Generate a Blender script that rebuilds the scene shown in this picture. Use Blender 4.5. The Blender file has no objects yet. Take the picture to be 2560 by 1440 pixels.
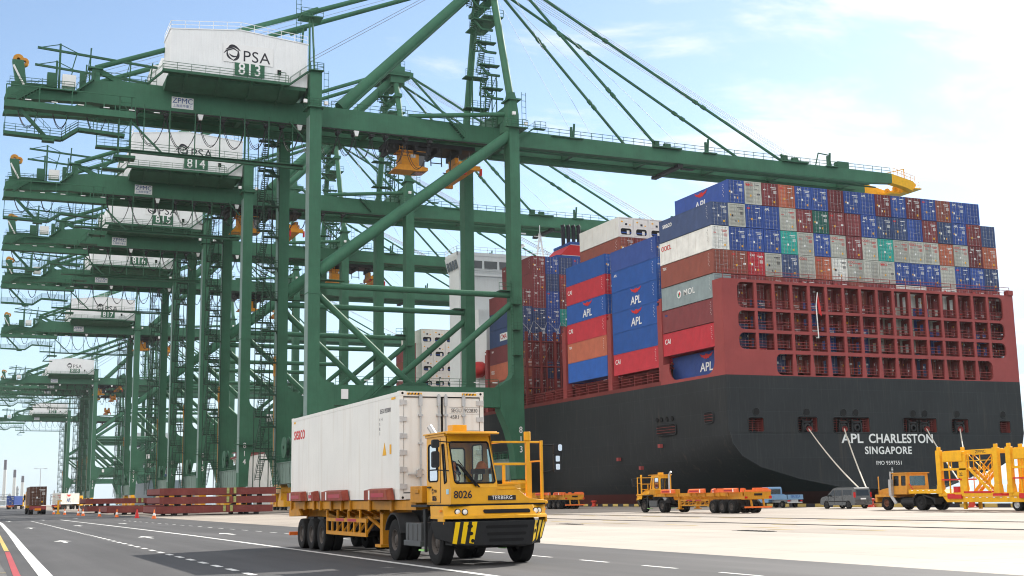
import bpy, math, random
from mathutils import Vector, Matrix
random.seed(7)
rad = math.radians
scene = bpy.context.scene
COL = scene.collection

# ------------------------------------------------------------------ camera
cam_data = bpy.data.cameras.new('camera')
cam = bpy.data.objects.new('camera', cam_data)
COL.objects.link(cam)
scene.camera = cam
YAW, PITCH, ROLL, FPX = .4135, .1657, -.0176, 3098.4
cam_data.sensor_width = 36
cam_data.lens = FPX / 2560 * 36
cam_data.clip_start = .1
cam_data.clip_end = 30000
cy, sy, cp, sp = math.cos(YAW), math.sin(YAW), math.cos(PITCH), math.sin(PITCH)
fwd = Vector((sy * cp, cy * cp, sp)); right = Vector((cy, -sy, 0)); up = right.cross(fwd)
r2 = right * math.cos(ROLL) + up * math.sin(ROLL)
u2 = up * math.cos(ROLL) - right * math.sin(ROLL)
cam.matrix_world = Matrix(((r2.x, u2.x, -fwd.x, 0), (r2.y, u2.y, -fwd.y, 0), (r2.z, u2.z, -fwd.z, 1.65), (0, 0, 0, 1)))

# ------------------------------------------------------------------ light
SUN_EL, SUN_AZ = rad(35), rad(64)          # azimuth from +Y towards +X
to_sun = Vector((math.sin(SUN_AZ) * math.cos(SUN_EL), math.cos(SUN_AZ) * math.cos(SUN_EL), math.sin(SUN_EL)))
sun_data = bpy.data.lights.new('sun', 'SUN')
sun_data.energy = 2.3
sun_data.angle = rad(.5)
sun_data.color = (1, .95, .87)
sun = bpy.data.objects.new('sun', sun_data)
COL.objects.link(sun)
sun.rotation_euler = (-to_sun).to_track_quat('-Z', 'Y').to_euler()

world = bpy.data.worlds.new('World')
scene.world = world
world.use_nodes = True
wt = world.node_tree; wt.nodes.clear()
def wn(t, **k):
    n = wt.nodes.new(t)
    for a, b in k.items(): setattr(n, a, b)
    return n
def wmath(op, a, b=None, clamp=False):
    n = wn('ShaderNodeMath', operation=op, use_clamp=clamp)
    for i, s in enumerate((a, b)):
        if s is None: continue
        if isinstance(s, (int, float)): n.inputs[i].default_value = s
        else: wt.links.new(s, n.inputs[i])
    return n.outputs[0]
sky = wn('ShaderNodeTexSky', sky_type='NISHITA', sun_disc=False)
sky.sun_elevation = SUN_EL; sky.sun_rotation = SUN_AZ
sky.air_density = 1.0; sky.dust_density = .35; sky.ozone_density = 1.0
tc = wn('ShaderNodeTexCoord')
sx = wn('ShaderNodeSeparateXYZ'); wt.links.new(tc.outputs['Generated'], sx.inputs[0])
zz = wmath('ADD', wmath('MAXIMUM', sx.outputs[2], 0), .12)
cv = wn('ShaderNodeCombineXYZ')
wt.links.new(wmath('DIVIDE', sx.outputs[0], zz), cv.inputs[0])
wt.links.new(wmath('DIVIDE', sx.outputs[1], zz), cv.inputs[1])
n1 = wn('ShaderNodeTexNoise'); n1.inputs['Scale'].default_value = 1.9; n1.inputs['Detail'].default_value = 9; n1.inputs['Roughness'].default_value = .62; n1.inputs['Distortion'].default_value = .35
mp = wn('ShaderNodeMapping'); mp.inputs['Rotation'].default_value = (0, 0, .75); mp.inputs['Scale'].default_value = (1, 1.7, 1); mp.inputs['Location'].default_value = (3.1, .4, 0)
wt.links.new(cv.outputs[0], mp.inputs[0]); wt.links.new(mp.outputs[0], n1.inputs['Vector'])
# more cloud at right; unseen cloud behind and left of camera added as fill
side = wmath('ADD', wmath('MULTIPLY', sx.outputs[0], .40), wmath('MULTIPLY', sx.outputs[1], -.30))
side = wmath('MAXIMUM', side, wmath('SUBTRACT', wmath('MULTIPLY', sx.outputs[0], -1.3), .42))
cl = wmath('ADD', n1.outputs['Fac'], side)
ramp = wn('ShaderNodeMapRange', interpolation_type='SMOOTHSTEP')
ramp.inputs['From Min'].default_value = .44; ramp.inputs['From Max'].default_value = .64; ramp.inputs['To Max'].default_value = .92
wt.links.new(cl, ramp.inputs['Value'])
mx = wn('ShaderNodeMixRGB')
cb_ = wn('ShaderNodeMapRange', interpolation_type='SMOOTHSTEP'); cb_.inputs['From Min'].default_value = .15; cb_.inputs['From Max'].default_value = -.55
wt.links.new(wmath('ADD', wmath('MULTIPLY', sx.outputs[0], .9), wmath('MULTIPLY', sx.outputs[1], .36)), cb_.inputs['Value'])
cc_ = wn('ShaderNodeMixRGB'); cc_.inputs[1].default_value = (6.0, 6.2, 6.4, 1); cc_.inputs[2].default_value = (11.5, 11, 10.3, 1)  # second colour: brighter cloud out of view, added to fill camera-facing surfaces
wt.links.new(cb_.outputs[0], cc_.inputs[0]); wt.links.new(cc_.outputs[0], mx.inputs[2])
wt.links.new(ramp.outputs[0], mx.inputs[0]); wt.links.new(sky.outputs[0], mx.inputs[1])
bg = wn('ShaderNodeBackground'); bg.inputs['Strength'].default_value = .055
# pale haze low on the horizon
hz_ = wn('ShaderNodeMapRange', interpolation_type='SMOOTHSTEP'); hz_.inputs['From Min'].default_value = .26; hz_.inputs['From Max'].default_value = -.02; hz_.inputs['To Max'].default_value = .75
wt.links.new(sx.outputs[2], hz_.inputs['Value'])
mh_ = wn('ShaderNodeMixRGB'); mh_.inputs[2].default_value = (3.0, 4.3, 5.7, 1)
wt.links.new(hz_.outputs[0], mh_.inputs[0]); wt.links.new(mx.outputs[0], mh_.inputs[1])
wt.links.new(mh_.outputs[0], bg.inputs[0])
wo = wn('ShaderNodeOutputWorld'); wt.links.new(bg.outputs[0], wo.inputs[0])

scene.view_settings.view_transform = 'Standard'
scene.view_settings.look = 'None'
scene.view_settings.exposure = 1.75
scene.view_settings.gamma = 1
scene.cycles.filter_width = 1.1

# ------------------------------------------------------------------ materials
MATS = {}
def M(name, col, rough=.6, metal=0, var=.12, scale=1.5, streak=0, streakcol=None, rand=0, bump=0, spec=.22, coat=0):
    if name in MATS: return MATS[name]
    m = bpy.data.materials.new(name); m.use_nodes = True
    nt = m.node_tree; b = nt.nodes['Principled BSDF']; L = nt.links.new
    b.inputs['Roughness'].default_value = rough; b.inputs['Metallic'].default_value = metal
    b.inputs['Specular IOR Level'].default_value = spec
    if coat: b.inputs['Coat Weight'].default_value = coat; b.inputs['Coat Roughness'].default_value = .15
    t = nt.nodes.new('ShaderNodeTexCoord')
    nz = nt.nodes.new('ShaderNodeTexNoise'); nz.inputs['Scale'].default_value = scale; nz.inputs['Detail'].default_value = 6; nz.inputs['Roughness'].default_value = .65
    L(t.outputs['Object'], nz.inputs['Vector'])
    mr = nt.nodes.new('ShaderNodeMapRange'); mr.inputs['From Min'].default_value = .3; mr.inputs['From Max'].default_value = .7
    mr.inputs['To Min'].default_value = 1 - var; mr.inputs['To Max'].default_value = 1 + var
    L(nz.outputs['Fac'], mr.inputs['Value'])
    val = mr.outputs[0]
    if rand:
        oi = nt.nodes.new('ShaderNodeObjectInfo')
        m2 = nt.nodes.new('ShaderNodeMapRange'); m2.inputs['To Min'].default_value = 1 - rand; m2.inputs['To Max'].default_value = 1 + rand
        L(oi.outputs['Random'], m2.inputs['Value'])
        mm = nt.nodes.new('ShaderNodeMath'); mm.operation = 'MULTIPLY'; L(val, mm.inputs[0]); L(m2.outputs[0], mm.inputs[1]); val = mm.outputs[0]
    h = nt.nodes.new('ShaderNodeHueSaturation'); h.inputs['Color'].default_value = (*col, 1)
    L(val, h.inputs['Value'])
    out = h.outputs[0]
    if streak:
        mpp = nt.nodes.new('ShaderNodeMapping'); mpp.inputs['Scale'].default_value = (3, 3, .22)
        L(t.outputs['Object'], mpp.inputs[0])
        n2 = nt.nodes.new('ShaderNodeTexNoise'); n2.inputs['Scale'].default_value = 1.4; n2.inputs['Detail'].default_value = 5
        L(mpp.outputs[0], n2.inputs['Vector'])
        r = nt.nodes.new('ShaderNodeMapRange'); r.inputs['From Min'].default_value = .52; r.inputs['From Max'].default_value = .75; r.inputs['To Max'].default_value = streak
        L(n2.outputs['Fac'], r.inputs['Value'])
        x = nt.nodes.new('ShaderNodeMixRGB'); x.inputs[2].default_value = (*(streakcol or (.16, .09, .05)), 1)
        L(r.outputs[0], x.inputs[0]); L(out, x.inputs[1]); out = x.outputs[0]
    L(out, b.inputs['Base Color'])
    rr = nt.nodes.new('ShaderNodeMapRange'); rr.inputs['To Min'].default_value = max(.05, rough - .1); rr.inputs['To Max'].default_value = min(1, rough + .12)
    L(nz.outputs['Fac'], rr.inputs['Value']); L(rr.outputs[0], b.inputs['Roughness'])
    if bump:
        bp = nt.nodes.new('ShaderNodeBump'); bp.inputs['Strength'].default_value = bump; bp.inputs['Distance'].default_value = .02
        n3 = nt.nodes.new('ShaderNodeTexNoise'); n3.inputs['Scale'].default_value = 40; L(t.outputs['Object'], n3.inputs['Vector'])
        L(n3.outputs['Fac'], bp.inputs['Height']); L(bp.outputs[0], b.inputs['Normal'])
    MATS[name] = m
    return m
GREEN = M('crane_green', (.042, .140, .082), .62, var=.18, scale=.25, streak=.3, streakcol=(.024, .08, .045), spec=.28)
GREEN_D = M('walkway_green', (.035, .11, .065), .6, var=.2, scale=.6)
SILL = M('sill_grey_green', (.15, .22, .19), .6, var=.15, scale=.4, streak=.3, streakcol=(.1, .12, .1))
WHITE = M('white_paint', (.78, .78, .77), .5, var=.04, scale=.6)
HOUSEW = M('house_cladding', (.82, .83, .84), .5, var=.04, scale=.3, streak=.12, streakcol=(.55, .55, .55))
SIGNW = M('sign_white', (.8, .8, .8), .4, var=.03)
BLACK = M('lettering_black', (.025, .025, .035), .5, var=.1)
NAVY = M('lettering_navy', (.03, .08, .28), .5, var=.1)
CRED = M('lettering_red', (.55, .03, .03), .5, var=.08)
YEL = M('machine_yellow', (.72, .35, .012), .42, var=.11, scale=2, streak=.34, streakcol=(.45, .2, .03), coat=.2)
YELB = M('bright_yellow', (.76, .40, .014), .5, var=.12, scale=2, streak=.3, streakcol=(.5, .25, .03))
YELO = M('old_orange_yellow', (.55, .25, .035), .5, var=.15, scale=2, streak=.3, streakcol=(.3, .12, .03))
ORNG = M('safety_orange', (.75, .16, .03), .5, var=.12, scale=3)
YELT = M('trailer_amber', (.50, .22, .012), .5, var=.18, scale=3, streak=.4, streakcol=(.25, .11, .02))
SHOE = M('guide_shoe_red', (.24, .05, .033), .6, var=.2, scale=4, streak=.35, streakcol=(.5, .2, .08))
REDP = M('reflector_red', (.36, .015, .03), .35, var=.1)
CABO = M('crane_cab_orange', (.62, .25, .014), .5, var=.15, scale=1.5, streak=.35, streakcol=(.3, .12, .03))
RUBBER = M('tyre_rubber', (.011, .011, .012), .85, var=.25, scale=6)
RIM = M('rim_grey', (.07, .06, .055), .6, metal=.2, var=.3, scale=8)
CHASS = M('chassis_dark', (.022, .023, .025), .6, var=.2, scale=4)
TANKG = M('tank_grey', (.08, .085, .09), .5, var=.15, scale=4)
STEEL = M('galvanised_steel', (.45, .46, .47), .45, metal=.6, var=.15, scale=6)
ZINC = M('zinc_rod', (.5, .5, .5), .5, metal=.2, var=.2, scale=5)
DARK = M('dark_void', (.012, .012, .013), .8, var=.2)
CABLE = M('black_cable', (.03, .03, .035), .7)
VGLASS = M('van_glass', (.012, .02, .03), .1, var=.1, spec=.35)
DUCT_SKYLIT = M('duct_skylit_tint', (.17, .25, .225), .5, var=.15, scale=.5)  # pale tone puts sky light on the leg's landward face into the colour
ROPEM = M('steel_rope', (.33, .35, .4), .6, metal=.3)
MOOR = M('mooring_rope', (.6, .56, .48), .9, var=.15, scale=5)
HULL = M('hull_charcoal', (.036, .04, .043), .5, var=.2, scale=.12, streak=.3, streakcol=(.06, .063, .062))
BOOT = M('hull_antifouling', (.085, .022, .02), .7, var=.3, scale=.3, streak=.4, streakcol=(.05, .03, .025))
BOWG = M('bow_grey', (.72, .72, .71), .6, var=.1, scale=.2, streak=.2, streakcol=(.2, .2, .2))
SHIPR = M('ship_red', (.29, .058, .056), .55, var=.14, scale=.3, streak=.2, streakcol=(.22, .04, .035))
SHIPD = M('ship_red_dark', (.17, .035, .032), .65, var=.2, scale=.5)
SHIPW = M('ship_white', (.72, .74, .75), .5, var=.05, scale=.2, streak=.15, streakcol=(.5, .45, .4))
HATCH = M('hatch_maroon', (.17, .04, .035), .65, var=.2, scale=.6, streak=.35, streakcol=(.24, .09, .06))
GLASSD = M('dark_glass', (.02, .026, .03), .08, var=.1, spec=.8)
CHROME = M('mirror_chrome', (.8, .8, .8), .15, metal=1, var=.02)
LAMP = M('lamp_lens', (.85, .85, .82), .15, var=.02)
ORL = M('amber_lens', (.8, .25, .02), .25, var=.05)
ORED = M('red_lens', (.5, .01, .01), .25, var=.05)
LIGHTG = M('light_green', (.3, .62, .2), .6, var=.1)
VANG = M('van_grey', (.085, .083, .08), .28, metal=.5, var=.05, coat=.6)
PICKB = M('pickup_blue', (.15, .27, .43), .4, var=.08, coat=.3)
SKIN = M('skin', (.4, .22, .14), .6, var=.06)
CLOTH = M('work_clothes_navy', (.03, .04, .09), .9, var=.1)
VEST = M('vest_orange', (.85, .2, .05), .8, var=.08)

def glass_mat():
    m = bpy.data.materials.new('cab_glass'); m.use_nodes = True
    nt = m.node_tree; nt.nodes.clear()
    o = nt.nodes.new('ShaderNodeOutputMaterial'); mix = nt.nodes.new('ShaderNodeMixShader')
    tr = nt.nodes.new('ShaderNodeBsdfTransparent'); tr.inputs[0].default_value = (.62, .74, .72, 1)
    gl = nt.nodes.new('ShaderNodeBsdfGlossy'); gl.inputs['Roughness'].default_value = .03
    fr = nt.nodes.new('ShaderNodeFresnel'); fr.inputs[0].default_value = 1.5
    nt.links.new(fr.outputs[0], mix.inputs[0]); nt.links.new(tr.outputs[0], mix.inputs[1]); nt.links.new(gl.outputs[0], mix.inputs[2]); nt.links.new(mix.outputs[0], o.inputs[0])
    return m
GLASS = glass_mat()

CC = {'blue': (.040, .082, .29), 'bright blue': (.025, .098, .36), 'navy': (.045, .07, .16), 'grey': (.42, .425, .385), 'maroon': (.21, .05, .055), 'brown': (.25, .075, .055),
      'orange': (.42, .12, .07), 'red': (.47, .035, .05), 'teal': (.04, .34, .29), 'dark green': (.025, .11, .09), 'white': (.66, .66, .63),
      'slate grey': (.22, .27, .28), 'dark maroon': (.14, .03, .035), 'slate blue': (.06, .09, .19), 'pale brown': (.30, .12, .08), 'dull brown': (.10, .05, .036)}
def cmat(c):
    return M('container_' + c.replace(' ', '_'), CC[c], .5, var=.13, scale=.8, streak=.3 if c in ('grey', 'white') else .28, streakcol=(.24, .13, .07) if c in ('grey', 'white', 'orange') else tuple(.6 * x + .02 for x in CC[c]), rand=.18)

# ------------------------------------------------------------------ mesh builder
class MB:
    def __init__(s): s.v = []; s.f = []; s.mi = []; s.cur = 0
    def add(s, vs, fs):
        o = len(s.v); s.v += [tuple(p) for p in vs]
        s.f += [tuple(i + o for i in f) for f in fs]; s.mi += [s.cur] * len(fs); return s
    def mat(s, i): s.cur = i; return s
    def box(s, x0, x1, y0, y1, z0, z1):
        if x0 > x1: x0, x1 = x1, x0
        if y0 > y1: y0, y1 = y1, y0
        if z0 > z1: z0, z1 = z1, z0
        return s.add([(x0, y0, z0), (x1, y0, z0), (x1, y1, z0), (x0, y1, z0), (x0, y0, z1), (x1, y0, z1), (x1, y1, z1), (x0, y1, z1)],
                     [(0, 3, 2, 1), (4, 5, 6, 7), (0, 1, 5, 4), (1, 2, 6, 5), (2, 3, 7, 6), (3, 0, 4, 7)])
    def cbox(s, c, sz): return s.box(c[0] - sz[0] / 2, c[0] + sz[0] / 2, c[1] - sz[1] / 2, c[1] + sz[1] / 2, c[2] - sz[2] / 2, c[2] + sz[2] / 2)
    def beam(s, a, b, w, h=None, upv=(0, 0, 1)):
        h = h or w; a = Vector(a); b = Vector(b); d = (b - a)
        if d.length < 1e-6: return s
        d.normalize(); u = Vector(upv)
        if abs(d.dot(u)) > .99: u = Vector((1, 0, 0))
        x = d.cross(u).normalized() * (w / 2); y = x.cross(d).normalized() * (h / 2)
        return s.add([a - x - y, a + x - y, a + x + y, a - x + y, b - x - y, b + x - y, b + x + y, b - x + y],
                     [(0, 1, 2, 3), (7, 6, 5, 4), (0, 4, 5, 1), (1, 5, 6, 2), (2, 6, 7, 3), (3, 7, 4, 0)])
    def tube(s, a, b, r, rb=None, n=8, caps=True):
        a = Vector(a); b = Vector(b); d = (b - a)
        if d.length < 1e-6: return s
        d.normalize(); u = Vector((0, 0, 1)) if abs(d.z) < .95 else Vector((1, 0, 0))
        x = d.cross(u).normalized(); y = x.cross(d); rb = r if rb is None else rb
        vs = []
        for p, q in ((a, r), (b, rb)):
            for i in range(n):
                t = 2 * math.pi * i / n; vs.append(p + (x * math.cos(t) + y * math.sin(t)) * q)
        fs = [(i, (i + 1) % n, n + (i + 1) % n, n + i) for i in range(n)]
        if caps: fs += [tuple(range(n - 1, -1, -1)), tuple(range(n, 2 * n))]
        return s.add(vs, fs)
    def path(s, pts, r, n=4):
        for a, b in zip(pts, pts[1:]): s.tube(a, b, r, n=n, caps=False)
        return s
    def prism(s, pts, ax, a, b):
        # pts: 2D outline; ax: axis extruded along; remaining axes keep order
        def P(p, t): return (t, p[0], p[1]) if ax == 'x' else ((p[0], t, p[1]) if ax == 'y' else (p[0], p[1], t))
        n = len(pts)
        vs = [P(p, a) for p in pts] + [P(p, b) for p in pts]
        fs = [tuple(range(n)), tuple(range(2 * n - 1, n - 1, -1))] + [(i, n + i, n + (i + 1) % n, (i + 1) % n) for i in range(n)]
        return s.add(vs, fs)
    def quad(s, *p): return s.add(p, [tuple(range(len(p)))])
    def lathe(s, prof, c, ax='x', n=24):
        # prof: (radius, offset along axis)
        vs = []
        for r, t in prof:
            for i in range(n):
                a = 2 * math.pi * i / n; u, w = r * math.cos(a), r * math.sin(a)
                vs.append({'x': (c[0] + t, c[1] + u, c[2] + w), 'y': (c[0] + u, c[1] + t, c[2] + w), 'z': (c[0] + u, c[1] + w, c[2] + t)}[ax])
        fs = []
        for k in range(len(prof) - 1):
            for i in range(n):
                j = (i + 1) % n; fs.append((k * n + i, k * n + j, (k + 1) * n + j, (k + 1) * n + i))
        return s.add(vs, fs)
    def rail(s, a, b, h=1.1, sp=2, t=.06, mids=2, u=None):
        a = Vector(a); b = Vector(b); L = (b - a).length; n = max(1, round(L / sp)); U = Vector((0, 0, h))
        for i in range(n + 1):
            p = a.lerp(b, i / n); s.beam(p, p + U, t)
        for k in range(mids): s.beam(a + U * (1 - k / mids), b + U * (1 - k / mids), t)
        return s
    def stair(s, a, b, w=.8, wdir=(1, 0, 0), n=10, t=.07, hand=True):
        a = Vector(a); b = Vector(b); W = Vector(wdir) * w / 2
        for sg in (-1, 1):
            s.beam(a + W * sg, b + W * sg, .06, .22)
            if hand:
                s.beam(a + W * sg + Vector((0, 0, 1)), b + W * sg + Vector((0, 0, 1)), .05)
                for k in (0, .5, 1):
                    p = a.lerp(b, k) + W * sg; s.beam(p, p + Vector((0, 0, 1)), .05)
        hd = Vector((b.x - a.x, b.y - a.y, 0)); hd = hd.normalized() if hd.length > 1e-4 else Vector((0, 1, 0))
        for i in range(n):
            p = a.lerp(b, (i + .5) / n); s.beam(p - W, p + W, .26, t)
        return s
    def mesh(s, name, mats, smooth=35):
        me = bpy.data.meshes.new(name); me.from_pydata(s.v, [], s.f)
        for m in mats: me.materials.append(m)
        me.polygons.foreach_set('material_index', s.mi)
        me.polygons.foreach_set('use_smooth', [True] * len(s.f))
        me.update()
        import bmesh
        bm = bmesh.new(); bm.from_mesh(me); bmesh.ops.recalc_face_normals(bm, faces=bm.faces); bm.to_mesh(me); bm.free()
        me.set_sharp_from_angle(angle=rad(smooth))
        return me

def put(name, me, parent=None, loc=(0, 0, 0), rot=(0, 0, 0), label=None, cat=None, group=None, kind=None, scale=None):
    o = bpy.data.objects.new(name, me); COL.objects.link(o)
    o.location = loc; o.rotation_euler = rot
    if scale: o.scale = scale
    if parent: o.parent = parent
    if label: o['label'] = label
    if cat: o['category'] = cat
    if group: o['group'] = group
    if kind: o['kind'] = kind
    return o
def empty(name, loc, rz=0, label=None, cat=None, group=None, scale=None):
    return put(name, None, None, loc, (0, 0, rz), label, cat, group, None, scale)
CACHE = {}
def part(name, fn, mats, parent, loc=(0, 0, 0), rot=(0, 0, 0), key=None, label=None, smooth=35, bevel=0):
    """mesh part, its data built once per key"""
    k = key or name
    if k not in CACHE:
        b = MB(); fn(b); CACHE[k] = b.mesh(name, mats if isinstance(mats, (list, tuple)) else [mats], smooth)
    o = put(name, CACHE[k], parent, loc, rot, label)
    if bevel:
        md = o.modifiers.new('bevel', 'BEVEL'); md.width = bevel; md.segments = 2; md.limit_method = 'ANGLE'; md.angle_limit = rad(40)
        md.harden_normals = False
    return o
TXT = {}
def text_mesh(body, size, mat, bold=0, ext=.01, align='CENTER', sx=1, shear=0, gap=1):
    bold = min(bold, (.02 if size in (1.55, 1.25) else .011) * size)
    k = (body, size, mat.name, bold, ext, align, sx, shear, gap)
    if k in TXT: return TXT[k]
    cu = bpy.data.curves.new('lettering', 'FONT'); cu.body = body; cu.size = size; cu.align_x = align; cu.align_y = 'CENTER'
    cu.offset = bold; cu.extrude = ext; cu.shear = shear; cu.space_character = gap; cu.resolution_u = 4
    o = bpy.data.objects.new('lettering', cu); COL.objects.link(o)
    dg = bpy.context.evaluated_depsgraph_get()
    me = bpy.data.meshes.new_from_object(o.evaluated_get(dg)); bpy.data.objects.remove(o)
    for v in me.vertices: v.co.x *= sx
    me.materials.clear(); me.materials.append(mat); TXT[k] = me
    return me
R90 = math.pi / 2
def text(name, body, size, mat, parent, loc, face='-y', **k):
    rot = {'-y': (R90, 0, 0), '-x': (R90, 0, -R90), '+y': (R90, 0, math.pi), '+x': (R90, 0, R90)}[face]
    return put(name, text_mesh(body, size, mat, **k), parent, loc, rot)
def disc_pts(cx, cz, r, n=16): return [(cx + r * math.cos(2 * math.pi * i / n), cz + r * math.sin(2 * math.pi * i / n)) for i in range(n)]
def rrect(x0, x1, z0, z1, r, n=4, corners=(1, 1, 1, 1)):
    pts = []
    for k, (cx, cz, a) in enumerate(((x1 - r, z1 - r, 0), (x0 + r, z1 - r, 90), (x0 + r, z0 + r, 180), (x1 - r, z0 + r, 270))):
        if corners[k]:
            for i in range(n + 1):
                t = rad(a + 90 * i / n); pts.append((cx + r * math.cos(t), cz + r * math.sin(t)))
        else: pts.append((x1 if k in (0, 3) else x0, z1 if k < 2 else z0))
    return pts
# ------------------------------------------------------------------ ground, roads, water
def ground_mat(name, col, var, rough, joints=0, stain=.25, spots=None, bump=.15, lanes=0):
    m = bpy.data.materials.new(name); m.use_nodes = True
    nt = m.node_tree; b = nt.nodes['Principled BSDF']; L = nt.links.new
    t = nt.nodes.new('ShaderNodeTexCoord')
    def noise(sc, det=6, rough=.6, scale=None):
        n = nt.nodes.new('ShaderNodeTexNoise'); n.inputs['Scale'].default_value = sc; n.inputs['Detail'].default_value = det; n.inputs['Roughness'].default_value = rough
        if scale:
            mp = nt.nodes.new('ShaderNodeMapping'); mp.inputs['Scale'].default_value = scale; L(t.outputs['Object'], mp.inputs[0]); L(mp.outputs[0], n.inputs['Vector'])
        else: L(t.outputs['Object'], n.inputs['Vector'])
        return n.outputs['Fac']
    def rng(s, a, c, d, e):
        r = nt.nodes.new('ShaderNodeMapRange'); r.inputs['From Min'].default_value = a; r.inputs['From Max'].default_value = c; r.inputs['To Min'].default_value = d; r.inputs['To Max'].default_value = e
        L(s, r.inputs['Value']); return r.outputs[0]
    def mul(a, c):
        n = nt.nodes.new('ShaderNodeMath'); n.operation = 'MULTIPLY'; L(a, n.inputs[0]); L(c, n.inputs[1]); return n.outputs[0]
    v = mul(rng(noise(.09, 5), .3, .7, 1 - stain, 1 + stain * .6), rng(noise(.5, 6, .6, (1, .16, 1)), .35, .7, 1 - var, 1 + var))
    v = mul(v, rng(noise(38, 3, .7), .3, .7, 1 - var * .8, 1 + var * .8))
    if lanes:
        v = mul(v, rng(noise(1, 4, .55, (1.1, .012, 1)), .3, .7, 1 - lanes, 1 + lanes)); v = mul(v, rng(noise(1, 2, .5, (.25, .06, 1)), .38, .44, 1.16, 1))
    if joints:
        v = mul(v, rng(noise(.9, 6, .75), .60, .72, 1, .82))
        br = nt.nodes.new('ShaderNodeTexBrick'); br.offset = 0
        br.inputs['Color1'].default_value = (1, 1, 1, 1); br.inputs['Color2'].default_value = (.93, .93, .93, 1); br.inputs['Mortar'].default_value = (.55, .52, .5, 1)
        br.inputs['Scale'].default_value = 1; br.inputs['Mortar Size'].default_value = .02; br.inputs['Brick Width'].default_value = joints; br.inputs['Row Height'].default_value = joints * .8
        L(t.outputs['Object'], br.inputs['Vector'])
        sp = nt.nodes.new('ShaderNodeSeparateColor'); L(br.outputs['Color'], sp.inputs[0]); v = mul(v, sp.outputs[0])
    h = nt.nodes.new('ShaderNodeHueSaturation'); h.inputs['Color'].default_value = (*col, 1); L(v, h.inputs['Value'])
    L(h.outputs[0], b.inputs['Base Color']); b.inputs['Roughness'].default_value = rough
    bp = nt.nodes.new('ShaderNodeBump'); bp.inputs['Strength'].default_value = bump; bp.inputs['Distance'].default_value = .01
    L(noise(60, 3), bp.inputs['Height']); L(bp.outputs[0], b.inputs['Normal'])
    return m
CONC = ground_mat('apron_concrete', (.325, .28, .235), .11, .85, joints=7, stain=.24)
CONC2 = ground_mat('apron_concrete_pale', (.39, .35, .30), .07, .85, joints=7, stain=.14)
ASPH = ground_mat('road_asphalt', (.052, .050, .0505), .15, .8, stain=.2, lanes=.22)
YARD = ground_mat('yard_asphalt', (.11, .105, .10), .14, .85, stain=.25)
PAINT = ground_mat('road_paint_white', (.66, .66, .64), .18, .7, stain=.2)
PAINTY = ground_mat('road_paint_yellow', (.5, .36, .1), .14, .7, stain=.2)
PAINTR = ground_mat('road_paint_red', (.36, .05, .055), .14, .7, stain=.2)

def sheet(name, x0, x1, y0, y1, z, m, kind='structure'):
    return put(name, MB().quad((x0, y0, z), (x1, y0, z), (x1, y1, z), (x0, y1, z)).mesh(name, [m]), kind=kind)
b = MB(); b.quad((-2400, -150, 0), (77, -150, 0), (77, 1400, 0), (-2400, 1400, 0)); b.quad((77, -150, 0), (77, -150, -6), (77, 1400, -6), (77, 1400, 0)); b.quad((-2400, 1400, 0), (77, 1400, 0), (77, 1400, -6), (-2400, 1400, -6))
put('ground', b.mesh('ground', [CONC]), kind='structure')
b = MB(); b.quad((18, -60, .004), (18, 62, .004), (30, 62, .004), (30, -60, .004))
put('pavement', b.mesh('pavement', [CONC2]), kind='structure')
sheet('road', 1.0, 18.2, -60, 690, .008, ASPH)
sheet('yard', -300, 1.0, -60, 690, .006, YARD)
wm = bpy.data.materials.new('sea_water'); wm.use_nodes = True
wb = wm.node_tree.nodes['Principled BSDF']; wb.inputs['Base Color'].default_value = (.06, .12, .12, 1); wb.inputs['Roughness'].default_value = .12
wnz = wm.node_tree.nodes.new('ShaderNodeTexNoise'); wnz.inputs['Scale'].default_value = .5; wnz.inputs['Detail'].default_value = 6
wtc = wm.node_tree.nodes.new('ShaderNodeTexCoord'); wm.node_tree.links.new(wtc.outputs['Object'], wnz.inputs['Vector'])
wbp = wm.node_tree.nodes.new('ShaderNodeBump'); wbp.inputs['Strength'].default_value = .6; wbp.inputs['Distance'].default_value = .5
wm.node_tree.links.new(wnz.outputs['Fac'], wbp.inputs['Height']); wm.node_tree.links.new(wbp.outputs[0], wb.inputs['Normal'])
b = MB(); b.quad((-2500, -300, -2.6), (3600, -300, -2.6), (3600, 3600, -2.6), (-2500, 3600, -2.6))
put('sea', b.mesh('sea', [wm]), kind='structure')

ZM = .012
b = MB()
def strip(b, pts, w, z=ZM):
    for (x0, y0), (x1, y1) in zip(pts, pts[1:]): b.quad((x0 - w / 2, y0, z), (x0 + w / 2, y0, z), (x1 + w / 2, y1, z), (x1 - w / 2, y1, z))
strip(b, [(1.75, -10), (1.75, 28), (2.05, 50), (2.4, 72), (3.0, 118), (3.2, 400)], .30)
strip(b, [(10.12, -10), (10.12, 62), (9.6, 95), (8.9, 134)], .2)
for i in range(70):
    y = 4 + i * 2.0
    if y < 130: strip(b, [(5.95, y), (5.95, y + 1.05)], .17)
for i in range(48):
    y = 8 + i * 3.2; x = 14.35 - max(0, y - 62) * .02
    if y < 118: strip(b, [(x, y), (x, y + 1.5)], .12)
def arrow(b, x, y, s=1):
    z = ZM
    b.quad((x - .08, y, z), (x + .08, y, z), (x + .08, y + 2.4 * s, z), (x - .08, y + 2.4 * s, z))
    b.quad((x - .38, y + 2.2 * s, z), (x + .38, y + 2.2 * s, z), (x, y + 3.9 * s, z))
for x, y in ((4.0, 56), (7.9, 59), (12.0, 61), (4.2, 90), (7.7, 95), (11.4, 100), (4.0, 128), (7.3, 133), (11, 140)): arrow(b, x, y)
put('road_marking', b.mesh('road_marking', [PAINT]), kind='structure')
b = MB()
strip(b, [(1.15, 14), (1.2, 32), (1.45, 47.5)], .16, .014)
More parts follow.
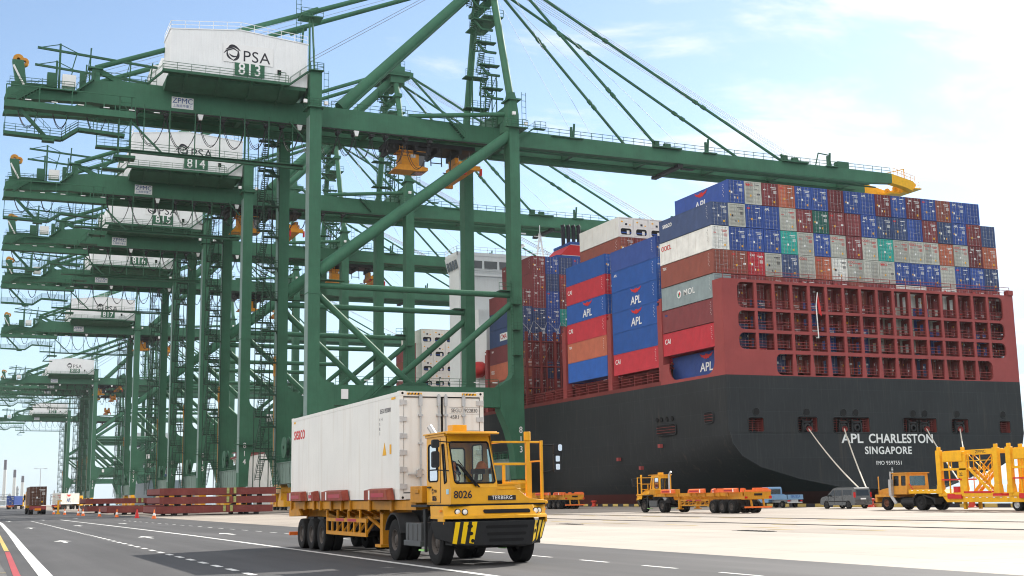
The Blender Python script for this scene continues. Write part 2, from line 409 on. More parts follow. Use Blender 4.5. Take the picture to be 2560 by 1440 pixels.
b.mat(1); strip(b, [(1.45, 48.2), (1.75, 72), (2.1, 118)], .16, .014)
strip(b, [(.75, 48.2), (.9, 72)], .1, .014)
for y in (33, 38, 46.5): b.quad((-6, y, .014), (1.0, y, .014), (1.0, y + .12, .014), (-6, y + .12, .014))
for i in range(12):
    b.quad((44.2, 46 + i * 5, .010), (44.5, 46 + i * 5, .010), (44.5, 48.6 + i * 5, .010), (44.2, 48.6 + i * 5, .010)); b.quad((33.4, 40 + i * 7, .010), (33.65, 40 + i * 7, .010), (33.65, 43 + i * 7, .010), (33.4, 43 + i * 7, .010))
for i in range(9):
    b.quad((32 + (i % 3) * 4.5, 44 + i * 6, .010), (32.2 + (i % 3) * 4.5, 44 + i * 6, .010), (32.2 + (i % 3) * 4.5, 46 + i * 6, .010), (32 + (i % 3) * 4.5, 46 + i * 6, .010))
    b.quad((41, 47 + i * 7, .010), (42.6, 47 + i * 7, .010), (42.6, 47.18 + i * 7, .010), (41, 47.18 + i * 7, .010))
b.mat(2)
for y in (34.5, 36, 41): b.quad((-4, y, .014), (.75, y, .014), (.75, y + .22, .014), (-4, y + .22, .014))
put('yard_marking', b.mesh('yard_marking', [PAINTR, PAINTY, PAINT]), kind='structure')
# crane rail slot and drains
b = MB()
for x in (37.2, 45.2, 76.2):
    b.box(x - .16, x + .16, -40, 690, .0, .012); b.box(x - .04, x + .04, -40, 690, .012, .03)
put('crane_rail', b.mesh('crane_rail', [CHASS]), kind='structure')
def drain(x, y):
    b = MB()
    b.box(x - .3, x + .3, y, y + 2.4, 0, .012)
    for i in range(7): b.box(x - .27, x + .27, y + .12 + i * .3, y + .22 + i * .3, .012, .03)
    put('drain_grate', b.mesh('drain_grate', [CHASS]), label='slotted drain grate in the concrete apron, %s' % ('the nearer one' if y < 50 else 'the farther one, toward the rail slot'), cat='drain')
drain(30.2, 43); drain(31, 62)
# quay kerb
b = MB()
for i in range(400):
    b.mat(i % 2); b.box(76.55, 76.95, -40 + i * 1.4, -40 + (i + 1) * 1.4 - .02, 0, .32)
put('kerb', b.mesh('kerb', [PAINTY, BLACK]), kind='structure')

# ------------------------------------------------------------------ container ship
SX0, SX1, SY = 79.85, 124.85, 121.0
SC = (SX0 + SX1) / 2
hm = M('hull_paint', (.025, .028, .031), .6, var=.22, scale=.1, streak=.35, streakcol=(.062, .062, .06))
nt = hm.node_tree; hb = nt.nodes['Principled BSDF']; src = hb.inputs['Base Color'].links[0].from_socket
htc = nt.nodes.new('ShaderNodeTexCoord'); hs = nt.nodes.new('ShaderNodeSeparateXYZ'); nt.links.new(htc.outputs['Object'], hs.inputs[0])
hg = nt.nodes.new('ShaderNodeMapRange'); hg.inputs['From Min'].default_value = 1.55; hg.inputs['From Max'].default_value = 1.45; nt.links.new(hs.outputs[2], hg.inputs['Value'])
hx = nt.nodes.new('ShaderNodeMixRGB'); hx.inputs[2].default_value = (.11, .03, .026, 1); 
# welded plate seams and rust runs
hbk = nt.nodes.new('ShaderNodeTexBrick'); hbk.inputs['Color1'].default_value = (1, 1, 1, 1); hbk.inputs['Color2'].default_value = (.86, .86, .86, 1); hbk.inputs['Mortar'].default_value = (1.5, 1.5, 1.5, 1)
hbk.inputs['Scale'].default_value = 1; hbk.inputs['Mortar Size'].default_value = .018; hbk.inputs['Brick Width'].default_value = 9; hbk.inputs['Row Height'].default_value = 2.7
hcv = nt.nodes.new('ShaderNodeCombineXYZ'); had = nt.nodes.new('ShaderNodeMath'); had.operation = 'ADD'; nt.links.new(hs.outputs[0], had.inputs[0]); nt.links.new(hs.outputs[1], had.inputs[1]); nt.links.new(had.outputs[0], hcv.inputs[0]); nt.links.new(hs.outputs[2], hcv.inputs[1]); nt.links.new(hcv.outputs[0], hbk.inputs['Vector'])
hml = nt.nodes.new('ShaderNodeMixRGB'); hml.blend_type = 'MULTIPLY'; hml.inputs[0].default_value = .75; nt.links.new(src, hml.inputs[1]); nt.links.new(hbk.outputs['Color'], hml.inputs[2]); src = hml.outputs[0]
hmp = nt.nodes.new('ShaderNodeMapping'); hmp.inputs['Scale'].default_value = (1.6, 1.6, .09); nt.links.new(htc.outputs['Object'], hmp.inputs[0]); hrn = nt.nodes.new('ShaderNodeTexNoise'); hrn.inputs['Scale'].default_value = .8; hrn.inputs['Detail'].default_value = 6; nt.links.new(hmp.outputs[0], hrn.inputs['Vector'])
hrr = nt.nodes.new('ShaderNodeMapRange'); hrr.inputs['From Min'].default_value = .62; hrr.inputs['From Max'].default_value = .78; hrr.inputs['To Max'].default_value = .5; nt.links.new(hrn.outputs['Fac'], hrr.inputs['Value'])
hrx = nt.nodes.new('ShaderNodeMixRGB'); hrx.inputs[2].default_value = (.10, .075, .06, 1); nt.links.new(hrr.outputs[0], hrx.inputs[0]); nt.links.new(src, hrx.inputs[1]); src = hrx.outputs[0]
nt.links.new(hg.outputs[0], hx.inputs[0]); nt.links.new(src, hx.inputs[1]); nt.links.new(hx.outputs[0], hb.inputs['Base Color'])
ship = empty('container_ship', (SC, SY, 0), label='huge black hulled container ship with red stern grid moored along the quay', cat='container ship')
def SP(fn, name, mats, **k): return part(name, lambda b: fn(b), mats, ship, loc=(-SC, -SY, 0), **k)
secs = [
 (SY, [(0, 1.6), (7, 1.95), (13, 3.0), (18.3, 4.4), (20.8, 5.7), (22.0, 7.1), (22.35, 8.4), (22.5, 15)]),
 (124, [(0, .6), (7, .9), (12.5, 1.9), (17.8, 3.4), (20.4, 4.9), (21.9, 6.6), (22.4, 8.2), (22.5, 15)]),
 (132, [(0, -1.5), (6, -1.3), (11, -.6), (16, .8), (19.4, 2.7), (21.4, 4.9), (22.3, 7.2), (22.5, 15)]),
 (150, [(0, -9), (4, -9), (8, -7), (13, -4), (17.5, -1.2), (20.6, 2), (22.2, 5), (22.5, 15)]),
 (185, [(0, -10), (8, -10), (15, -9.5), (20, -8.4), (21.8, -6.5), (22.4, -4), (22.5, 2), (22.5, 15)]),
 (320, [(0, -10), (8, -10), (15, -9.5), (20, -8.4), (21.8, -6.5), (22.4, -4), (22.5, 2), (22.5, 15)]),
 (370, [(0, -10), (8, -10), (13, -9.5), (16.5, -8.4), (18, -6.5), (19, -3), (20.5, 4), (22.5, 15)]),
 (420, [(0, -10), (4, -10), (7, -9.5), (10, -8.4), (11.5, -6), (13, -2), (16, 6), (21.5, 15.8)]),
 (452, [(0, -6), (.5, -5.5), (1, -5), (2, -3.5), (3.5, -1), (5.5, 3), (9.5, 10), (15.5, 16.6)]),
 (466, [(0, -1.5), (.15, -1), (.3, -.5), (.5, 0), (.9, 1), (2.2, 4), (4.6, 9), (11, 17.5)]),
 (480, [(0, 8), (.1, 8.2), (.2, 8.5), (.35, 9), (.6, 10), (1.2, 12), (2.6, 14.5), (6, 18)]),
 (495.5, [(0, 16.6), (.02, 16.7), (.04, 16.8), (.06, 17), (.1, 17.2), (.15, 17.6), (.25, 18), (.4, 18.6)])]
def hull(b):
    n = 8; vs = []
    for y, pr in secs:
        row = [(SC - dx, y, z) for dx, z in reversed(pr)] + [(SC + dx, y, z) for dx, z in pr[1:]]
        vs += row
    w = 2 * n - 1; o = len(b.v); b.v += vs
    for k in range(len(secs) - 1):
        for i in range(w - 1):
            b.f.append((o + k * w + i, o + k * w + i + 1, o + (k + 1) * w + i + 1, o + (k + 1) * w + i)); b.mi.append(1 if k >= 5 else 0)
    b.mat(2).quad((SX0 + .02, SY + 1, 14.85), (SX1 - .02, SY + 1, 14.85), (SX1 - 1, 418, 14.85), (SX0 + 1, 418, 14.85))
    b.mat(2).quad((SX0 + 2, 440, 16.8), (SX1 - 2, 440, 16.8), (SC + .2, 495, 18), (SC - .2, 495, 18))
SP(hull, 'hull', [hm, BOWG, SHIPD], smooth=28)
# transom with real openings for the mooring deck
ports = [(82.7, 84.7, 8.45, 10.0), (89.65, 92.35, 8.45, 10.15), (94.75, 100.05, 8.45, 10.15), (105.35, 110.45, 8.45, 10.15), (113.0, 115.6, 8.45, 10.1), (120.85, 122.55, 8.45, 9.9)]
def transom(b):
    xs = sorted({SX0, SX1, *[p[0] for p in ports], *[p[1] for p in ports]}); zs = [8.4, 8.45, 9.9, 10.0, 10.1, 10.15, 15]
    for i in range(len(xs) - 1):
        for j in range(len(zs) - 1):
            xm, zm_ = (xs[i] + xs[i + 1]) / 2, (zs[j] + zs[j + 1]) / 2
            if any(p[0] < xm < p[1] and p[2] < zm_ < p[3] for p in ports): continue
            b.quad((xs[i], SY, zs[j]), (xs[i + 1], SY, zs[j]), (xs[i + 1], SY, zs[j + 1]), (xs[i], SY, zs[j + 1]))
    pr = secs[0][1][:7]
    low = [(SC - dx, SY, z) for dx, z in reversed(pr)] + [(SC + dx, SY, z) for dx, z in pr[1:]]
    b.quad(*low)
    # bead round the transom edge
    b.path([(SC - dx, SY - .02, z) for dx, z in reversed(pr)] + [(SC + dx, SY - .02, z) for dx, z in pr[1:]], .09, 6)
    b.box(SX0 + .3, SX1 - .3, SY - .03, SY + .02, 8.36, 8.41)
SP(transom, 'transom', [hm])
for k, p in enumerate(ports):
    def fn(b, p=p):
        x0, x1, z0, z1 = p
        b.quad((x0, SY, z0), (x1, SY, z0), (x1, SY + 1.6, z0), (x0, SY + 1.6, z0)); b.quad((x0, SY, z1), (x0, SY + 1.6, z1), (x1, SY + 1.6, z1), (x1, SY, z1))
        b.quad((x0, SY, z0), (x0, SY + 1.6, z0), (x0, SY + 1.6, z1), (x0, SY, z1)); b.quad((x1, SY, z0), (x1, SY, z1), (x1, SY + 1.6, z1), (x1, SY + 1.6, z0))
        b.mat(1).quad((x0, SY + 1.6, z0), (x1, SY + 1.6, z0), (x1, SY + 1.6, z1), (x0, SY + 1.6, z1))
        b.mat(2)
        ring = rrect(x0 - .1, x1 + .1, z0 - .1, z1 + .1, .35)
        b.path([(x, SY - .02, z) for x, z in ring + ring[:1]], .07, 4)
        b.mat(0)
        for i in range(1, 6):
            z = z0 + i * (z1 - z0) / 6; b.beam((x0, SY + .5, z), (x1, SY + .5, z), .05)
        for i in range(int((x1 - x0) / .8) + 1): b.beam((x0 + i * .8, SY + .5, z0), (x0 + i * .8, SY + .5, z1), .06)
    SP(fn, 'mooring_port', [SHIPD, DARK, hm], key='mport%d' % k)
    x0, x1 = p[0], p[1]
    if x1 - x0 > 2:
        cs = [(x0 + x1) / 2] if x1 - x0 < 3 else [x0 + (x1 - x0) * .3, x0 + (x1 - x0) * .66]
        for q, cx in enumerate(cs):
            def ff(b, cx=cx):
                b.lathe([(.26, -.1), (.42, -.1), (.5, 0), (.42, .35), (.26, .35), (.26, -.1)], (cx, SY + .1, 8.98), 'y', 16)
                b.box(cx - .75, cx - .55, SY + .05, SY + .3, 8.45, 9.9); b.box(cx + .55, cx + .75, SY + .05, SY + .3, 8.45, 9.9); b.box(cx - .75, cx + .75, SY + .05, SY + .3, 9.55, 9.75)
            SP(ff, 'fairlead', [CHASS], key='flead%d%d' % (k, q))
for q, cx in enumerate((83.8, 90.9, 96.3, 98.1, 106.9, 108.7, 113.9, 121.5)):
    def fn(b, cx=cx):
        b.lathe([(.40, -.02), (.44, -.06), (.50, -.04), (.51, .02)], (cx, SY, 10.75), 'y', 18); b.mat(1).lathe([(0.001, 0), (.41, 0)], (cx, SY - .025, 10.75), 'y', 18)
    SP(fn, 'hawse_pipe', [hm, DARK], key='hawse%d' % q)
for body_, x0_, x1_ in (('APL', 95.75, 99.0), ('CHARLESTON', 99.85, 109.75)):
    o_ = text('ship_name', body_, 1.55, WHITE, ship, ((x0_ + x1_) / 2 - SC, -.03, 7.62), bold=.03, ext=.012, gap=1.04)
    xs_ = [v.co.x for v in o_.data.vertices]; o_.scale.x = (x1_ - x0_) / (max(xs_) - min(xs_))
text('home_port', 'SINGAPORE', 1.25, WHITE, ship, (102.7 - SC, -.03, 6.2), bold=.03, sx=1.0, ext=.012, gap=1.1)
text('ship_number', 'IMO 9597551', .68, WHITE, ship, (102.7 - SC, -.03, 4.72), bold=0, ext=.012, gap=1.05)
def draught(b):
    for i in range(12): b.box(102.95, 103.2, SY - .03, SY - .01, 2.2 + i * .17, 2.28 + i * .17)
SP(draught, 'draught_mark', [WHITE])
def sidemarks(b):
    b.mat(1)
    for y, z in ((136, 7.2), (141, 4.6), (147, 5.9)): b.box(SX0 - .35, SX0 + .1, y, y + .5, z, z + .45)
SP(sidemarks, 'hull_mark', [WHITE, SHIPR])
for y_, z0_, z1_, ln_ in ((132.5, 8.7, 10.0, 4.6), (124.0, 9.6, 10.9, 1.9)):
    def sideport(b, y=y_, z0=z0_, z1=z1_, ln=ln_):
        ring = rrect(y, y + ln, z0, z1, .3)
        b.mat(0).path([(SX0 - .03, u, w) for u, w in ring + ring[:1]], .08, 4)
        b.mat(1).prism(ring, 'x', SX0 - .045, SX0 + .02)
        b.mat(2)
        for i in range(1, 4): b.beam((SX0 - .07, y, z0 + i * (z1 - z0) / 4), (SX0 - .07, y + ln, z0 + i * (z1 - z0) / 4), .05)
    SP(sideport, 'side_mooring_port', [hm, DARK, SHIPD], key='sport%g' % y_)
for y_ in (133.3, 134.6, 136.0, 137): SP(lambda b: b.prism(disc_pts(y_, 10.7, .3), 'x', SX0 - .05, SX0 + .02), 'hawse_pipe', [DARK], key='shawse%g' % y_)


# stern grid (lattice) with fins, floors and rails
GX0, GN, GP = 81.95, 16, 2.566
rowsz = [(22.95, 26.0), (20.4, 22.6), (18.05, 20.0), (15.12, 17.6)]
def grid(b):
    Y0, Y1 = SY - .0, SY + .22
    xe = [GX0 + GP * i for i in range(GN + 1)]
    b.box(SX0, xe[0], Y0, Y1, 15.0, 26.35); b.box(xe[-1], SX1, Y0, Y1, 15.0, 26.35)
    b.box(SX0, SX0 + .2, Y1 + .002, SY + 2.0, 15.0, 26.35); b.box(SX1 - .2, SX1, Y1 + .002, SY + 2.0, 15.0, 26.35)
    zb = [(26.0, 26.35), (22.6, 22.95), (20.0, 20.4), (17.6, 18.05), (15.0, 15.12)]
    for z0, z1 in zb: b.box(xe[0], xe[-1], Y0, Y1, z0, z1)
    for r, (z0, z1) in enumerate(rowsz):
        lo, hi = (0, GN) if r < 3 else (2, GN - 1)
        if r == 3:
            b.box(xe[0], xe[2] - .05, Y0, Y1, z0, z1); b.box(xe[GN - 1] + .05, xe[GN], Y0, Y1, z0, z1)
        for i in range(lo + 1, hi): 
            w = .2
            if r == 3: b.add([(xe[i] - .34, Y0, z0), (xe[i] + .34, Y0, z0), (xe[i] + .17, Y0, z1), (xe[i] - .17, Y0, z1), (xe[i] - .34, Y1, z0), (xe[i] + .34, Y1, z0), (xe[i] + .17, Y1, z1), (xe[i] - .17, Y1, z1)], [(0, 1, 2, 3), (7, 6, 5, 4), (0, 3, 7, 4), (1, 5, 6, 2)])
            else: b.box(xe[i] - w, xe[i] + w, Y0, Y1, z0, z1)
        xl = xe[lo] + (.05 if r == 3 else .0); xr = xe[hi] - (.05 if r == 3 else 0)
        if r == 3: xl, xr = xe[2] - .05, xe[GN - 1] + .05
        R = .75
        def fil(cx, cz, dx, dz):
            pts = [(cx, cz)] + [(cx + dx * (R - R * math.sin(t)), cz + dz * (R - R * math.cos(t))) for t in [k * R90 / 6 for k in range(7)]]
            b.prism(pts, 'y', Y0, Y1)
        fil(xl, z1, 1, -1); fil(xl, z0, 1, 1); fil(xr, z1, -1, -1); fil(xr, z0, -1, 1)
SP(grid, 'stern_grid', [SHIPR])
def fins(b):
    xe = [GX0 + GP * i for i in range(GN + 1)]
    for z0, z1 in rowsz:
        for x in xe[1:-1]:
            b.box(x - .06, x + .06, SY + .225, SY + .7, z0, z1); b.box(x - .06, x + .06, SY + 1.35, SY + 1.75, z0, z1)
            b.box(x - .06, x + .06, SY + .7, SY + 1.35, z1 - .5, z1); b.box(x - .06, x + .06, SY + .7, SY + 1.35, z0, z0 + .35)
        b.box(SX0 + .25, SX1 - .25, SY + .23, SY + 1.7, z0 - .2, z0 - .06)
    b.box(SX0 + .25, SX1 - .25, SY + .23, SY + 1.7, 26.06, 26.2)
SP(fins, 'stern_walkway', [SHIPD])
def grails(b):
    for z0, z1 in rowsz:
        for k in (.35, .7, 1.05): b.beam((SX0 + .4, SY + .3, z0 + k), (SX1 - .4, SY + .3, z0 + k), .05)
    b.rail((SX0 + .4, SY + .3, 26.35), (SX1 - .2, SY + .3, 26.35), 1.1, 2.5, .06, 3)
    b.box(124.0, 124.8, SY - .2, SY + .6, 26.35, 27)
SP(grails, 'guard_rail', [SHIPR])
def pole(b): b.tube((93.0, SY - .4, 19.6), (93.0, SY - .25, 23.6), .07, n=8); b.tube((93.0, SY - .25, 23.6), (93.3, SY - .25, 25.2), .06, n=8); b.beam((93.0, SY, 19.7), (93, SY - .4, 19.7), .12)
SP(pole, 'flag_pole', [WHITE])
def flag(b): b.prism([(93.2, 23.9), (93.35, 22.6), (93.75, 22.3), (93.65, 23.3), (93.32, 25)], 'y', SY - .3, SY - .25)
SP(flag, 'furled_flag', [CRED])
# side structure: coaming, lashing towers
def coaming(b):
    b.box(82.2, 82.5, SY + 14, 420, 14.9, 17.2); b.box(81.0, 82.6, SY + 14, 420, 17.0, 17.25)
    for i in range(75):
        y = 136 + i * 3.45
        b.box(80.1, 82.2, y, y + .18, 14.9, 17.0); b.beam((80.2, y + .1, 14.9), (81.6, y + .1, 17.0), .25)
    b.box(79.86, 79.95, SY + 14, 420, 15, 15.5)
SP(coaming, 'hatch_coaming', [SHIPD])
def siderail(b): b.rail((80.0, 135, 15.5), (80.0, 330, 15.5), 1.1, 3, .05, 3)
SP(siderail, 'side_rail', [SHIPR])
def sternside(b):
    # red side plate with big rounded opening below the aft stack
    o = rrect(123.2, 133.6, 15.35, 18.3, 1.1)
    for y0, y1, z0, z1 in ((SY + 2.0, 123.2, 15, 18.4), (133.6, 135.7, 15, 17.5), (123.2, 133.6, 15, 15.35)):
        b.box(SX0, SX0 + .18, y0, y1, z0, z1)
    def fil(cy, cz, dy, dz, R=1.1):
        b.prism([(cy, cz)] + [(cy + dy * (R - R * math.sin(t)), cz + dz * (R - R * math.cos(t))) for t in [k * R90 / 6 for k in range(7)]], 'x', SX0, SX0 + .18)
    fil(123.2, 15.35, 1, 1, 1.6); fil(133.6, 15.35, -1, 1, 1.6)
    b.box(82.8, 83.0, 123.0, 126.5, 15, 18.3)
SP(sternside, 'side_plate', [SHIPR])
def tower(b):
    b.box(79.9, 80.9, 0, .55, 14.9, 26.0)
    b.box(79.9, 80.5, .55, 1.1, 14.9, 25.2)
    for z in (17.6, 20.5, 23.4, 25.6): b.box(79.88, 125, -.02, 1.0, z, z + .16)
    for i in range(19): b.box(80.6 + i * 2.48, 80.9 + i * 2.48, .1, .5, 14.9, 25.6)
for k, y in enumerate((135.05, 148.75, 162.9, 193.0)):
    part('lashing_bridge', tower, [SHIPR], ship, loc=(-SC, y - SY, 0), key='lash')
def tower2(b):
    for z in (18.2, 21.6, 25.6): b.box(80, 125, -.02, 1.2, z, z + .18)
    for i in range(18):
        x = 80.0 + i * 2.48
        b.box(x, x + .4, 0, .4, 14.9, 27.2)
        b.box(x + 1.1, x + 1.3, .1, .3, 14.9, 27.0)
    b.rail((80, 0, 25.8), (125, 0, 25.8), 1.1, 2.48, .06, 3)
    b.rail((80, 0, 21.8), (125, 0, 21.8), 1.1, 2.48, .06, 3)
part('lashing_bridge', tower2, [SHIPD], ship, loc=(-SC, 177.3 - SY, 0), key='lash2')
def rods(b):
    for i in range(7):
        x = 80.3 + i * 2.48
        b.beam((x, 0, 25.8), (x + 2.2, 2.2, 29.2), .045); b.beam((x + 2.2, 0, 25.8), (x, 2.2, 29.2), .045)
        b.beam((x, 0, 21.8), (x + 2.2, 1.6, 25), .04)
part('lashing_rod', rods, [ZINC], ship, loc=(-SC, 177.6 - SY, 0))
# accommodation block
def acc(b):
    b.box(80.2, 124.5, 206.4, 211.6, 14.9, 42.2)
    b.prism([(80.2, 42.2), (124.5, 42.2), (125.2, 44.9), (79.5, 44.9)], 'y', 206.1, 212.1)
    b.box(79.6, 125.1, 206.0, 206.15, 44.9, 45.5); b.box(79.6, 79.75, 206, 212, 44.9, 45.5)
    b.box(80.0, 124.6, 205.9, 206.3, 41.2, 41.5)
    b.box(82.7, 92, 200, 206.3, 15, 31.6); b.box(82.7, 86, 203.5, 206.35, 31.6, 34.6); b.box(92, 112, 198, 206.3, 15, 28)
    for z in (17.8, 20.6, 23.4, 26.2): b.box(80.15, 124.6, 206.3, 206.42, z, z + .12)
SP(acc, 'accommodation', [SHIPW])
def accw(b):
    for i in range(14): b.prism([(82 + i * 3.0, 42.5), (84.5 + i * 3.0, 42.5), (84.55 + i * 3.0, 44.0), (81.95 + i * 3.0, 44.0)], 'y', 206.05, 206.2)
    for i in range(4):
        y = 206.6 + i * 1.35; b.add([(79.98, y, 42.5), (79.98, y + 1.0, 42.5), (79.62, y + 1.0, 44.1), (79.62, y, 44.1)], [(0, 1, 2, 3)])
    b.box(83.4, 84.2, 199.95, 200.05, 27.5, 29)
SP(accw, 'bridge_window', [GLASSD])
def accr(b):
    b.rail((79.6, 206, 45.5), (125, 206, 45.5), 1.0, 1.5, .07); b.rail((79.6, 206, 45.5), (79.6, 212, 45.5), 1, 1.5, .07)
    b.rail((80, 205.9, 41.5), (124, 205.9, 41.5), 1.0, 2, .06)
    b.tube((82.2, 207, 45), (82.2, 207, 47), .25); b.tube((91.8, 206.5, 45), (91.8, 206.5, 49.8), .25); b.lathe([(.01, 0), (1.5, .05), (1.5, .3), (.01, .5)], (91.8, 206.5, 47.2), 'z', 14); b.beam((90.0, 206.5, 49.8), (93.6, 206.5, 49.8), .3, .2)
    b.beam((96.4, 208, 45), (97.2, 208, 50.5), .28); b.beam((98.0, 208, 45), (97.2, 208, 50.5), .28)
    for z in (46.5, 47.6, 48.8, 49.8): b.beam((96.0, 208, z), (98.4, 208, z), .1)
    b.tube((97.2, 208, 50.5), (97.2, 208, 52), .06)
SP(accr, 'radar_mast', [SHIPW])
def funnel(b):
    b.box(94.8, 106, 196, 203, 28, 43.2); b.prism([(95.2, 43.2), (106, 43.2), (106, 46.3), (98, 46.3)], 'y', 196, 203)
    b.mat(1).box(94.77, 106.02, 195.97, 203.03, 43.2, 43.9); b.box(97.6, 106.05, 195.98, 203.02, 46.0, 46.5); b.mat(2).prism([(95.6, 44.0), (106.03, 44.0), (106.03, 45.9), (97.6, 45.9)], 'y', 195.98, 203.02)
    b.mat(3).box(100.6, 103.4, 195.94, 196.2, 44.2, 45.2)
SP(funnel, 'funnel', [SHIPW, NAVY, CRED, YELB])
for k in range(4):
    part('exhaust_pipe', lambda b: (b.tube((0, 0, 0), (0, 0, 3.4), .36, n=12), b.tube((0, 0, 3.4), (-.15, 0, 3.8), .4, .38, n=12)), [BLACK], ship, loc=(97.7 + k * .95 - SC, 199 - SY - k * .2, 46.4))
part('exhaust_dome', lambda b: b.lathe([(1.6, 0), (1.6, 1.6), (1.3, 2.4), (.7, 2.9), (.01, 3.0)], (0, 0, 0), 'z', 18), [BLACK], ship, loc=(103.2 - SC, 199 - SY, 46.4))
def boat(b):
    vs = []
    for y, w, h0, h1 in ((0, .2, .9, 1.6), (.8, 1.1, .3, 2.3), (2, 1.5, 0, 2.8), (5.5, 1.5, 0, 2.8), (7, 1.0, .4, 2.2), (7.6, .2, 1, 1.6)):
        for i in range(10):
            a = 2 * math.pi * i / 10; vs.append((w * math.cos(a), y, (h0 + h1) / 2 + (h1 - h0) / 2 * math.sin(a)))
    fs = [(k * 10 + i, k * 10 + (i + 1) % 10, k * 10 + 10 + (i + 1) % 10, k * 10 + 10 + i) for k in range(5) for i in range(10)]
    b.add(vs, fs + [tuple(range(10)), tuple(range(50, 60))])
put('lifeboat', (lambda b: (boat(b), b)[1])(MB()).mesh('lifeboat', [CRED]), loc=(81.2, 197.5, 22.0), label='red enclosed lifeboat hanging beside the white ship superstructure', cat='lifeboat')
# ------------------------------------------------------------------ shipping containers
CW, CL, CH = 2.405, 12.192, 2.84
def c_body(b):
    w = CW / 2; L = CL; H = CH
    for sx in (-1, 1):
        pts = []; y = .15; n = 42; p = (L - .3) / n
        for i in range(n):
            pts += [(y, 0), (y + p * .28, 0), (y + p * .5, .036), (y + p * .78, .036)]; y += p
        pts.append((L - .15, 0))
        vs = [(sx * (w - d - .004), yy, zz) for yy, d in pts for zz in (.15, H - .1)]
        b.add(vs, [(2 * i, 2 * i + 1, 2 * i + 3, 2 * i + 2) for i in range(len(pts) - 1)])
        for y0 in (0, L - .16): b.box(sx * w, sx * (w - .16), y0, y0 + .16, 0, H)
        b.box(sx * w, sx * (w - .08), .16, L - .16, 0, .16); b.box(sx * w, sx * (w - .08), .16, L - .16, H - .1, H - .02)
    b.quad((-w + .05, .1, H - .03), (w - .05, .1, H - .03), (w - .05, L - .1, H - .03), (-w + .05, L - .1, H - .03))
    b.box(-w + .16, w - .16, L - .1, L - .02, 0, H); b.quad((-w + .05, .1, .1), (-w + .05, L - .1, .1), (w - .05, L - .1, .1), (w - .05, .1, .1))
    b.box(-w + .16, w - .16, .0, .14, 0, .14); b.box(-w + .16, w - .16, .0, .14, H - .12, H)
    for sx in (-1, 1):
        for y0 in (-.006, L - .172):
            for z0 in (-.004, H - .11): b.box(sx * (w + .004), sx * (w - .17), y0, y0 + .178, z0, z0 + .114)
def c_door(b):
    # left leaf: x -1.05 .. -.01
    b.box(-1.05, -.012, .05, .1, .15, CH - .13)
    for k in range(5): b.prism([(.05, .3 + k * .49), (.018, .36 + k * .49), (.018, .6 + k * .49), (.05, .66 + k * .49)], 'x', -.97, -.09)
    b.box(-1.05, -.98, .02, .05, .15, CH - .13); b.box(-.08, -.012, .02, .05, .15, CH - .13)
    for z in (.35, .95, 1.75, 2.4): b.box(-1.09, -.97, .0, .02, z, z + .14)
def c_rods(b):
    for x in (-.78, -.3):
        b.tube((x, -.008, .1), (x, -.008, CH - .08), .017, n=6)
        for z in (.12, .7, 2.1, CH - .16): b.box(x - .045, x + .045, -.025, .02, z, z + .06)
        b.box(x - .02, x + .3, -.03, -.012, 1.02 + (.12 if x < -.5 else 0), 1.05 + (.12 if x < -.5 else 0))
def c_marks(b):
    b.box(.12, .98, .012, .018, 2.32, 2.4); b.box(.42, .98, .012, .018, 2.16, 2.22)
    for k in range(4): b.box(.5, .95, .012, .018, 1.5 + k * .1, 1.55 + k * .1)
    b.box(-.22, -.1, .012, .018, .55, .8)
    b.mat(1).box(.14, .32, .010, .016, .55, .78); b.box(-.95, -.8, .012, .018, 1.3, 1.5); b.mat(2).box(-.72, -.5, .01, .016, 1.2, 1.45)
def c_marks2(b):
    b.box(.14, .98, .012, .018, 2.3, 2.38); b.box(.3, .9, .012, .018, 2.14, 2.2)
    for k in range(3): b.box(.55, .98, .012, .018, 1.6 + k * .13, 1.66 + k * .13)
    b.box(-.95, -.6, .012, .018, 1.95, 2.05)
    b.mat(1).box(.5, .72, .01, .016, .42, .66); b.mat(2).box(-.25, -.05, .01, .016, 1.05, 1.3)
def c_marks3(b):
    b.box(.2, .9, .012, .018, 2.42, 2.5); b.box(.2, .6, .012, .018, 1.9, 1.96); b.box(.62, .98, .012, .018, 1.2, 1.4)
    b.mat(1).box(-.45, -.2, .01, .016, .95, 1.2); b.mat(2).box(-.95, -.55, .01, .016, 2.3, 2.5)
def eagle_pts(s): # spread wings over a small body
    p = [(-1, .32), (-.55, .16), (-.2, .14), (-.12, .26), (0, .2), (.12, .26), (.2, .14), (.55, .16), (1, .32), (.72, .02), (.42, -.04), (.3, -.16), (.1, -.1), (0, -.22), (-.1, -.1), (-.3, -.16), (-.42, -.04), (-.72, .02)]
    return [(x * s, z * s) for x, z in p]
RODM = M('lock_rod_zinc', (.34, .34, .35), .5, metal=.2, var=.2, scale=5)
ORD = ['first', 'second', 'third', 'fourth', 'fifth', 'sixth', 'seventh', 'eighth', 'ninth', 'tenth', 'eleventh', 'twelfth', 'thirteenth', 'fourteenth', 'fifteenth', 'sixteenth', 'seventeenth', 'eighteenth']
def setmat(o, m):
    for s in o.material_slots: pass
    o.material_slots[0].link = 'OBJECT'; o.material_slots[0].material = m
NAME = 'shipping_container'
